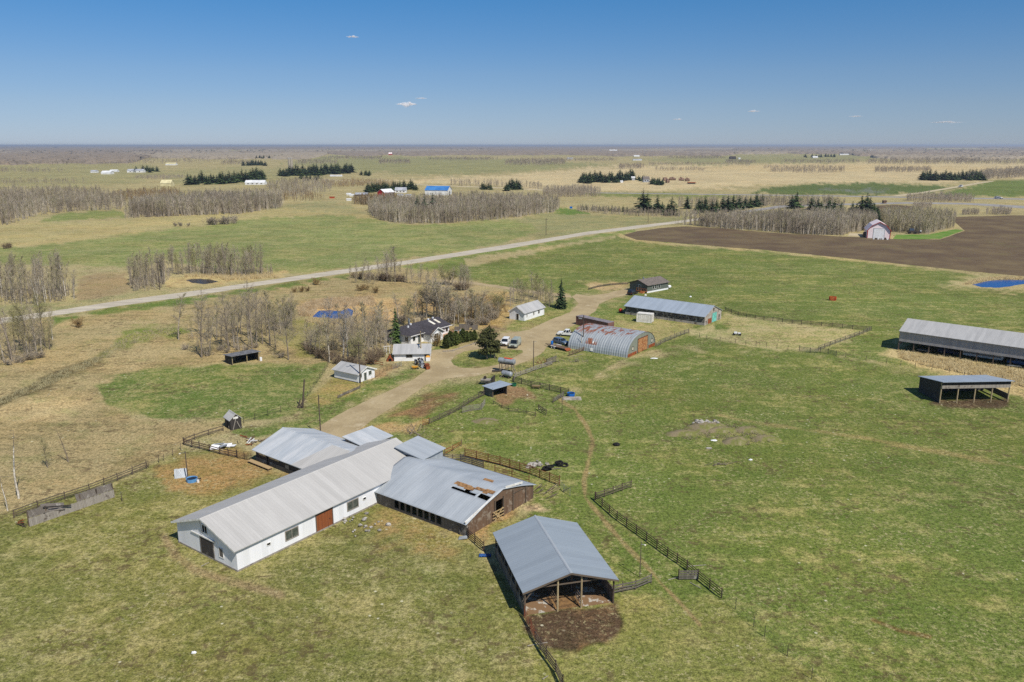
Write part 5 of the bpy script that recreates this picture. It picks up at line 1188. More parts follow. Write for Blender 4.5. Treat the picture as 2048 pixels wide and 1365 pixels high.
# ================================================================ FAR-OFF WOODS: each reads as one mass
def broom(seed, H=10.0, n=16, tr=2):
    """one small bare tree for the mass of a distant grove"""
    r = np.random.default_rng(seed); K = Sticks(); nt = 0
    lean = r.normal(0, .04, 2)
    for t in range(tr):
        o = r.normal(0, .5, 2) if t else np.zeros(2); h = H*r.uniform(.8, 1.0)
        K.add(np.array([o[0], o[1], -.1]), np.array([o[0]+lean[0]*h, o[1]+lean[1]*h, h]), .13, .03); nt += 1
    for k in range(n):
        z = H*r.uniform(.25, .85); a = r.uniform(0, 6.28); l = H*.26*r.uniform(.5, 1.1)*(1.1-z/H*.6)
        p = np.array([lean[0]*z, lean[1]*z, z]); K.add(p, p+np.array([math.cos(a)*l*.65, math.sin(a)*l*.65, l]), .075, .035)
    V, F = K.arrays(3); return V, F, nt*3
def wood(name, poly, n, h, mats, seed, wide=1.0, var=.42, brooms=None, lod=1.0):
    r = np.random.default_rng(seed); pts = scatter(poly, int(n*1.4), seed); BR = brooms or [broom(200+k) for k in range(5)]
    Vs, Fs, Ms = [], [], []; off = 0
    for i, (x, y) in enumerate(pts):
        V, F, nt = BR[i % len(BR)]; g_ = G(x, y); a = r.uniform(0, 6.28); s = h/10*r.uniform(1-var, 1+var*.6)
        wd = s*wide*max(1.0, g_.y/900*lod); c, q = math.cos(a)*wd, math.sin(a)*wd
        Vs.append(np.stack([V[:, 0]*c-V[:, 1]*q+g_.x, V[:, 0]*q+V[:, 1]*c+g_.y, V[:, 2]*s], 1)); Fs.append(F+off); off += len(V)
        m = np.full(len(F), 1+(r.random() < .35)); m[:nt] = 0 if r.random() < .55 else 1; Ms.append(m)
    me = np_mesh(name, np.concatenate(Vs), np.concatenate(Fs), [M(m) for m in mats], np.concatenate(Ms))
    return tag(struct(obj(name, me, []), 'stuff'), *WLAB.pop(0))
WLAB = []
def W(label, cat='wood'): WLAB.append((label, cat))
AS = ('far_trunk', 'far_twig', 'far_twig_olive'); BRN = ('far_twig', 'twig_grey', 'far_twig'); WIL = ('twig_brown', 'twig_willow', 'twig_grey')
W('bare aspen grove standing along the tan strip above the hay field at the left')
wood('aspen_grove', [(250,437),(330,434),(480,429),(560,417),(568,407),(520,402),(420,404),(330,412),(258,426)], 1500, 11.5, AS, 1)
W('wide bare grey wood at the far left edge')
wood('aspen_grove', [(-200,458),(0,452),(15,451),(82,431),(150,423),(240,421),(256,408),(210,398),(190,388),(0,388),(-200,392)], 2600, 10.5, AS, 2)
W('large bare aspen grove in the centre around three dark spruces')
wood('aspen_grove', [(736,424),(745,434),(770,444),(810,448),(850,449),(920,446),(1024,437),(1108,425),(1120,418),(1112,410),(1060,404),(950,403),(870,408),(790,409),(748,414)], 2700, 9.8, AS, 3)
W('bare aspen grove along the top of the ploughed field at the right')
wood('aspen_grove', [(1344,449),(1384,451),(1424,456),(1536,464),(1600,469),(1690,472),(1697,466),(1751,461),(1750,452),(1730,444),(1700,442),(1600,441),(1536,443),(1480,444),(1440,447),(1390,449)], 2000, 9.0, AS, 4)
W('bare aspen grove right of the pink and white shed')
wood('aspen_grove', [(1781,464),(1818,467),(1856,469),(1873,463),(1908,456),(1908,446),(1870,440),(1780,436),(1757,440),(1770,455)], 1000, 9.0, ('bark_pale', 'twig_olive', 'twig_grey'), 5)
W('dark undergrowth among the aspens left across the road', 'brush')
wood('brush', [(-90,613),(0,607),(70,613),(140,601),(152,592),(150,578),(0,580),(-90,588)], 300, 4.2, BRN, 31, .8, lod=0)
W('undergrowth around the roadside pond aspens', 'brush')
wood('brush', [(256,574),(268,584),(322,580),(334,566),(345,551),(480,556),(548,551),(548,546),(400,542),(320,548),(262,562)], 360, 4.0, BRN, 32, .8, lod=0)
W('bare thicket behind the shelterbelt spruces beyond the road')
wood('thicket', [(1355,412),(1536,407),(1660,408),(1700,414),(1660,413),(1540,413),(1400,415),(1355,415)], 420, 8, AS, 6)
W('bare low wood across the far road behind the central grove')
wood('thicket', [(1086,393),(1120,396),(1204,393),(1190,384),(1130,382),(1090,386)], 420, 8, BRN, 7)
W('row of bare brush along the young spruces', 'brush')
wood('brush', [(1150,423),(1200,428),(1280,433),(1340,435),(1400,434),(1400,430),(1330,430),(1240,426),(1160,419)], 360, 5, AS, 8)
W('brown willow brush in front of the red barn', 'brush')
wood('brush', [(700,408),(730,412),(780,409),(800,400),(760,399),(712,401)], 260, 7, WIL, 9, 1.3)
W('orange brown willow thicket below the cream barn', 'brush')
wood('brush', [(215,396),(255,404),(300,398),(362,391),(360,384),(300,384),(240,388)], 420, 6, WIL, 10, 1.4)
W('grey scrub between the left windbreak and the silo windbreak')
wood('thicket', [(530,386),(560,392),(600,395),(660,384),(670,372),(640,364),(560,364),(535,372)], 520, 8, AS, 11)
W('reddish scrub along the lane right of the silo windbreak', 'brush')
wood('brush', [(640,366),(700,362),(760,364),(800,368),(790,374),(700,374),(650,374)], 380, 5, WIL, 12, 1.4)
W('shrub line along the highway at the right', 'brush')
wood('brush', [(1811,403),(1870,405),(1948,405),(1945,400),(1880,397),(1815,399)], 300, 7, BRN, 13)
W('pair of dark shrub clumps in the pale field right of the far groves', 'brush')
wood('brush', [(1922,431),(1957,430),(1957,426),(1924,427)], 70, 4, BRN, 14, 1.5)
W('long dark shrub clump at the right edge of the pale field', 'brush')
wood('brush', [(1972,430),(2022,430),(2022,425),(1975,425)], 90, 5, BRN, 15, 1.4)
W('grey shrub clump above the pale field lane', 'brush')
wood('brush', [(1825,419),(1862,418),(1862,413),(1828,414)], 90, 5, BRN, 16, 1.4)
W('dark hedge left of the cream barn', 'brush')
wood('brush', [(268,359),(320,360),(372,357),(366,353),(320,352),(272,354)], 260, 4, BRN, 17, 1.3)
W('scattered dry willow clumps in the tan meadow left of the red barn', 'brush')
wood('brush', [(556,402),(600,404),(650,400),(640,390),(600,386),(560,392)], 90, 6, WIL, 18, 1.5)
W('thin bare trees along the far road', 'brush')
wood('brush', [(900,372),(1040,377),(1085,379),(1085,375),(1000,371),(900,368)], 120, 8, BRN, 19)
W('grey wood behind the right windbreak')
wood('wood', [(1930,362),(2120,352),(2120,338),(2048,340),(1960,350)], 520, 11, BRN, 20, 1.2)
far_brooms = [broom(300+k, 10, 9, 1) for k in range(4)]
FARW = [([(590,330),(675,329),(675,322),(600,321)],180,8),([(757,329),(822,328),(818,322),(760,322)],160,9),([(1010,331),(1070,332),(1130,330),(1128,323),(1060,322),(1012,324)],300,11),
 ([(1235,339),(1290,338),(1286,332),(1240,332)],130,9),([(1310,342),(1412,343),(1410,339),(1312,338)],150,6),([(1536,345),(1620,347),(1690,345),(1686,341),(1600,341),(1540,341)],260,8),
 ([(1748,346),(1862,345),(1858,340),(1752,340)],260,9),([(1560,327),(1640,328),(1720,326),(1716,322),(1570,322)],200,8),([(1728,329),(1850,330),(1950,328),(1946,320),(1840,319),(1735,322)],360,11),([(1900,329),(2100,330),(2100,320),(1910,321)],300,10),
 ([(1450,327),(1512,328),(1510,323),(1452,323)],130,8),([(0,332),(130,331),(250,331),(300,329),(380,327),(470,324),(470,316),(-200,318),(-200,334)],700,10),([(440,330),(490,331),(520,330),(516,325),(450,325)],120,9),
 ([(840,321),(960,322),(1000,319),(900,317)],170,9),([(1090,323),(1230,324),(1235,320),(1110,319)],170,9),([(640,319),(760,320),(765,316),(650,315)],170,9),([(1290,332),(1420,331),(1500,332),(1500,329),(1300,328)],200,7),([(1520,338),(1690,339),(1690,336),(1530,335)],170,7),([(-200,347),(60,346),(135,344),(60,341),(-200,342)],240,8),([(-150,374),(110,369),(205,366),(100,364),(-150,366)],260,7),([(1870,318),(2060,319),(2250,318),(2250,313),(1880,314)],260,10),([(1330,318),(1450,318),(1450,315),(1340,315)],150,9)]
for k, (poly, n, h) in enumerate(FARW):
    W('distant bare wood strip among the far fields'); wood('far_wood', poly, n, h, ('far_twig', 'far_twig', 'far_wood_mix'), 400+k, 1.7, brooms=far_brooms, lod=.8)
def far_canopy(name, label, front, back, x0, x1, nrow, seed, h=10, wav=1.5, step=4.0):
    """the crowns of a forest several kilometres off: an uneven roof of tree tops with a ragged edge down to the ground"""
    r = np.random.default_rng(seed); V = []; xs = np.arange(x0, x1, step); nx_ = len(xs); ph = r.uniform(0, 6.28, 6); jj = r.normal(0, .35, nx_)
    for j in range(nrow):
        for i, x in enumerate(xs):
            u = min(1, (x-x0)/60, (x1-x)/60)
            yf = front+wav*(math.sin(x*.011+ph[0])+.7*math.sin(x*.029+ph[1])+.4*math.sin(x*.083+ph[2]))+jj[i]
            yf = back+.3+(max(yf, back+.8)-back-.3)*max(.03, u)**.6
            g_ = G(x, yf+(back-yf)*(j/(nrow-1))**.8); e_ = (j == 0 or i == 0 or i == nx_-1)
            V.append((g_.x+r.normal(0, .0004*g_.y), g_.y*(1+(0 if e_ else r.normal(0, .002))), 0 if e_ else h*r.uniform(.72, 1.18)))
    F = [(j*nx_+i, j*nx_+i+1, (j+1)*nx_+i+1, (j+1)*nx_+i) for j in range(nrow-1) for i in range(nx_-1)]
    me = np_mesh(name, np.array(V), np.array(F), [M('far_wood_mix') if seed % 3 else M('far_wood_pale')])
    return tag(struct(obj(name, me, []), 'stuff'), label, 'forest')
far_canopy('forest', 'purple brown bare forest along the very horizon', 297.4, 292.5, -420, 2470, 18, 1, 12, .5, 6)
rs_ = random.Random(12)
for band, (fr_, bk_, cov) in enumerate(((300.6,297.4,.92),(304.6,300.8,.9),(309.0,305.4,.7))):
    x = -420
    while x < 2450:
        wd = rs_.uniform(140, 520)
        if rs_.random() < cov: far_canopy('forest', 'distant bare forest strip below the horizon with pale fields between', fr_, bk_, x, min(x+wd, 2470), 9, 100+band*50+int(x)%47, 9, .5)
        x += wd*rs_.uniform(.8, 1.05)
SPK = [broom(600+k, 10, 14, 1) for k in range(3)]
for k, (poly, n) in enumerate([([(60,303),(500,300),(520,308),(60,312)],60),([(500,300),(1000,298),(1000,303),(520,307)],60),([(1300,300),(2040,298),(2040,309),(1560,306)],80)]):
    W('scattered dark conifers dotted through the far bare forest', 'conifers'); wood('far_conifers', poly, n, 15, ('needle_dark','needle_dark','needle_dark'), 700+k, 1.6, brooms=SPK, lod=.9)
far_canopy('forest', 'bare forest covering the low rise at the far left', 328, 305, -420, 320, 34, 2, 9, 1.6)
far_canopy('forest', 'bare forest behind the far white house in the left distance', 319, 305, 250, 660, 20, 3, 9, 1.3)
far_canopy('forest', 'bare forest strip beyond the far stubble in the centre distance', 311.5, 304, 760, 1500, 14, 4, 9, 1.0)
far_canopy('forest', 'bare forest in the far right distance', 315, 304, 1660, 2470, 18, 5, 9, 1.5)
far_canopy('forest', 'small dark forest patch low in the right distance', 321, 314, 1740, 2060, 12, 6, 9, .9)
far_canopy('forest', 'narrow forest strip above the green field in the left centre distance', 313, 305, 640, 800, 10, 7, 9, .8)

def sapling(seed, H=10.0):
    r = np.random.default_rng(seed); K = Sticks()
    for t in range(5):
        o = r.normal(0, 1.6, 2); h = H*r.uniform(.5, 1.0); l = r.normal(0, .1, 2); K.add(np.array([o[0],o[1],-.1]), np.array([o[0]+l[0]*h,o[1]+l[1]*h,h]), .06, .02)
        for k in range(16):
            z = h*r.uniform(.15, .92); a = r.uniform(0, 6.28); q = h*.2*r.uniform(.5, 1.2); p = np.array([o[0]+l[0]*z, o[1]+l[1]*z, z]); e_ = p+np.array([math.cos(a)*q*.8, math.sin(a)*q*.8, q]); K.add(p, e_, .03, .015)
            d2 = r.normal(0, .4, 3)*q; K.add((p+e_)/2, (p+e_)/2+d2+np.array([0,0,.4*q]), .024, .012); K.add(p*.3+e_*.7, p*.3+e_*.7+r.normal(0, .4, 3)*q+np.array([0,0,.3*q]), .02, .01)
    V, F = K.arrays(3); return V, F, 0
SAP = [sapling(500+k) for k in range(6)]; FINE = ('twig_grey', 'twig_grey', 'twig_olive')
for poly, n, h, lbl in (([(350,672),(400,655),(480,655),(560,650),(596,660),(600,700),(540,706),(440,716),(380,710)], 90, 6.0, 'fine bare undergrowth in the open stand behind the black shed'),
    ([(600,690),(650,662),(720,660),(780,668),(782,706),(740,722),(690,722),(620,712)], 120, 6.5, 'fine bare undergrowth between the slough pond and the garden shed'),
    ([(796,646),(830,628),(880,626),(930,624),(985,616),(1000,636),(960,652),(900,650),(860,640),(820,650)], 110, 6.0, 'fine bare undergrowth behind the farmhouse'),
    ([(690,560),(760,553),(820,562),(950,572),(950,584),(900,582),(800,572),(700,568)], 120, 5.0, 'fine bare undergrowth along the near verge of the road'),
    ([(1005,618),(1040,604),(1070,592),(1108,600),(1108,612),(1092,612),(1060,606),(1020,620)], 60, 5.5, 'fine bare undergrowth behind the white hall'),
    ([(-60,730),(0,722),(60,700),(100,680),(112,684),(80,716),(0,734)], 60, 5.5, 'fine bare undergrowth in the clump at the left edge')):
    W(lbl, 'undergrowth'); wood('undergrowth', poly, int(n*.28), h*.9, FINE, int(poly[0][0])+999, .75, brooms=SAP, lod=0)

# ================================================================ FENCES
def fence(name, label, pts, h, rails, mp, mr, spacing=2.6, rail='bar', rh=.13, post_r=.07, over=.12, wire=False, group=None, skip=(), posts_only=False, jit=.0, cat='fence'):
    """posts and rails along a surveyed line; every post and every rail line is a part"""
    P_ = [G(*p) for p in pts]; o = P_[0].copy(); e = thing(name, label, cat, o, 0, group)
    st = [(P_[0], None)]; r = random.Random(hash(label) % 999)
    stations = []
    for a, b in zip(P_, P_[1:]):
        n = max(1, round((b-a).length/spacing))
        stations += [a.lerp(b, k/n) for k in range(n)]
    stations.append(P_[-1]); S_ = [s-o for s in stations]
    for s in S_[:100]:
        lx, ly = r.gauss(0, jit), r.gauss(0, jit)
        obj('post', MB().tube((s.x, s.y, -.02), (s.x+lx, s.y+ly, h+over*r.uniform(.2, 1.6)), post_r, post_r*.9, n=6), mp, e)
    for z in rails:
        m = MB()
        for k, (a, b) in enumerate(zip(S_, S_[1:])):
            dz0, dz1 = r.gauss(0, jit*.6), r.gauss(0, jit*.6)
            off = Vector((-(b-a).y, (b-a).x, 0)).normalized()*(post_r+.02)
            pa, pb = a-off+Vector((0,0,z+dz0)), b-off+Vector((0,0,z+dz1))
            if rail == 'bar': m.bar(pa, pb, .05, rh)
            elif rail == 'pipe': m.tube(pa, pb, rh, n=5)
            else: m.tube(pa, pb, rh*.6, n=3)
        obj('rail' if rail != 'wire' else 'wire', m, mr, e)
    return e
W3 = (.4, .75, 1.1); W4 = (.3, .6, .9, 1.2)
fence('rail_fence', 'long dark pipe rail fence running diagonally from the trodden path to the plank gate', [(1190,1001),(1234,1040),(1293,1082),(1335,1113),(1374,1140),(1396,1159),(1443,1197)], 1.25, W4, M('dark_pipe'), M('dark_pipe'), 2.4, 'pipe', .05, .07)
fence('wire_fence', 'thin wire fence on metal stakes continuing the dark pipe fence to the bottom', [(1443,1197),(1471,1219),(1507,1254.6),(1529,1274),(1574.5,1312),(1623,1359),(1650,1384)], 1.2, (.4, .8, 1.1), M('steel_dark'), M('galv_pipe'), 3.2, 'wire', .012, .035)
fence('rail_fence', 'short weathered board fence spur turning right off the dark pipe fence', [(1191,1001),(1226,989),(1262,976)], 1.2, W3, M('dark_pipe'), M('rail_wood'), 2.0)
gt = fence('plank_gate', 'grey plank gate panel standing against the dark pipe fence', [(1357,1160),(1395,1159.5)], 1.3, (.25,.55,.85,1.15), M('dark_pipe'), M('grey_boards'), 4, 'bar', .2, .08, cat='gate')
fence('board_fence', 'pale board fence right of the pole barn near the yard lamp', [(1226,1190),(1245,1185),(1271,1180),(1302,1167)], 1.2, W3, M('rail_wood'), M('grey_boards'), 2.4, 'bar', .17)
fence('rust_fence', 'rusty pipe fence running down from the front left corner of the pole barn', [(1049,1236),(1062,1259),(1072,1285)], 1.35, (.25,.45,.65,.85,1.05,1.25), M('rust_pipe'), M('rust_pipe'), 2.0, 'pipe', .025, .05)
fence('rail_fence', 'grey rail fence leaving the frame below the rusty pipe fence', [(1072,1285),(1081,1300),(1092,1318),(1112,1345),(1126,1375)], 1.3, W4, M('dark_pipe'), M('rail_wood'), 2.2, 'bar', .12, .06, jit=.06)
fence('pipe_fence', 'dark pipe fence between the cattle barn corner and the pole barn', [(937,1076),(950,1087),(968,1103)], 1.4, W4, M('dark_pipe'), M('dark_pipe'), 2.2, 'pipe', .055, .07)
fence('corral_fence', 'orange brown pipe corral fence behind the cattle barn', [(930,914),(1000,931),(1060,949),(1119,972)], 1.5, (.3,.6,.9,1.2,1.45), M('rust_pipe'), M('rust_pipe'), 2.3, 'pipe', .055, .07)
fence('corral_fence', 'grey plank corral alley beside the cattle barn roof', [(921,929),(944,935),(967,942)], 1.6, (.3,.6,.9,1.2,1.5), M('dark_pipe'), M('grey_boards'), 2.2, 'bar', .2)
fence('corral_fence', 'rusty rail fence showing just over the cattle barn roof edge', [(990,951),(1024,960),(1058,972)], 1.6, (.6,1.0,1.4), M('rust_pipe'), M('rust_pipe'), 2.4, 'pipe', .04)
fence('corral_fence', 'short crooked rail fence behind the little tower shed', [(889,912),(905,903),(922,893)], 1.1, (.5, 1.0), M('rail_wood'), M('rust'), 2.0, 'bar', .1, jit=.1)
fence('corral_fence', 'low rail fence from the tower shed to the orange corral', [(886,920),(905,922),(928,921)], 1.1, (.4, .7, 1.0), M('rail_wood'), M('grey_boards'), 2.0)
fence('pipe_gate', 'thin grey wire pen corner right of the orange corral fence', [(1119,972),(1128,984),(1140,992)], 1.2, W3, M('galv_pipe'), M('galv_pipe'), 1.6, 'pipe', .02, .04, cat='gate')
fence('rail_fence', 'dark brown rail fence along the orange dirt left of the side shed', [(368,890),(384,895),(399,898),(440,909),(474,916)], 1.2, W3, M('dark_boards'), M('brown_boards'), 2.4, 'bar', .15, .09)
fence('farm_gate', 'black tube gate beside the corner of the side shed', [(475,917),(489,919.5),(503,922)], 1.25, (.2,.45,.7,.95,1.2), M('dark_pipe'), M('dark_pipe'), 1.7, 'pipe', .03, .05, cat='gate')
fence('rail_fence', 'brown rail fence climbing from the corner post to the outhouse', [(368,889),(390,880),(418,871),(447,862)], 1.1, (.5, 1.0), M('rail_wood'), M('rail_wood'), 2.6, 'bar', .14, jit=.05)
fence('wire_fence', 'green grey pipe fence behind the outhouse', [(487,846),(510,840),(536,832),(562,825)], 1.1, (.4, .9), M('steel_dark'), M('steel_dark'), 2.4, 'pipe', .03, .05)
fence('rail_fence', 'dark rail fence behind the broken board windbreak', [(28,1037),(76,1018),(130,1000),(180,984),(236,962),(294,938)], 1.25, (.45, .8, 1.15), M('post_wood'), M('rail_wood'), 3.0, 'bar', .12, .08, jit=.04)
fence('wire_fence', 'sparse wire fence across the dry grass at the left', [(297,936),(318,926),(328,922),(346,912),(362,900)], 1.1, (.6, 1.0), M('post_wood'), M('galv_pipe'), 4, 'wire', .01, .05)
fence('rail_fence', 'old leaning pole fence along the bare strip below the calf shelter', [(858,849),(879,840),(900,830.5),(918,821),(937,808),(968,792)], 1.15, (.35, .7, 1.05), M('rail_wood'), M('rail_wood'), 2.2, 'bar', .13, .07, jit=.09)
fence('rust_gate', 'small rust orange gate at the end of the leaning pole fence', [(846,852),(858,848)], 1.3, (.2,.5,.8,1.1), M('rust'), M('rust'), 1.0, 'pipe', .03, .05, cat='gate')
fence('rail_fence', 'grey gate panels standing below the calf shelter', [(924,827),(940,823),(963,820),(970,809)], 1.3, (.2,.45,.7,.95,1.2), M('dark_pipe'), M('pale_boards'), 2.2, 'bar', .07, .05)
fence('rail_fence', 'dark rail fence along the top of the calf pen', [(1026,764),(1043,768.5),(1062,773.6),(1080,777),(1098.7,781),(1121,786),(1137.7,790)], 1.25, W4, M('dark_boards'), M('rail_wood'), 2.6, 'bar', .13, .09)
fence('rail_fence', 'pale pole fence sloping from the calf pen up towards the thin yard pole', [(1027,764),(1030,756),(1052,748),(1072,741),(1104,730)], 1.1, (.35, .7, 1.0), M('rail_wood'), M('pale_boards'), 2.4, 'bar', .14, jit=.05)
fence('rail_fence', 'grey plank fence end with tangled brush by the pole fence', [(1093,731),(1104,727),(1112,724)], 1.5, (.3,.6,.9,1.2,1.45), M('dark_pipe'), M('grey_boards'), 1.6, 'bar', .18)
fence('rail_fence', 'brown rail fence leading to the corner of the arched hut', [(1138,713),(1152,708),(1166,703),(1172,700)], 1.1, (.4, .7, 1.0), M('rail_wood'), M('brown_boards'), 2.0, 'bar', .15)
fence('pipe_fence', 'low broken fence of pipes and posts across the calf pen', [(987,809),(1004,816),(1018,823),(1036,825),(1052,828),(1071,833)], 1.0, (.3, .65), M('dark_pipe'), M('rail_wood'), 2.4, 'bar', .09, .05, jit=.15)
fence('rail_fence', 'short pole fence beside the bare path right of the calf pen', [(1077,821),(1084,826),(1092,831)], 1.1, W3, M('rail_wood'), M('rail_wood'), 1.6, jit=.04)
fence('loading_ramp', 'narrow plank loading chute left of the blue trough', [(1106,806),(1116,799.5),(1127,793)], 1.0, (.3, .6, .9), M('rail_wood'), M('grey_boards'), 1.6, 'bar', .16, cat='chute')
fence('rail_fence', 'grey rail fence from the arched hut door side to the tan corral', [(1312,695),(1330,685),(1352,676),(1377,666)], 1.2, W3, M('rail_wood'), M('grey_boards'), 2.6, 'bar', .12)
fence('rail_fence', 'dark rail fence along the far side of the tan corral', [(1450,622),(1476,632),(1510,638.5),(1545.5,643),(1584,648),(1621.5,651),(1664,655),(1705,659),(1742,662)], 1.2, W3, M('dark_boards'), M('rail_wood'), 3.2, 'bar', .14, .08)
fence('rail_fence', 'rail fence down the right end of the tan corral', [(1742,662),(1718,672),(1690,682),(1660,693),(1637,702)], 1.2, W3, M('rail_wood'), M('grey_boards'), 3.0, 'bar', .12)
fence('farm_gate', 'dark panel gates at the lower right corner of the tan corral', [(1598,703),(1620,706),(1640,706),(1656,709),(1672,713)], 1.3, W4, M('dark_boards'), M('grey_boards'), 2.6, 'bar', .1, cat='gate')
fence('wire_fence', 'wire fence on short posts along the lower edge of the tan corral', [(1378,668),(1399,675),(1413,679),(1440,683),(1471,687),(1512,692),(1553.5,698),(1598,703)], 1.15, (.5, 1.0), M('post_wood'), M('galv_pipe'), 3.2, 'wire', .01, .055)
fence('wire_fence', 'wire fence running in front of the machine shed', [(1672,713),(1691,715.5),(1732,722),(1773,727),(1830,736),(1898,746),(1960,756),(2048,770),(2140,786)], 1.2, (.5, 1.0), M('post_wood'), M('galv_pipe'), 3.6, 'wire', .01, .06)
fence('rail_fence', 'low dark log rail curving behind the gravel patch by the green bungalow', [(1177,580),(1195,575),(1220,571),(1240,569.5),(1256,569)], .7, (.25, .55), M('post_wood'), M('dark_boards'), 3, 'bar', .2)
fence('wire_fence', 'weedy wire fence left of the white garden shed', [(609,803),(622,784),(634,766),(645,750),(656,734)], 1.1, (.3, .65, 1.0), M('post_wood'), M('rail_wood'), 3, 'wire', .02, .05, jit=.05)
fence('board_fence', 'low weathered plank fence below the white garden shed', [(675,797),(697,787),(720,777)], .7, (.2, .45), M('rail_wood'), M('grey_boards'), 2, 'bar', .22, .05, jit=.05)
fence('wire_fence', 'thin stake fence along the lawn between the garden shed and garage', [(720,777),(744,762),(766,746),(783,739),(800,733)], 1.0, (.4, .8), M('rail_wood'), M('rail_wood'), 2, 'wire', .02, .04, jit=.05)
fence('board_fence', 'brown rail fence behind the garden plot', [(730,729),(748,729),(766,733)], 1.1, (.4, .9), M('brown_boards'), M('rust'), 2.2, 'bar', .16)
fence('farm_gate', 'silver tube gate beside the garage', [(786,739),(795,736),(803,733)], 1.2, (.2,.5,.8,1.1), M('galv_pipe'), M('galv_pipe'), 1.4, 'pipe', .03, .04, cat='gate')
fence('hedge_rail', 'low timber edging along the cedar bed', [(886,704),(905,703),(930,694),(962,684)], .25, (.15,), M('rail_wood'), M('pale_boards'), 3, 'bar', .24, .06)

# windbreak of boards, part fallen
A_ = G(60,1054); B_ = G(228.6,995); d = B_-A_; L = d.length
e = thing('windbreak', 'broken grey board windbreak with a collapsed middle', 'windbreak', A_, math.atan2(d.y, d.x))
def wall_run(x0, x1, z0, z1, tilt=.0, seed=1):
    r = random.Random(seed); m = MB(); x = x0
    while x < x1-.05:
        wd = r.uniform(.18, .24); t = z1+r.uniform(-.06, .06)
        m.hexa([(x,0,z0),(x+wd-.012,0,z0),(x+wd-.012,.04,z0),(x,.04,z0)], [(x,tilt,t),(x+wd-.012,tilt,t),(x+wd-.012,tilt+.04,t),(x,tilt+.04,t)]); x += wd
    return m
obj('boards', wall_run(0, L, 0, 1.15, .05), M('pale_boards'), e)
obj('upper_boards', wall_run(.1, 2.6, 1.18, 2.1, .35, 2), M('grey_boards'), e, (0,.1,0)); obj('upper_boards', wall_run(6.4, L-.1, 1.18, 2.15, .35, 3), M('grey_boards'), e, (0,.1,0))
for k in range(6): obj('post', MB().tube((k*L/5,.2,0), (k*L/5,.25,2.1 if k not in (2,) else 1.3), .09, n=6), M('post_wood'), e)
obj('fallen_roof', MB().slab([(1.8,.3,1.3),(4.6,-.2,.9),(5.1,1.2,1.3),(2.3,1.7,2.0)], .06), M('grey_boards'), e)
obj('fallen_beam', MB().bar((2.0,.2,2.0),(5.4,-.35,1.2),.1,.18), M('dark_boards'), e)
e = thing('log_heap', 'heap of orange brown poles at the left end of the windbreak', 'log heap', G(44,1050))
for k in range(7): obj('log', MB().tube((random.uniform(-.9,.4), random.uniform(-.3,.8), .1+.05*k), (random.uniform(.2,1.6), random.uniform(-.9,-.1), .15+random.uniform(0,.9)), .07, .05, n=6), M('rust' if k % 2 else 'post_wood'), e)

# ================================================================ POLES AND LAMPS
def pole(x, y, top, label, m='pole_wood', r=.12, name='utility_pole', cat='pole', h=None):
    b = G(x, y); h = h or ZAT(b, y-top); e = thing(name, label, cat, b)
    obj('shaft', MB().tube((0,0,-.02), (0,0,h), r, r*.7, n=8), M(m), e); return e, h
e, h = pole(641.5, 872, 81, 'bare brown utility pole rising behind the side shed roof')
obj('cap', MB().tube((0,0,h+.001), (0,0,h+.12), .1, .02, n=8), M('steel_dark'), e)
e, h = pole(720.8, 767, 82, 'brown utility pole in front of the white garden shed', r=.14); obj('crossarm', MB().box(-.9, .9, -.18, -.1, h-.7, h-.55), M('pole_wood'), e)
e, h = pole(842.5, 719, 56, 'pale yellow utility pole with transformer in front of the garage', 'pale_pole', .15)
obj('crossarm', MB().box(-.9, .9, -.22, -.12, h-.4, h-.25), M('pole_wood'), e); obj('transformer', MB().tube((.45,-.15,h-1.5), (.45,-.15,h-.6), .25, n=10), M('steel_dark'), e); obj('guy_strut', MB().tube((-1.6,-.3,0), (-.1,-.1,h*.62), .07, n=6), M('galv_pipe'), e)
e, h = pole(1067, 741, 59, 'thin grey yard pole by the pole fence at the edge of the drive', 'pole_wood', .11); obj('lamp_arm', MB().tube((0,0,h-.3), (.7,0,h-.1), .03, n=5), M('galv_pipe'), e)
e, h = pole(1166, 698, 67, 'dark utility pole standing against the arched hut', 'pole_wood', .15); obj('bracket', MB().box(-.5,.5,-.16,-.1,h-.9,h-.8), M('steel_dark'), e)
e, h = pole(1279.5, 1155, 70, 'slim lamp pole on the grass right of the pole barn', 'rail_wood', .06, 'lamp_pole', 'lamp pole')
obj('lamp_arm', MB().tube((0,0,h-.25), (.42,0,h-.3), .025, n=5), M('galv_pipe'), e); obj('lamp_head', MB().blob((.46,0,h-.36), .13, .13, .09, 3, 10, 6, 0), M('lamp_glass'), e)
e, h = pole(376, 960, 57, 'short dark lamp pole by the blue tub in the orange dirt', 'pole_wood', .1, 'lamp_pole', 'lamp pole')
obj('lamp_arm', MB().tube((0,0,h-.2), (-.8,0,h-.35), .03, n=5), M('galv_pipe'), e); obj('lamp_head', MB().blob((-.85,0,h-.4), .16, .16, .1, 4, 10, 6, 0), M('lamp_glass'), e)
e, h = pole(320, 580, 60, 'brown utility pole with crossarm on the far side of the road', 'pole_wood', .16)
obj('crossarm', MB().box(-1.1, 1.1, -.2, -.1, h-.9, h-.74), M('pole_wood'), e)
for q in (-1, 0, 1): obj('insulator', MB().tube((q*.9,-.15,h-.74), (q*.9,-.15,h-.5), .06, n=6), M('galv_pipe'), e)
e, h = pole(605, 817, 58, 'leaning broken pole stump at the edge of the green paddock', 'pole_wood', .2); e.rotation_euler = (0, R(7), 0); obj('broken_stub', MB().tube((-.9,.1,0), (-.55,0,1.9), .16, .1, n=7).tube((-.5,0,0), (-.25,0,1.1), .2, .08, n=7), M('pole_wood'), e)
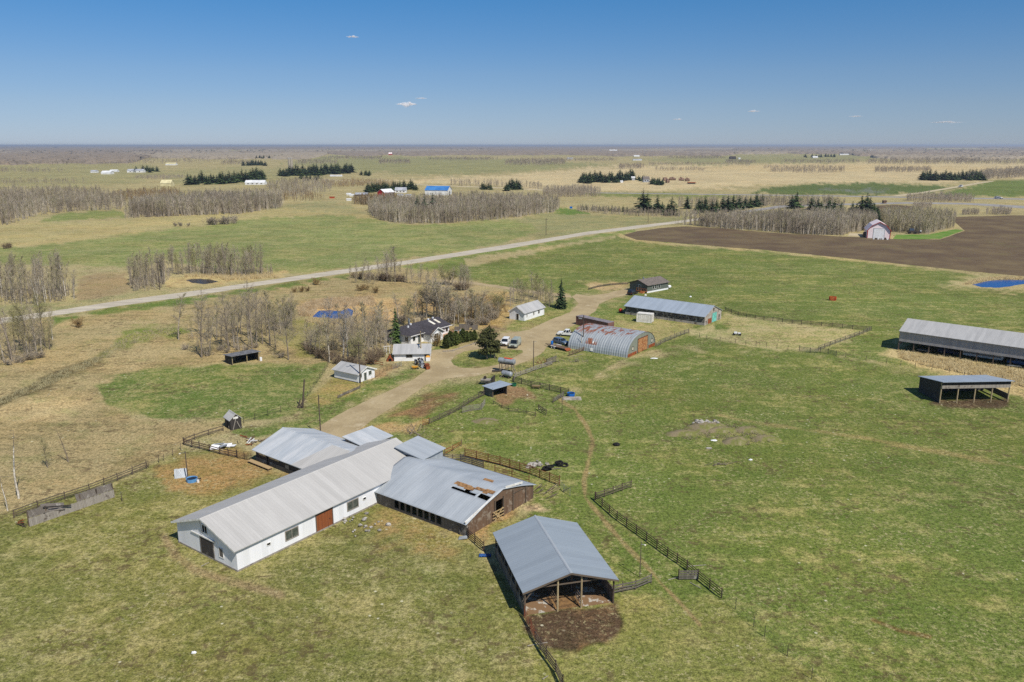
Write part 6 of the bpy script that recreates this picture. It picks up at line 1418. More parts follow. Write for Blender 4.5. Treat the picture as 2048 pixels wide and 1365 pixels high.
for x, y, t, q in ((1092,471,34,'where the hay field meets the road'), (1296,445,33,'beside the road before the shelterbelt'), (1752,392,10,'on the highway verge by the green flat'), (789,545,52,'rising from the roadside brush'), (1648,391,9,'on the highway verge left of the green flat'), (1880,460,14,'standing right of the pink white shed grove')):
    e, h = pole(x, y, t, 'utility pole '+q, 'pole_wood', .17); obj('crossarm', MB().box(-1, 1, -.2, -.1, h-.7, h-.55), M('pole_wood'), e)
for x, y, t, q in ((1162.5,700,56,'thin pale pole beside the white pickup'), (1036,752,28,'thin pole beside the raised fuel tank'), (1348,686,30,'thin dark post in the fence by the arched hut'), (1124,826,36,'lone dark post right of the calf pen'), (244,1003,24,'pair of leaning stakes beside the windbreak')):
    e, h = pole(x, y, t*.62 if 'thin pale' in q else t*.75, q, 'pale_pole' if 'pale' in q else 'post_wood', .06, 'post', 'post'); obj('cap', MB().tube((0,0,h+.001),(0,0,h+.05),.06,.03,n=6), M('galv_pipe'), e)

# ================================================================ VEHICLES
def car(name, label, cat, A, B, kind, paint, glass=None, offset=0.0, group=None, scale=1.0):
    """B = where its nose points, A = its tail (ground positions)"""
    a, b = G(*A), G(*B); d = b-a; e = thing(name, label, cat, (a+b)/2, math.atan2(d.y, d.x), group); e.scale = (scale,)*3
    K = {'suv': dict(L=4.7, W=1.85, sill=.35, belt=1.02, hood=1.0, roof=1.72, c0=-2.2, c1=1.05, r0=-2.0, r1=.35),
         'wagon': dict(L=4.7, W=1.8, sill=.3, belt=.92, hood=.92, roof=1.5, c0=-2.15, c1=1.0, r0=-1.85, r1=.25),
         'van': dict(L=5.4, W=2.0, sill=.4, belt=1.15, hood=1.1, roof=2.05, c0=-2.65, c1=1.75, r0=-2.6, r1=1.0),
         'pickup': dict(L=5.5, W=1.95, sill=.45, belt=1.05, hood=1.08, roof=1.8, c0=-.55, c1=1.25, r0=-.4, r1=.6)}[kind]
    L, W_ = K['L'], K['W']; h = L/2; w2 = W_/2
    pr = [(-h,K['sill']+.1),(-h+.12,K['sill']),(h-.15,K['sill']),(h,K['sill']+.15),(h-.03,K['hood']-.22),(h-.35,K['hood']-.06),(K['c1']+.05,K['hood']),(K['c0'],K['belt']),(-h+.02,K['belt']-.04)]
    if kind == 'pickup': pr[7] = (K['c0'], K['belt'])
    m = MB(); n = len(pr)
    for sgn in (1,):
        ring = []
        for k, (yy, sh) in enumerate(((-w2,.96),(-w2+.1,1.0),(w2-.1,1.0),(w2,.96))):
            ring.append([(x*(.985 if k in (0,3) else 1), yy, (z-K['sill'])*sh+K['sill']) for x, z in pr])
        vs = sum(ring, []); fs = [tuple(range(n)), tuple(3*n+i for i in range(n-1,-1,-1))]
        for k in range(3): fs += [(k*n+i, (k+1)*n+i, (k+1)*n+(i+1)%n, k*n+(i+1)%n) for i in range(n)]
        m.add(vs, fs)
    body = obj('body', m, paint, e)
    if kind == 'pickup': obj('bed', MB().box(-h+.15, -.7, -w2+.12, w2-.12, K['belt']-.01, K['belt']+.02), M('steel_dark'), e)
    b0, b1, r0, r1, z0, z1 = K['c0'], K['c1'], K['r0'], K['r1'], K['belt']-.02, K['roof']; wi = w2-.06; wr = w2-.22
    gl = MB().hexa([(b0,-wi,z0),(b1,-wi,z0),(b1,wi,z0),(b0,wi,z0)], [(r0,-wr,z1-.06),(r1,-wr,z1-.06),(r1,wr,z1-.06),(r0,wr,z1-.06)])
    obj('windows', gl, glass or M('dark_glass'), e)
    rf = MB().hexa([(r0-.06,-wr-.03,z1-.06),(r1+.08,-wr-.03,z1-.06),(r1+.08,wr+.03,z1-.06),(r0-.06,wr+.03,z1-.06)], [(r0+.08,-wr+.08,z1),(r1-.05,-wr+.08,z1),(r1-.05,wr-.08,z1),(r0+.08,wr-.08,z1)])
    roof = obj('roof', rf, paint, e)
    pl = MB()
    fr = [0, .36, .68, 1.0] if kind in ('suv', 'wagon') else ([0, .5, 1.0] if kind == 'pickup' else [0, .38, .7, 1.0])
    for f in fr:
        for s in (-1, 1):
            xb, xt = b0+(b1-b0)*f, r0+(r1-r0)*f
            pl.bar((xb, s*(wi+.005), z0), (xt, s*(wr+.005), z1-.03), .05, .10)
    if kind == 'van':
        for s in (-1, 1): pl.hexa([(b0,s*(wi+.012)-.006,z0),(b0+2.9,s*(wi+.012)-.006,z0),(b0+2.9,s*(wi+.012)+.006,z0),(b0,s*(wi+.012)+.006,z0)], [(r0,s*(wr+.012)-.006,z1-.05),(r0+2.75,s*(wr+.012)-.006,z1-.05),(r0+2.75,s*(wr+.012)+.006,z1-.05),(r0,s*(wr+.012)+.006,z1-.05)])
    obj('pillars', pl, paint, roof)
    rw = .36 if kind in ('suv', 'pickup', 'van') else .32
    for sx in (-.3, .31):
        for sy in (-1, 1):
            wh = obj('wheel', MB().wheel((L*sx, sy*(w2-.1), rw), rw, .24), M('rubber'), e)
            obj('rim', MB().wheel((L*sx, sy*(w2+.012), rw), rw*.6, .03), M('chrome_rim'), wh)
    for s in (-1, 1):
        obj('headlight', MB().box(h-.12, h+.005, s*(w2-.3)-.18, s*(w2-.3)+.18, K['hood']-.36, K['hood']-.2), M('lamp_glass'), e)
        obj('tail_light', MB().box(-h-.012, -h+.06, s*(w2-.16)-.1, s*(w2-.16)+.1, K['belt']-.34, K['belt']-.06), M('tail_red'), e)
        obj('mirror', MB().box(b1-.35, b1-.2, s*(w2+.1)-.09, s*(w2+.1)+.09, K['belt']+.02, K['belt']+.2), paint, e)
    obj('bumper', MB().box(h-.06, h+.07, -w2+.08, w2-.08, K['sill']+.02, K['sill']+.22), M('steel_dark'), e); obj('bumper', MB().box(-h-.07, -h+.08, -w2+.08, w2-.08, K['sill']+.05, K['sill']+.24), M('steel_dark'), e)
    obj('grille', MB().box(h-.03, h+.012, -w2*.5, w2*.5, K['hood']-.42, K['hood']-.16), M('steel_dark'), e)
    return e
cw = plain('car_white', S(232,232,230), S(222,222,220), rough=.3, var=.03, spec=.5); cg = plain('car_sage', S(160,166,154), S(146,152,142), rough=.35, var=.05, spec=.5)
cb = plain('car_blue', S(92,112,136), S(80,98,122), rough=.3, var=.04, spec=.5); cd = plain('car_dark', S(38,36,40), S(30,29,33), rough=.3, var=.05, spec=.5)
car('parked_car', 'white sport utility car parked beside the turning circle pines', 'car', (1017,681.5), (1003.5,698), 'suv', cw)
car('parked_van', 'sage grey van parked right beside the white sport utility car', 'van', (1040,684), (1020,703), 'van', cg)
car('parked_pickup', 'white pickup truck with dark load behind the arched hut', 'pickup', (1149,673), (1121,671), 'pickup', cw)
car('parked_car', 'blue grey wagon parked at the left end of the arched hut', 'car', (1108,684), (1136,691.5), 'wagon', cb)
car('parked_car', 'dark sport utility car parked at the green bungalow deck', 'car', (1256,592), (1274,586.5), 'suv', cd)
car('highway_car', 'tiny white car driving on the highway at the right', 'car', (1990,397.8), (2004,398.6), 'wagon', cw, scale=1.6)
car('highway_car', 'tiny blue car on the highway behind the shrub line', 'car', (1888,397), (1901,397.4), 'wagon', plain('car_far_blue', S(60,110,180), S(50,96,160), rough=.4), scale=1.8)
car('highway_car', 'tiny white pickup on the field lane at the far right', 'car', (1926,374.5), (1917,376), 'pickup', cw, scale=1.8)

# flatbed trailer with blue barrel, spreader, tractor and implements
a, b = G(1093,692), G(1134,702); d = b-a; e = thing('flatbed_trailer', 'rusty flatbed trailer carrying a blue barrel beside the blue grey wagon', 'trailer', a, math.atan2(d.y, d.x)); L = d.length
obj('deck', MB().box(1.2, L, -.95, .95, .55, .68), M('brown_boards'), e); obj('drawbar', MB().bar((-.4,0,.5),(1.3,-.6,.58),.08,.1).bar((-.4,0,.5),(1.3,.6,.58),.08,.1), M('steel_dark'), e)
obj('ramp', MB().slab([(L,-.9,.66),(L+.7,-.9,.2),(L+.7,.9,.2),(L,.9,.66)], .05), M('rust'), e)
for x in (2.9, 3.8):
    for s in (-1, 1): wh = obj('wheel', MB().wheel((x, s*1.08, .34), .34, .22), M('rubber'), e); obj('rim', MB().wheel((x, s*1.2, .34), .2, .03), M('white_paint'), wh)
for s in (-1, 1): obj('fender', MB().box(2.5, 4.2, s*1.08-.14, s*1.08+.14, .70, .74), M('trim_white'), e)
m = Matrix.Translation(e.location) @ Matrix.Rotation(e.rotation_euler.z, 4, 'Z'); q = m @ Vector((1.8, .1, .68))
o = obj('barrel', MB().tube((0,0,0), (0,0,.5), .3, .34, n=12).tube((0,0,.5), (0,0,.9), .34, .3, n=12), M('blue_plastic'), None, q); tag(o, 'bright blue plastic barrel standing on the flatbed trailer', 'barrel')
a, b = G(959,768.5), G(987,770.5); d = b-a; e = thing('manure_spreader', 'old grey green manure spreader parked left of the calf shelter', 'spreader', a, math.atan2(d.y, d.x)); L = d.length
obj('box', MB().hexa([(.5,-.6,.55),(L-.2,-.6,.55),(L-.2,.6,.55),(.5,.6,.55)], [(.4,-.85,1.15),(L-.1,-.85,1.15),(L-.1,.85,1.15),(.4,.85,1.15)]), M('pale_boards'), e)
obj('drawbar', MB().bar((-.7,0,.4),(.6,0,.55),.1,.12), M('steel_dark'), e); obj('beater', MB().box(L-.1, L+.15, -.9, .9, .6, 2.0).box(L-.3, L-.11, -.9, -.8, 1.2, 1.9), M('steel_dark'), e)
for s in (-1, 1):
    wh = obj('wheel', MB().wheel((L*.6, s*.98, .42), .42, .22), M('rubber'), e); obj('rim', MB().wheel((L*.6, s*1.1, .42), .24, .03), M('chrome_rim'), wh)
obj('seat_hoop', MB().tube((1.2,-.5,1.15),(1.2,-.5,1.7),.04,n=6).wheel((1.2,.2,1.5),.35,.1), M('steel_dark'), e)
a, b = G(834,727), G(846,734); d = b-a; e = thing('tractor', 'grey wheeled tractor standing at the foot of the garage wall', 'tractor', (a+b)/2, math.atan2(d.y, d.x))
obj('hood', MB().hexa([(0,-.3,.7),(1.5,-.3,.7),(1.5,.3,.7),(0,.3,.7)], [(0,-.28,1.35),(1.45,-.25,1.25),(1.45,.25,1.25),(0,.28,1.35)]), M('tank_grey'), e)
obj('chassis', MB().box(-.9, 1.5, -.22, .22, .45, .7), M('steel_dark'), e); obj('seat', MB().box(-.75, -.3, -.25, .25, 1.0, 1.1).box(-.8, -.72, -.25, .25, 1.1, 1.5), M('rubber'), e)
for s in (-1, 1):
    wh = obj('rear_wheel', MB().wheel((-.55, s*.75, .68), .68, .35), M('rubber'), e); obj('rim', MB().wheel((-.55, s*.94, .68), .38, .03), M('white_paint'), wh)
    wh = obj('front_wheel', MB().wheel((1.2, s*.6, .36), .36, .2), M('rubber'), e); obj('rim', MB().wheel((1.2, s*.71, .36), .2, .03), M('white_paint'), wh)
    obj('fender', MB().slab([(-1.2,s*.75-.2,1.3),(.1,s*.75-.2,1.42),(.1,s*.75+.2,1.42),(-1.2,s*.75+.2,1.3)], .05), M('tank_grey'), e)
obj('steering_wheel', MB().tube((.0,0,1.35),(-.15,0,1.6),.03,n=5).wheel((-.15,0,1.6),.2,.03,'x'), M('steel_dark'), e); obj('exhaust', MB().tube((1.0,.1,1.25),(1.0,.1,2.1),.05,n=6), M('steel_dark'), e)
obj('loader_frame', MB().bar((.3,-.5,.8),(2.4,-.5,.5),.1,.14).bar((.3,.5,.8),(2.4,.5,.5),.1,.14), M('tank_grey'), e); obj('bucket', MB().prism([(2.3,.1),(3.0,.1),(3.0,.16),(2.42,.3),(2.4,.75),(2.3,.75)], -.8, .8), M('tank_grey'), e)
e = thing('wheelbarrow', 'yellow wheelbarrow left of the tractor', 'wheelbarrow', G(829.5,739), R(10))
obj('tray', MB().hexa([(-.35,-.25,.3),(.4,-.2,.3),(.4,.2,.3),(-.35,.25,.3)], [(-.7,-.45,.75),(.75,-.35,.65),(.75,.35,.65),(-.7,.45,.75)]), M('yellow_paint'), e)
obj('handles', MB().bar((.6,0,.25),(-1.3,-.35,.65),.05,.05).bar((.6,0,.25),(-1.3,.35,.65),.05,.05), M('rail_wood'), e); obj('wheel', MB().wheel((.75,0,.2),.2,.1), M('rubber'), e); obj('legs', MB().box(-.5,-.45,-.3,-.25,0,.42).box(-.5,-.45,.25,.3,0,.42), M('steel_dark'), e)
e = thing('hay_mower', 'small rusty red implement with two wheels right of the tractor', 'implement', G(854,738), R(25))
obj('frame', MB().bar((-.8,0,.6),(.8,0,.5),.12,.12).bar((0,-.7,.5),(0,.7,.5),.1,.1), M('rust'), e)
for s in (-1, 1): wh = obj('wheel', MB().wheel((0,s*.75,.48),.48,.16), M('rust'), e); obj('tyre', MB().wheel((0,s*.75,.48),.52,.1), M('rubber'), wh)
obj('hopper', MB().hexa([(-.4,-.4,.6),(.4,-.4,.6),(.4,.4,.6),(-.4,.4,.6)], [(-.5,-.5,1.2),(.5,-.5,1.2),(.5,.5,1.2),(-.5,.5,1.2)]), M('rust'), e)
e = thing('orange_cover', 'orange topped white tote box by the garage corner', 'tote', G(856,722), R(5))
obj('box', MB().box(-.5,.5,-.5,.5,0,1.0), M('white_paint'), e); obj('lid', MB().hexa([(-.55,-.55,1.001),(.55,-.55,1.001),(.55,.55,1.001),(-.55,.55,1.001)],[(-.2,-.2,1.5),(.2,-.2,1.5),(.2,.2,1.5),(-.2,.2,1.5)]), M('yellow_paint'), e)

# fuel tanks
a, b = G(1000,742), G(1028,746); d = b-a; e = thing('fuel_tank', 'long grey fuel tank raised on a timber stand beside the drive', 'tank', a, math.atan2(d.y, d.x)); L = d.length
tk = MB().tube((-.2,0,2.55), (L+.1,0,2.55), .62, n=16).tube((-.32,0,2.55),(-.2,0,2.55),.42,.62,n=16).tube((L+.1,0,2.55),(L+.22,0,2.55),.62,.42,n=16); obj('tank', tk, M('tank_grey'), e)
obj('band', MB().tube((L*.42,0,2.55),(L*.42+.1,0,2.55),.64,n=16), M('galv_pipe'), e)
for x in (.2, L*.5, L-.3):
    for s in (-.6, .6): obj('leg', MB().bar((x,s,0),(x,s*.8,1.98),.12,.12), M('rail_wood'), e)
obj('brace', MB().bar((.2,-.62,.2),(L*.5,-.52,1.8),.05,.12).bar((L*.5,-.62,.2),(L-.3,-.52,1.8),.05,.12).bar((L-.3,-.62,1.0),(L+1.0,-1.4,.05),.1,.1).bar((L-.3,-.5,1.9),(L+1.3,-1.0,.05),.1,.1), M('pale_boards'), e)
obj('stand_deck', MB().box(0,L-.1,-.6,.6,1.86,1.93), M('rail_wood'), e)
o = obj('orange_canopy', MB().slab([(1.2,-.3,3.26),(3.0,-.3,3.22),(3.2,.3,3.22),(1.0,.3,3.26)], .08), M('orange_paint'), e)
a, b = G(1006,754), G(1022,757.5); d = b-a; e = thing('propane_tank', 'grey capsule tank lying on low timber blocks below the raised tank', 'tank', a, math.atan2(d.y, d.x)); L = d.length
tk = MB().tube((.1,0,.95), (L-.1,0,.95), .6, n=16)
for k in range(4):
    for sx, xx in ((-1, .1), (1, L-.1)):
        t0, t1 = R(90*k/4), R(90*(k+1)/4); tk.tube((xx+sx*.4*math.sin(t0),0,.95), (xx+sx*.4*math.sin(t1),0,.95), .6*math.cos(t0)+.001, .6*math.cos(t1)+.001, n=16, caps=False)
obj('tank', tk, M('tank_grey'), e, smooth=False); obj('cradle', MB().box(.3,.5,-.5,.5,0,.42), M('rail_wood'), e); obj('cradle', MB().box(L-.5,L-.3,-.5,.5,0,.42), M('rail_wood'), e)
obj('prop_board', MB().bar((0,-1.2,0),(.5,-.5,.9),.08,.1), M('pale_boards'), e)
e = thing('plank_pile', 'dark plank platform lying left of the tanks', 'plank pile', G(995,743), R(8)); obj('planks', MB().box(-1.2,1.3,-.5,.5,.12,.22), M('dark_boards'), e); obj('bearer', MB().box(-1,-.85,-.5,.5,0,.119).box(.9,1.05,-.5,.5,0,.119), M('rail_wood'), e)

# under the machine shed
mm = Matrix.Translation(MACH.location) @ Matrix.Rotation(MACH.rotation_euler.z, 4, 'Z')
def at_m(x, y): return mm @ Vector((x, y, 0))
e = thing('motorhome', 'long white motorhome parked inside the machine shed', 'motorhome', at_m(18, 4.6), MACH.rotation_euler.z)
bd = MB().prism([(-4.2,.5),(4.2,.5),(4.3,1.4),(3.6,2.9),(-4.1,2.95),(-4.2,2.8)], -1.2, 1.2); obj('body', bd, M('white_paint'), e)
obj('stripe', MB().box(-4.1,3.9,-1.215,-1.202,1.0,1.35), M('car_blue') if 'car_blue' in MATS else cb, e)
for x in (-2.6,-.9,.9,2.6): obj('window', MB().box(x-.5,x+.5,-1.22,-1.203,1.7,2.3), M('dark_glass'), e)
for x in (-2.6, 3.0):
    for s in (-1, 1): wh = obj('wheel', MB().wheel((x,s*1.0,.45),.45,.26), M('rubber'), e); obj('rim', MB().wheel((x,s*1.14,.45),.25,.03), M('chrome_rim'), wh)
p = at_m(8.6, 4.2); q = at_m(12.4, 4.2)
def car_at(P0, P1, *a, **k):
    global G
    G0 = G; it = iter((P0, P1)); G = lambda x, y, z=0.0: next(it)
    r = car(*a[:3], (0,0), (0,0), *a[3:], **k); G = G0; return r
car_at(at_m(8.3,4.5), at_m(12.6,4.5), 'stored_car', 'dark blue car stored in the third bay of the machine shed', 'car', 'wagon', plain('car_navy', S(40,56,92), S(34,48,80), rough=.35))
car_at(at_m(27.4,4.0), at_m(23.6,4.0), 'stored_car', 'blue car stored beyond the motorhome in the machine shed', 'car', 'wagon', plain('car_mid_blue', S(70,110,160), S(60,96,140), rough=.35))
e = thing('flat_wagon', 'low pale flat wagon in the second bay of the machine shed', 'wagon', at_m(5.6,1.6), MACH.rotation_euler.z); obj('deck', MB().box(-1.5,1.5,-.7,.7,.55,.68), M('pale_boards'), e)
for x in (-1,1):
    for s in (-1,1): obj('wheel', MB().wheel((x,s*.6,.28),.28,.15), M('rubber'), e)
e = thing('drawbar_frame', 'grey steel hitch frame lying in front of the machine shed', 'implement', G(2028,736), R(-20)); obj('frame', MB().bar((-1.6,0,.5),(1.2,.5,.5),.12,.12).bar((-1.6,0,.5),(1.2,-.5,.5),.12,.12).bar((1.2,-.9,.5),(1.2,.9,.5),.12,.12), M('galv_pipe'), e); obj('stand', MB().box(1.14,1.26,-.8,-.7,0,.44).box(1.14,1.26,.7,.8,0,.44), M('steel_dark'), e)

# ================================================================ SMALL THINGS IN THE YARDS
def lump(name, label, cat, x, y, rx, ry, rz, m, seed, j=.2, group=None):
    o = obj(name, MB().blob((0,0,rz*.55), rx, ry, rz, seed, 12, 7, j), m, None, G(x, y)); return tag(o, label, cat, group)
def tub(x, y, r, h, m, label, name='stock_tub'):
    e = thing(name, label, 'tub', G(x, y)); n = 16
    mb = MB(); vs = []; fs = []
    for rr, z in ((r*.92,0),(r,h),(r*.93,h),(r*.86,.08)):
        for k in range(n): t = 2*math.pi*k/n; vs.append((rr*math.cos(t), rr*math.sin(t), z))
    for q in range(3): fs += [(q*n+k, q*n+(k+1)%n, (q+1)*n+(k+1)%n, (q+1)*n+k) for k in range(n)]
    mb.add(vs, fs); obj('tub', mb, m, e); obj('water', MB().add([(r*.9*math.cos(2*math.pi*k/n), r*.9*math.sin(2*math.pi*k/n), h*.78) for k in range(n)], [tuple(range(n))]), M('pond_dark'), e); return e
tub(384, 963, .85, .55, M('pale_blue_plastic'), 'pale blue round tub at the foot of the lamp pole in the orange dirt')
tub(1142, 793, .8, .75, M('blue_plastic'), 'bright blue stock tub on a concrete pad right of the loading chute')
e = obj('concrete_pad', MB().prism([(-1.9,0),(2.0,0),(1.8,.16),(-1.7,.16)], -1.0, 1.0), M('concrete'), None, G(1143,798)); tag(e, 'pale concrete pad under the bright blue tub', 'concrete pad')
tub(1028, 772.5, .55, .6, M('green_plastic'), 'green tub inside the corner of the calf pen')
e = thing('calf_feeder', 'small pale wooden feed trough beside the dark rail fence', 'trough', G(1072.5,778), R(-10)); obj('trough', MB().hexa([(-.7,-.25,.4),(.7,-.25,.4),(.7,.25,.4),(-.7,.25,.4)],[(-.85,-.4,.75),(.85,-.4,.75),(.85,.4,.75),(-.85,.4,.75)]), M('new_wood'), e)
for x in (-.6,.6): obj('leg', MB().box(x-.05,x+.05,-.25,.25,0,.399), M('rail_wood'), e)
e = thing('panel_stack', 'tilted grey plank panel leaning near the lamp pole and pale blue tub', 'panel', G(366,956), R(20)); obj('boards', wall_run(-1.2,.6,0,1.3,.7,9), M('galv_wall'), e); obj('prop', MB().bar((-.3,1.2,0),(-.3,.5,1.0),.06,.1), M('rail_wood'), e)
e = thing('scrap_bits', 'little heap of scrap right of the pale blue tub', 'scrap heap', G(396,964)); obj('board', MB().bar((-.4,0,.05),(.4,.3,.5),.05,.2), M('dark_boards'), e); obj('pail', MB().tube((.1,-.2,0),(.1,-.2,.4),.18,.2,n=9), M('white_paint'), e); obj('slat', MB().bar((-.2,.4,.1),(.3,-.4,.8),.05,.1), M('steel_dark'), e)
# junk heap by the side shed
e = thing('white_sheets', 'heap of crumpled white sheeting by the dark rail fence', 'sheeting', G(450,896)); r = random.Random(4)
for k in range(6):
    x, y = r.uniform(-2.4,1.6), r.uniform(-.7,.7); a = r.uniform(-.5,.5); obj('sheet', MB().slab([(x-.8,y-.5,.1+r.uniform(0,.4)),(x+.8,y-.4,.1+r.uniform(0,.7)),(x+.9,y+.5,.2+r.uniform(0,.6)),(x-.7,y+.5,.15+r.uniform(0,.5))], .05), M('white_paint' if k < 4 else 'galv_wall'), e)
e = thing('scrap_heap', 'mixed heap of old boards and rubble beside the white sheeting', 'scrap heap', G(508,884))
for k in range(14):
    a = r.uniform(0,6.28); x, y = r.gauss(0,1.3), r.gauss(0,.7); obj('board', MB().bar((x-math.cos(a)*.7,y-math.sin(a)*.7,r.uniform(.05,.4)),(x+math.cos(a)*.7,y+math.sin(a)*.7,r.uniform(.1,.9)),.06,.18), M(('grey_boards','brown_boards','rust','white_paint','dark_boards')[k%5]), e)
# tyres and rock heap beside the corral
for x, y, q in ((1097,941,'left'), (1123,932,'right')):
    e = thing('tyre_pile', f'black old tyres on the grass past the corral, {q} heap', 'tyres', G(x,y))
    for k in range(3):
        c = (r.uniform(-.5,.5), r.uniform(-.3,.3), .15+.25*k)
        m_ = MB(); n = 14; vs=[]; fs=[]
        for i in range(n):
            for jx in range(6): t=2*math.pi*i/n; p_=2*math.pi*jx/6; rr=.5+.17*math.cos(p_); vs.append((c[0]+rr*math.cos(t),c[1]+rr*math.sin(t),c[2]+.14*math.sin(p_)+.1*math.sin(t+k)))
        for i in range(n):
            for jx in range(6): fs.append((i*6+jx,((i+1)%n)*6+jx,((i+1)%n)*6+(jx+1)%6,i*6+(jx+1)%6))
        obj('tyre', m_.add(vs,fs), M('rubber'), e)
e = thing('plank', 'pale plank lying between the two tyre heaps', 'plank', G(1110,939)); obj('board', MB().bar((-.8,-.2,.06),(.9,.3,.06),.2,.06), M('grey_boards'), e)
lump('tyre', 'single black tyre lying in the pasture beyond the trodden path', 'tyre', 1233, 891, .6, .6, .3, M('rubber'), 3, .1)
def rocks(label, x, y, n, sx, sy, seed, s0=.12, s1=.35, m='rock', group=None):
    rr = random.Random(seed); e = thing('rock_heap', label, 'rock heap', G(x,y), 0, group)
    for k in range(n):
        s = rr.uniform(s0,s1); obj('rock', MB().blob((rr.gauss(0,sx),rr.gauss(0,sy),s*.4+rr.uniform(0,.25)), s*1.3, s, s*.8, seed*50+k, 7, 5, .25), M(m), e)
rocks('grey rock heap by the orange corral fence', 1069, 932, 26, .8, .5, 5)
rocks('pale rocks on top of the dirt mounds in the pasture', 1408, 853, 18, 1.2, .4, 6, .15, .45)
bpy.data.objects['rock_heap.001'].location.z = .62
rocks('scatter of pale stones on the grass in front of the white barn', 735, 1058, 16, 1.4, 1.6, 7, .08, .3)
rocks('pale stones on the trodden ground below the barn window', 698, 1042, 10, .9, .9, 8, .08, .22)
earth('mound_soil', S(130,118,92), S(112,114,62), .35, .42, .56, S(146,134,108), fine=4)
def mound(label, x, y, rx, ry, rz, seed, group=None):
    r_ = np.random.default_rng(seed); n, q = 26, 9; vs = [(0,0,rz)]; fs = []; ph = r_.uniform(0,6.28,4)
    for i in range(1, q+1):
        f = i/q
        for k in range(n):
            t = 2*math.pi*k/n; e_ = 1+.16*math.sin(2*t+ph[0])+.10*math.sin(3*t+ph[1])+.07*math.sin(5*t+ph[2])
            vs.append((rx*e_*f*math.cos(t), ry*e_*f*math.sin(t), rz*(1-f*f)**1.15*(1+.18*math.sin(4*t+ph[3]+f*5)*f)+r_.normal(0,.03)*(1-f)-(.03 if i == q else 0)))
    fs += [(0,1+k,1+(k+1)%n) for k in range(n)]
    for i in range(q-1): fs += [(1+i*n+k,1+(i+1)*n+k,1+(i+1)*n+(k+1)%n,1+i*n+(k+1)%n) for k in range(n)]
    return tag(obj('dirt_mound', MB().add(vs, fs), M('mound_soil'), None, G(x,y), smooth=True), label, 'mound', group)
for k, (x, y, rx, ry, rz) in enumerate([(1368,868,3.8,2.2,1.1),(1410,856,5.0,2.8,1.7),(1442,862,3.4,2.0,1.3),(1497,862,3.4,2.0,1.3),(1472,884,2.9,2.1,1.4),(1532,878,2.8,1.7,1.1)]):
    mound('low brown dirt mound in the middle of the pasture', x, y, rx*.85, ry*.85, rz*.6, 30+k, 'dirt mounds in the pasture')
mound('grassy low mound below the calf pen gate panels', 972, 843, 3.0, 1.7, .45, 40)
o = lump('white_stone', 'flat white stone just under the dirt mounds', 'stone', 1428, 882, .6, .3, .12, M('white_paint'), 41)
o = lump('white_stone', 'pale flat boulder lower left of the dirt mounds', 'stone', 1418, 898, .5, .3, .16, M('rock'), 42)
o = lump('white_stone', 'white stone right of the broken branch heap in the pasture', 'stone', 1501, 921, .3, .22, .15, M('white_paint'), 43)
o = lump('white_stone', 'white stone alone in the lower left pasture', 'stone', 388, 1307, .26, .18, .14, M('white_paint'), 44)
e = thing('branch_heap', 'heap of broken grey branches in the open pasture', 'branch heap', G(1432,930))
for k in range(12): a = r.uniform(0,6.28); x=r.gauss(.3,.8); obj('branch', MB().tube((x,r.gauss(0,.3),.08),(x+math.cos(a)*1.2,math.sin(a)*.6,r.uniform(.1,.7)),.05,.03,n=5), M('bark_grey'), e)
e = thing('branch_heap', 'tangled dead branches at the lower end of the bare strip', 'branch heap', G(832,866))
for k in range(18): a = r.uniform(0,6.28); x,y=r.gauss(0,.6),r.gauss(0,1.0); obj('branch', MB().tube((x,y,.05),(x+math.cos(a)*.9,y+math.sin(a)*.9,r.uniform(.4,1.9)),.07,.03,n=5), M('bark_grey'), e)
e = thing('branch_heap', 'broken poles stacked past the brown end of the cattle barn', 'branch heap', G(1086,985))
for k in range(16): a = r.uniform(-.4,.9); x,y=r.gauss(0,1.2),r.gauss(0,.8); obj('branch', MB().tube((x,y,.05),(x+math.cos(a)*1.4,y+math.sin(a)*1.4,r.uniform(.2,1.2)),.06,.04,n=5), M('rail_wood' if k%3 else 'pale_pole'), e)
e = thing('branch_heap', 'brush heap beside the plank fence end near the drive', 'branch heap', G(1150,724))
for k in range(16): a = r.uniform(0,6.28); x=r.gauss(0,1.6); obj('branch', MB().tube((x,r.gauss(0,.4),.05),(x+math.cos(a)*1.3,math.sin(a)*.8,r.uniform(.2,1.3)),.05,.03,n=5), M('bark_grey'), e)
e = thing('branch_heap', 'rusty scrap and hoops against the grey plank fence end', 'branch heap', G(1085,727))
for k in range(10): a = r.uniform(0,6.28); x=r.gauss(0,.9); obj('branch', MB().tube((x,r.gauss(0,.4),.05),(x+math.cos(a)*.9,math.sin(a)*.6,r.uniform(.3,1.4)),.05,.04,n=5), M('rust_pipe'), e)
for x0,y0,x1,y1,lbl in ((1374,1134,1412,1131,'long pale pole lying on the grass right of the dark pipe fence'),(1336,1161,1356,1156,'short grey plank lying left of the plank gate'),(1380,1166,1402,1178,'pair of thin poles lying under the plank gate'),(1055,1293,1095,1286,'pale board lying across the rail fence below the rusty pipes'),(402,1134,418,1126,'short pale stick on the grass by the barn gable'),(1085,1360,1096,1353,'white stick at the bottom by the rail fence'),(1140,714,1166,709,'pale rail lying by the brush heap')):
    o = obj('pole_log', MB().tube((0,0,.06), tuple(G(x1,y1)-G(x0,y0)+Vector((0,0,.06))), .05, .04, n=6), M('pale_boards'), None, G(x0,y0)); tag(o, lbl, 'pole')
e = thing('tarp', 'crumpled blue tarp in the shade left of the pole barn', 'tarp', G(970,1113))
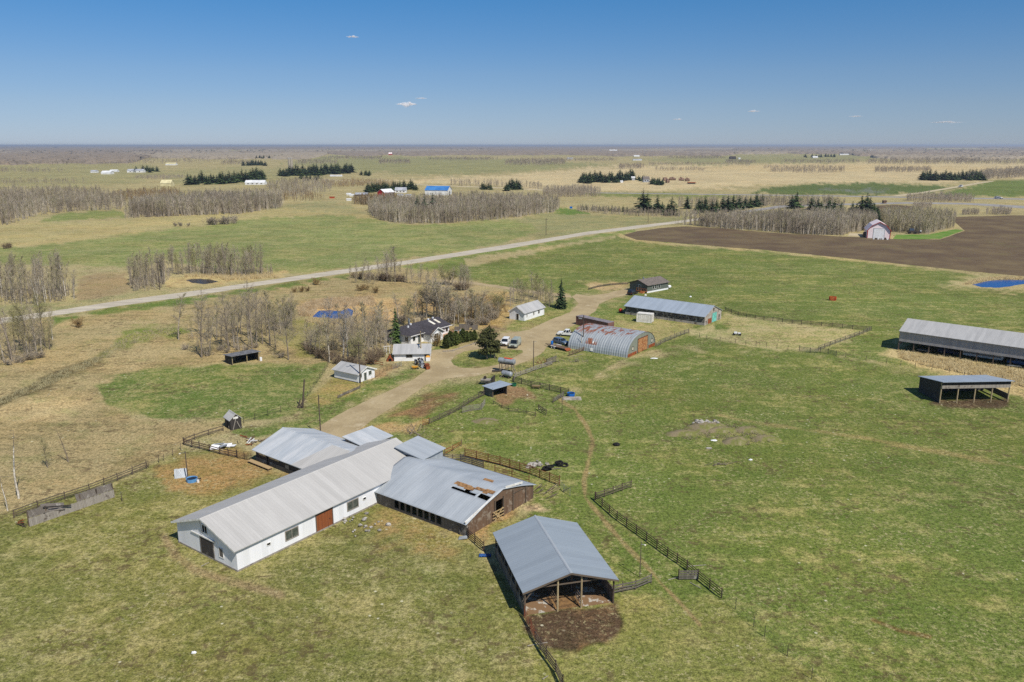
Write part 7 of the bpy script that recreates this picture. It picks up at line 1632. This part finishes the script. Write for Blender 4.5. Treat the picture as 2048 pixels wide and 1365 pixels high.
mb = MB(); n=9; vs=[(-1.0+2.0*i/n, -.5+1.0*j/5, .06+.22*abs(math.sin(i*1.7+j*2.3))) for i in range(n+1) for j in range(6)]; mb.add(vs, [(i*6+j,(i+1)*6+j,(i+1)*6+j+1,i*6+j+1) for i in range(n) for j in range(5)]); obj('sheet', mb, plain('tarp_blue', S(44,84,140), S(30,60,110), scale=2), e); e.scale = (.75, .75, .75)
e = thing('metal_sheet', 'pale bent metal sheet at the near corner of the cattle barn', 'metal sheet', G(926,1078)); obj('sheet', MB().slab([(-.6,-.4,.1),(.6,-.3,.2),(.5,.4,.3),(-.5,.4,.15)],.03), M('galv_wall'), e)
e = thing('hay_feeder', 'bright orange ring feeder alone in the long pasture', 'feeder', G(1665,601)); n=18
fr = MB()
for z in (.1,.55,1.1):
    for k in range(n): t0,t1=2*math.pi*k/n,2*math.pi*(k+1)/n; fr.tube((1.1*math.cos(t0),.9*math.sin(t0),z),(1.1*math.cos(t1),.9*math.sin(t1),z),.06,n=5)
obj('hoop', fr, M('orange_paint'), e); pb=MB()
for k in range(n): t0=2*math.pi*k/n; pb.bar((1.1*math.cos(t0),.9*math.sin(t0),.1),(1.1*math.cos(t0),.9*math.sin(t0),1.3),.05,.3)
obj('panel', pb, M('orange_paint'), e)
e = thing('quad_cart', 'black and white junk cart alone in the tan corral', 'cart', G(1474,671), R(-15)); obj('frame', MB().box(-1.1,1.1,-.4,.4,.35,.5), M('steel_dark'), e); obj('load', MB().box(-.8,.0,-.35,.35,.5,.9).box(.2,.9,-.3,.3,.5,.75), M('white_paint'), e)
for x in (-.8,.8):
    for s in (-1,1): obj('wheel', MB().wheel((x,s*.45,.28),.28,.14), M('rubber'), e)
e = thing('red_tank', 'small round red tank on a cart at the left end of the weathered barn', 'tank', G(1241,626), R(10)); obj('tank', MB().blob((0,0,.85),.65,.5,.55,5,12,8,0), M('red_paint'), e); obj('cart', MB().box(-.6,1.6,-.35,.35,.25,.38), M('steel_dark'), e)
for s in (-1,1): obj('wheel', MB().wheel((.2,s*.45,.25),.25,.12), M('rubber'), e)
for x,y,q in ((1313,602,'left'),(1331,601,'right')): lump('salt_block', f'white block on the grass beyond the weathered barn, {q} one', 'block', x-22 if q=='left' else x+50, y-10 if q=='left' else y-6, .4,.35,.3, M('white_paint'), 60, .15)
lump('white_sack', 'white scrap sheet on the grass in front of the arched hut', 'sheet', 1308, 718, .9, .3, .15, M('white_paint'), 61, .2)
e = thing('swing_arch', 'white timber garden arch left of the garage', 'arch', G(774,710), R(20)); obj('frame', MB().box(-.7,-.6,-.05,.05,0,2.1).box(.6,.7,-.05,.05,0,2.1).box(-.9,.9,-.06,.06,2.1,2.22).box(-.1,0,-.05,.05,0,2.1), M('trim_white'), e); obj('lattice', MB().box(-.59,-.11,-.02,.02,.9,1.0).box(-.59,-.11,-.02,.02,1.5,1.6), M('trim_white'), e)
e = thing('dog_kennel', 'small brown kennel roof leaning against the garage end', 'kennel', G(780,722), R(10)); obj('roof', MB().prism([(-.9,.0),(.9,.0),(0,1.7)], -.6, .6), M('rust'), e); obj('opening', MB().box(-.35,.35,-.63,-.601,0,.7), M('dark_inside'), e)
e = thing('patio_set', 'grey patio table and covered seats on the deck side of the farmhouse', 'patio set', G(907,668), R(30)); obj('table', MB().box(-1.2,1.2,-.6,.6,.7,.76), M('galv_wall'), e); obj('leg', MB().box(-1,-.9,-.4,.4,0,.699).box(.9,1,-.4,.4,0,.699), M('steel_dark'), e); obj('cover', MB().blob((2.6,.2,.4),.8,.6,.6,8,10,6,.1), M('galv_wall'), e)
for i,(x,y) in enumerate([(915,662),(924,658),(933,661),(941,656),(950,660),(937,650)]):
    tag(obj('garden_trellis', MB().box(-.8,.8,-.04,.04,0,1.2+.2*(i%3)).box(-.8,-.7,-.5,.5,0,1.0), M('grey_boards'), None, G(x,y)), 'weathered timber garden frame beside the farmhouse patio', 'garden frame', 'garden frames by the patio')
# chimneyless odds: dry reeds and rank grass
def tufts(name, label, poly, n, h, m, seed, cat='grass'):
    rr = np.random.default_rng(seed); K = Sticks()
    for x, y in scatter(poly, n, seed):
        g_ = G(x, y); p0 = np.array([g_.x, g_.y, 0])
        for q in range(7):
            p = p0+np.append(rr.normal(0, .22, 2), -.02); K.add(p, p+np.append(rr.normal(0, .22, 2), h*rr.uniform(.5, 1.1)), .045, .012)
    V, F = K.arrays(3); return tag(struct(obj(name, np_mesh(name, V, F, [M(m)]), []), 'stuff'), label, cat)
tufts('dry_grass', 'rank straw coloured grass along the open front of the machine shed', [(1795,703),(1900,718),(2048,742),(2180,768),(2180,800),(2048,775),(1960,754),(1850,732),(1800,716)], 2600, .75, 'straw', 1)
tufts('reeds', 'pale reeds around the slough pond', [(594,622),(620,606),(660,600),(700,600),(745,596),(752,612),(716,612),(690,615),(660,618),(636,619),(622,634),(600,632)], 1700, 1.3, 'reed', 2, 'reeds')
tufts('reeds', 'dry reeds on the near rim of the slough pond', [(612,640),(640,640),(664,642),(690,643),(712,638),(720,644),(690,650),(650,648),(615,646)], 500, 1.0, 'straw', 3, 'reeds')
tufts('reeds', 'dry reeds along the back of the roadside pond', [(370,552),(440,552),(540,550),(560,556),(450,562),(440,556),(370,555)], 700, 1.2, 'straw', 4, 'reeds')
tufts('reeds', 'pale dry grass rim of the farm pond at the right', [(1925,570),(1950,561),(1980,557),(2050,556),(2090,556),(2090,560),(2048,560),(1980,561),(1944,569)], 700, .9, 'straw', 5, 'reeds')
tufts('dead_weeds', 'dead grey weeds standing on the dirt mounds', [(1345,872),(1390,846),(1440,846),(1480,856),(1530,868),(1540,884),(1480,894),(1440,876),(1380,880)], 170, .45, 'dead_weed', 7, 'weeds')
tufts('sedge', 'green brown sedge along the winding wet hollow at the left', [(375,655),(330,652),(290,662),(262,668),(225,690),(200,712),(130,740),(60,772),(0,800),(0,810),(90,775),(160,745),(215,718),(262,690),(320,676),(375,664)], 520, .55, 'twig_olive', 8, 'sedge')
tufts('sedge', 'olive sedge tussocks in the marsh behind the farmhouse', [(880,610),(950,590),(1000,595),(1015,625),(970,650),(900,645)], 900, .8, 'twig_willow', 6, 'sedge')

# ================================================================ FAR FARMS
def far_house(name, label, cat, x0, x1, y, wallp, roofp, wallm, roofm, depth=8, gableside=None, wins=0, doorw=0, tilt=0.0):
    a, b = G(x0, y), G(x1, y+tilt); d = b-a; L = d.length; e = thing(name, label, cat, a, math.atan2(d.y, d.x)); h = wallp*a.y/FPX; rh = (wallp+roofp)*a.y/FPX
    gable(e, L, depth, h, rh, wallm, roofm, ov=.3, ovg=.3, cap=False)
    for k in range(wins): opening(e, 'window', 'f', 0, L*(k+.7)/(wins+.4), h*.35, min(L/(wins*2.2), 2.2), h*.36, M('dark_glass'), M('trim_white'), .15)
    if doorw: opening(e, 'door', 'f', 0, L*.85, .05, doorw, h*.75, M('dark_inside'), M('trim_white'), .15)
    return e, L, h
plain('red_barn_paint', S(190,36,40), S(160,28,34), rough=.6, scale=.4, var=.08); plain('far_white', S(226,226,224), S(206,206,204), rough=.6, scale=.2, var=.05)
plain('far_blue_roof', S(70,130,190), S(54,110,172), rough=.5, scale=.15, var=.08); plain('far_grey_roof', S(176,178,182), S(150,152,158), rough=.6, scale=.2, var=.08); plain('cream_paint', S(214,204,160), S(190,180,138), rough=.6, scale=.2, var=.06)
plain('pink_white', S(242,226,224), S(234,216,214), rough=.6, scale=.3, var=.05)
# pink and white gambrel shed facing the viewer
a, b = G(1733.5,476.5), G(1780,478); d = b-a; L = d.length; e = thing('gambrel_shed', 'white gambrel shed with red trim at the edge of the ploughed field', 'shed', a, math.atan2(d.y, d.x))
pr = [(0,0),(L,0),(L,4.3),(L*.80,7.0),(L*.5,8.9),(L*.2,7.0),(0,4.3)]; D = 16
obj('wall', MB().prism(pr, 0, D), M('pink_white'), e)
ro = MB(); up = [(L+.35,4.1),(L*.81,7.2),(L*.5,9.15),(L*.19,7.2),(-.35,4.1)]
for (xa, za), (xb, zb) in zip(up, up[1:]): ro.slab([(xa,-.6,za),(xb,-.6,zb),(xb,D+.4,zb),(xa,D+.4,za)][::-1], .12)
rf = obj('roof', ro, M('pink_white'), e); tm = MB()
for (xa, za), (xb, zb) in zip(up, up[1:]): tm.bar((xa,-.7,za-.15),(xb,-.7,zb-.15),.12,.3)
for xx in (.15, L-.15): tm.box(xx-.2,xx+.2,-.08,-.005,0,4.2)
obj('trim', tm, M('red_paint'), rf); opening(e, 'door', 'f', 0, L*.5, .1, 5.4, 5.2, M('white_paint'), M('galv_wall'), .25)
jk = thing('junk_row', 'low row of white and dark junk in front of the gambrel shed', 'junk', G(1746,479), math.atan2(d.y, d.x))
for k in range(7): obj('item', MB().box(k*1.15-.1,k*1.15+.7,-.4,.4,0,.5+.3*(k%3)), M(('white_paint','steel_dark','white_paint','galv_wall')[k%4]), jk)
e = thing('dark_bin', 'round dark bin at the left of the gambrel shed', 'bin', G(1729,474)); obj('drum', MB().tube((0,0,0),(0,0,2.4),1.0,n=14), M('brown_boards'), e); obj('lid', MB().tube((0,0,2.401),(0,0,2.8),1.05,.3,n=14), M('steel_dark'), e)
e = thing('baler', 'dark blue farm machine parked along the grove right of the gambrel shed', 'implement', G(1826,468), R(-10)); obj('body', MB().box(-3,1.6,-1.0,1.0,.7,1.9).box(1.7,4.2,-.8,.8,.5,1.5), M('steel_dark'), e); obj('hopper', MB().box(-2.2,.2,-.7,.7,1.901,3.0), plain('slate_blue', S(70,84,104), S(58,70,88)), e); obj('pale_end', MB().box(3.6,4.2,-.9,.9,1.501,2.0), M('white_paint'), e)
for x in (-2,1): obj('wheel', MB().wheel((x,-1.1,.6),.6,.3), M('rubber'), e); obj('wheel', MB().wheel((x,1.1,.6),.6,.3), M('rubber'), e)
far_house('trailer_home', 'tiny white trailer behind the grove right of the gambrel shed', 'trailer', 1765, 1776, 447, 4, 1, M('far_white'), M('far_white'), 3)
# red barn farmyard
a, b = G(769,394), G(789,392.5); d = b-a; L = d.length; e = thing('red_barn', 'bright red barn with white roof and dark open bays', 'barn', a, math.atan2(d.y, d.x)); h, rh = 4.3, 7.2
gable(e, L, 9.5, h, rh, M('red_barn_paint'), M('far_white'), ov=.5, ovg=.5, cap=False)
for k in range(4): opening(e, 'door', 'f', 0, L*(k+.5)/4, .1, L/4-.9, 3.2, M('dark_inside'), M('far_white'), .25)
a, b = G(850,391), G(895,391.5); d = b-a; L = d.length; e = thing('blue_roof_shop', 'large white riding hall with blue roof behind the centre grove', 'hall', a, math.atan2(d.y, d.x)); gable(e, L, 18, 5.2, 9.0, M('far_white'), M('far_blue_roof'), ov=.4, ovg=.4, cap=False)
opening(e, 'door', 'r', L, 9, .1, 4.5, 4.2, M('galv_wall'), M('trim_white'), .2)
far_house('grey_shed', 'low grey roofed shed left of the red barn', 'shed', 710, 734, 393, 3.5, 3, M('dark_boards'), M('far_grey_roof'), 9)
far_house('grey_house', 'grey roofed house among spruces right of the red barn', 'house', 790, 812, 386, 5, 5, M('far_white'), M('far_grey_roof'), 9, wins=3)
for x, q in ((795,'left'), (811,'right')): far_house('small_shed', f'small pale shed below the grey roofed house, {q} of two', 'shed', x, x+11, 393+(x-795)*.06, 3.0, 1.5, M('far_white'), M('far_grey_roof'), 4)
for x, y, q in ((697,391,'left of the grey shed'), (703,393,'close by the grey shed'), (697,402,'on the meadow below the grey shed')): far_house('white_trailer', 'little white trailer '+q, 'trailer', x-4, x+5, y, 3.0, 1, M('far_white'), M('far_white'), 3)
e,_,_ = far_house('hay_wagon', 'orange wagon on the tan meadow left of the red barn', 'wagon', 659, 668, 397, 2, 1, M('orange_paint'), M('rust'), 3)
# other far farms
e, L, h = far_house('cream_barn', 'cream barn with rounded cream roof below the left windbreak', 'barn', 321, 342, 373, 6, 6, M('cream_paint'), M('cream_paint'), 11)
opening(e, 'door', 'l', 0, 5.5, .1, 3, 3, M('brown_boards'), M('trim_white'), .2)
far_house('long_white_house', 'long white house with pale roof in front of the left windbreak', 'house', 490, 529, 370, 4, 4.5, M('far_white'), M('far_white'), 11, wins=4)
far_house('white_house', 'low white ranch house beside far spruces at the left', 'house', 254, 286, 345.5, 3.5, 3, M('far_white'), M('far_grey_roof'), 12, wins=3)
far_house('white_quonset', 'white rounded hall left of the low white ranch house', 'hall', 202, 221, 349, 3, 3.6, M('far_white'), M('far_white'), 14)
far_house('small_white_shed', 'small white shed at the left of the far white farm', 'shed', 181, 193, 346, 3, 2, M('far_white'), M('far_grey_roof'), 9)
far_house('orange_end_shed', 'white shed between the rounded hall and the ranch house', 'shed', 219, 234, 344.5, 2.4, 2, M('far_white'), M('far_white'), 10)
far_house('distant_house', 'tiny white house with wide roof above the far spruces', 'house', 331, 351, 331, 2.4, 2.4, M('far_white'), M('cream_paint'), 14)
far_house('distant_hall', 'tiny white hall near the left edge of the distance', 'hall', 12, 28, 328.5, 2.0, 2, M('far_white'), M('far_white'), 14)
for x, q in ((579.5,'left'), (583.8,'right')):
    b_ = G(x, 339); e = thing('silo', f'tall pale concrete silo behind the silo windbreak, {q} of two', 'silo', b_, 0, 'twin silos'); hh = 21*b_.y/FPX; obj('shaft', MB().tube((0,0,0),(0,0,hh),2.7,n=14), M('concrete'), e); obj('dome', MB().tube((0,0,hh+.01),(0,0,hh+1.0),2.75,1.2,n=14), M('galv_wall'), e)
far_house('white_camper', 'row of white campers at the foot of the silo windbreak', 'camper', 660, 684, 353.5, 2, 1, M('far_white'), M('far_white'), 4)
far_house('farm_house', 'grey and white house in the stubble field farmyard', 'house', 1287, 1299, 365, 6, 5, M('far_grey_roof'), M('shingle_brown'), 10, wins=2)
far_house('pale_shed', 'pale blue shed left of the stubble farmyard house', 'shed', 1263, 1270, 361, 5, 2, M('far_grey_roof'), M('far_white'), 6)
far_house('white_lean_to', 'small white lean-to below the stubble farmyard windbreak', 'shed', 1241, 1246, 366, 2.5, 1.5, M('far_white'), M('far_white'), 5)
for k, (x, y, wd) in enumerate([(1330,362,12),(1345,361,14),(1362,362,12),(1374,363,10),(1335,366,8)]): lump('brush_pile', 'brown heap in the row right of the stubble farmyard', 'brush pile', x, y, wd*.35, 4, 3.0, plain('brush_brown', S(140,112,92), S(104,84,72), scale=.4), 70+k, .3, 'brown heaps right of the stubble farmyard')
far_house('dark_machine', 'dark rusty machine alone on the stubble right of the farmyard', 'machine', 1376, 1391, 368.5, 2.5, 1, M('steel_dark'), M('rust'), 4)
far_house('dark_barn', 'dark barn roof on the far meadow at the right', 'barn', 1460, 1472, 319, 3, 2.6, M('dark_boards'), M('steel_dark'), 16)
far_house('tiny_white_shed', 'tiny white shed right of the far dark barn', 'shed', 1477, 1481, 319, 1.8, 1, M('far_white'), M('far_white'), 10)
far_house('distant_hall', 'tiny white hall high in the centre right distance', 'hall', 1219, 1234, 303.3, 1.8, 1.4, M('far_white'), M('far_white'), 20)
far_house('distant_farm', 'tiny pale farm roofs left of the centre right stubble', 'farm', 1134, 1146, 319, 1.6, 1.6, M('far_white'), M('far_grey_roof'), 14)
far_house('distant_farm', 'tiny pale farm roofs on the stubble by the lone house', 'farm', 1266, 1284, 321.5, 1.4, 1.4, M('far_white'), M('far_grey_roof'), 14)
far_house('distant_farm', 'tiny white house on the meadow above the pale farm roofs', 'house', 1268, 1279, 314, 1.6, 1.4, M('far_white'), M('far_white'), 14)
far_house('distant_barn', 'tiny pink red barn in the centre left distance', 'barn', 777, 784, 310.5, 2.4, 2.4, M('red_paint'), M('pink_white'), 14)
far_house('distant_hall', 'tiny white hall left of the pink red barn', 'hall', 603, 612, 308.8, 1.2, 1, M('far_white'), M('far_white'), 16)
far_house('distant_farm', 'tiny white rounded hall in the dark far farm at the right', 'hall', 1626, 1636, 316.5, 1.6, 1.8, M('far_white'), M('far_white'), 14)
far_house('distant_farm', 'tiny pale sheds right of the dark far farm', 'farm', 1680, 1698, 310.5, 1.2, 1, M('far_white'), M('far_white'), 14)
e,_,_ = far_house('brick_box', 'small brown box shed on the pale field under the highway', 'shed', 1767, 1773, 407.5, 5, 1.2, M('brown_boards'), M('brown_boards'), 3)
b_ = G(1741,304.5); e = thing('water_tower', 'thin white tower on the horizon at the right', 'tower', b_); hh = ZAT(b_, 297.5); obj('shaft', MB().tube((0,0,0),(0,0,hh),2.0,1.6,n=8), M('far_white'), e); obj('cap', MB().tube((0,0,hh+.01),(0,0,hh+2.5),3,2,n=8), M('far_white'), e)
e = thing('roadside_sign', 'small square sign beyond the far road below the young spruces', 'sign', G(1142,420)); obj('panel', MB().box(-1.1,1.1,-.05,.05,1.0,2.6), M('blue_plastic'), e); obj('leg', MB().box(-.9,-.8,-.05,.05,0,.99).box(.8,.9,-.05,.05,0,.99), M('post_wood'), e)

# ================================================================ CLOUDS: a few small puffs far off
def cloud(x, y, wpx, hpx, label, seed, dist=16000):
    r_ = ray(x, y); k = dist/r_[1]; c = Vector((r_[0]*k, dist, CAMH+r_[2]*k)); sx, sz = wpx/2*dist/FPX, hpx/2*dist/FPX; rr = random.Random(seed); m = MB()
    for q in range(46):
        f = rr.uniform(-1,1); m.blob((f*sx*.85, rr.uniform(-.5,.5)*sx, rr.uniform(-.5,.6)*sz*(1-abs(f))), sx*rr.uniform(.08,.26), sx*.2, sz*rr.uniform(.2,.55)*(1.1-abs(f)*.75), seed*50+q, 12, 8, .1)
    o = obj('cloud', m, CLM, None, c, smooth=True); return tag(o, label, 'cloud')
t = NT('thin_cloud'); tr = t.new('ShaderNodeBsdfTransparent'); mx = t.new('ShaderNodeMixShader'); lw_ = t.new('ShaderNodeLayerWeight'); lw_.inputs[0].default_value = .4
t.b.inputs['Base Color'].default_value = S(250,246,244); t.b.inputs['Roughness'].default_value = 1
t.link(t.ramp(lw_.outputs['Facing'], .1, .8, .80, 1.0), mx.inputs[0]); t.link(t.b.outputs[0], mx.inputs[1]); t.link(tr.outputs[0], mx.inputs[2]); t.link(mx.outputs[0], t.n['Material Output'].inputs[0]); CLM = t.m
cloud(813, 209, 40, 14, 'small white cloud puff left of centre, the brightest in the sky', 1)
cloud(705, 74, 24, 6, 'thin wisp of cloud high in the blue left of centre', 2)
cloud(842, 197, 24, 4, 'faint wisp just right of the brightest cloud puff', 3)
cloud(1508, 223, 22, 6, 'faint small cloud wisp in the right half of the sky', 4)
cloud(1355, 239, 20, 4, 'faint low wisp left of the faint small cloud', 5)
cloud(1712, 233, 26, 4, 'faint flat wisp right of the faint small cloud', 6)
cloud(1895, 245, 60, 6, 'long faint streak of cloud near the right edge', 7)

# ================================================================ THE AIR
hz = MB().box(-36000, 36000, -3000, 60000, -1.5, 62.0)
hm = bpy.data.materials.new('air'); hm.use_nodes = True; nn = hm.node_tree.nodes; nn.remove(nn['Principled BSDF'])
pv = nn.new('ShaderNodeVolumePrincipled'); pv.inputs['Color'].default_value = (.80, .88, 1.0, 1); pv.inputs['Density'].default_value = 6e-5; pv.inputs['Anisotropy'].default_value = .2
hm.node_tree.links.new(pv.outputs[0], nn['Material Output'].inputs['Volume'])
struct(obj('haze', hz, hm), 'stuff')
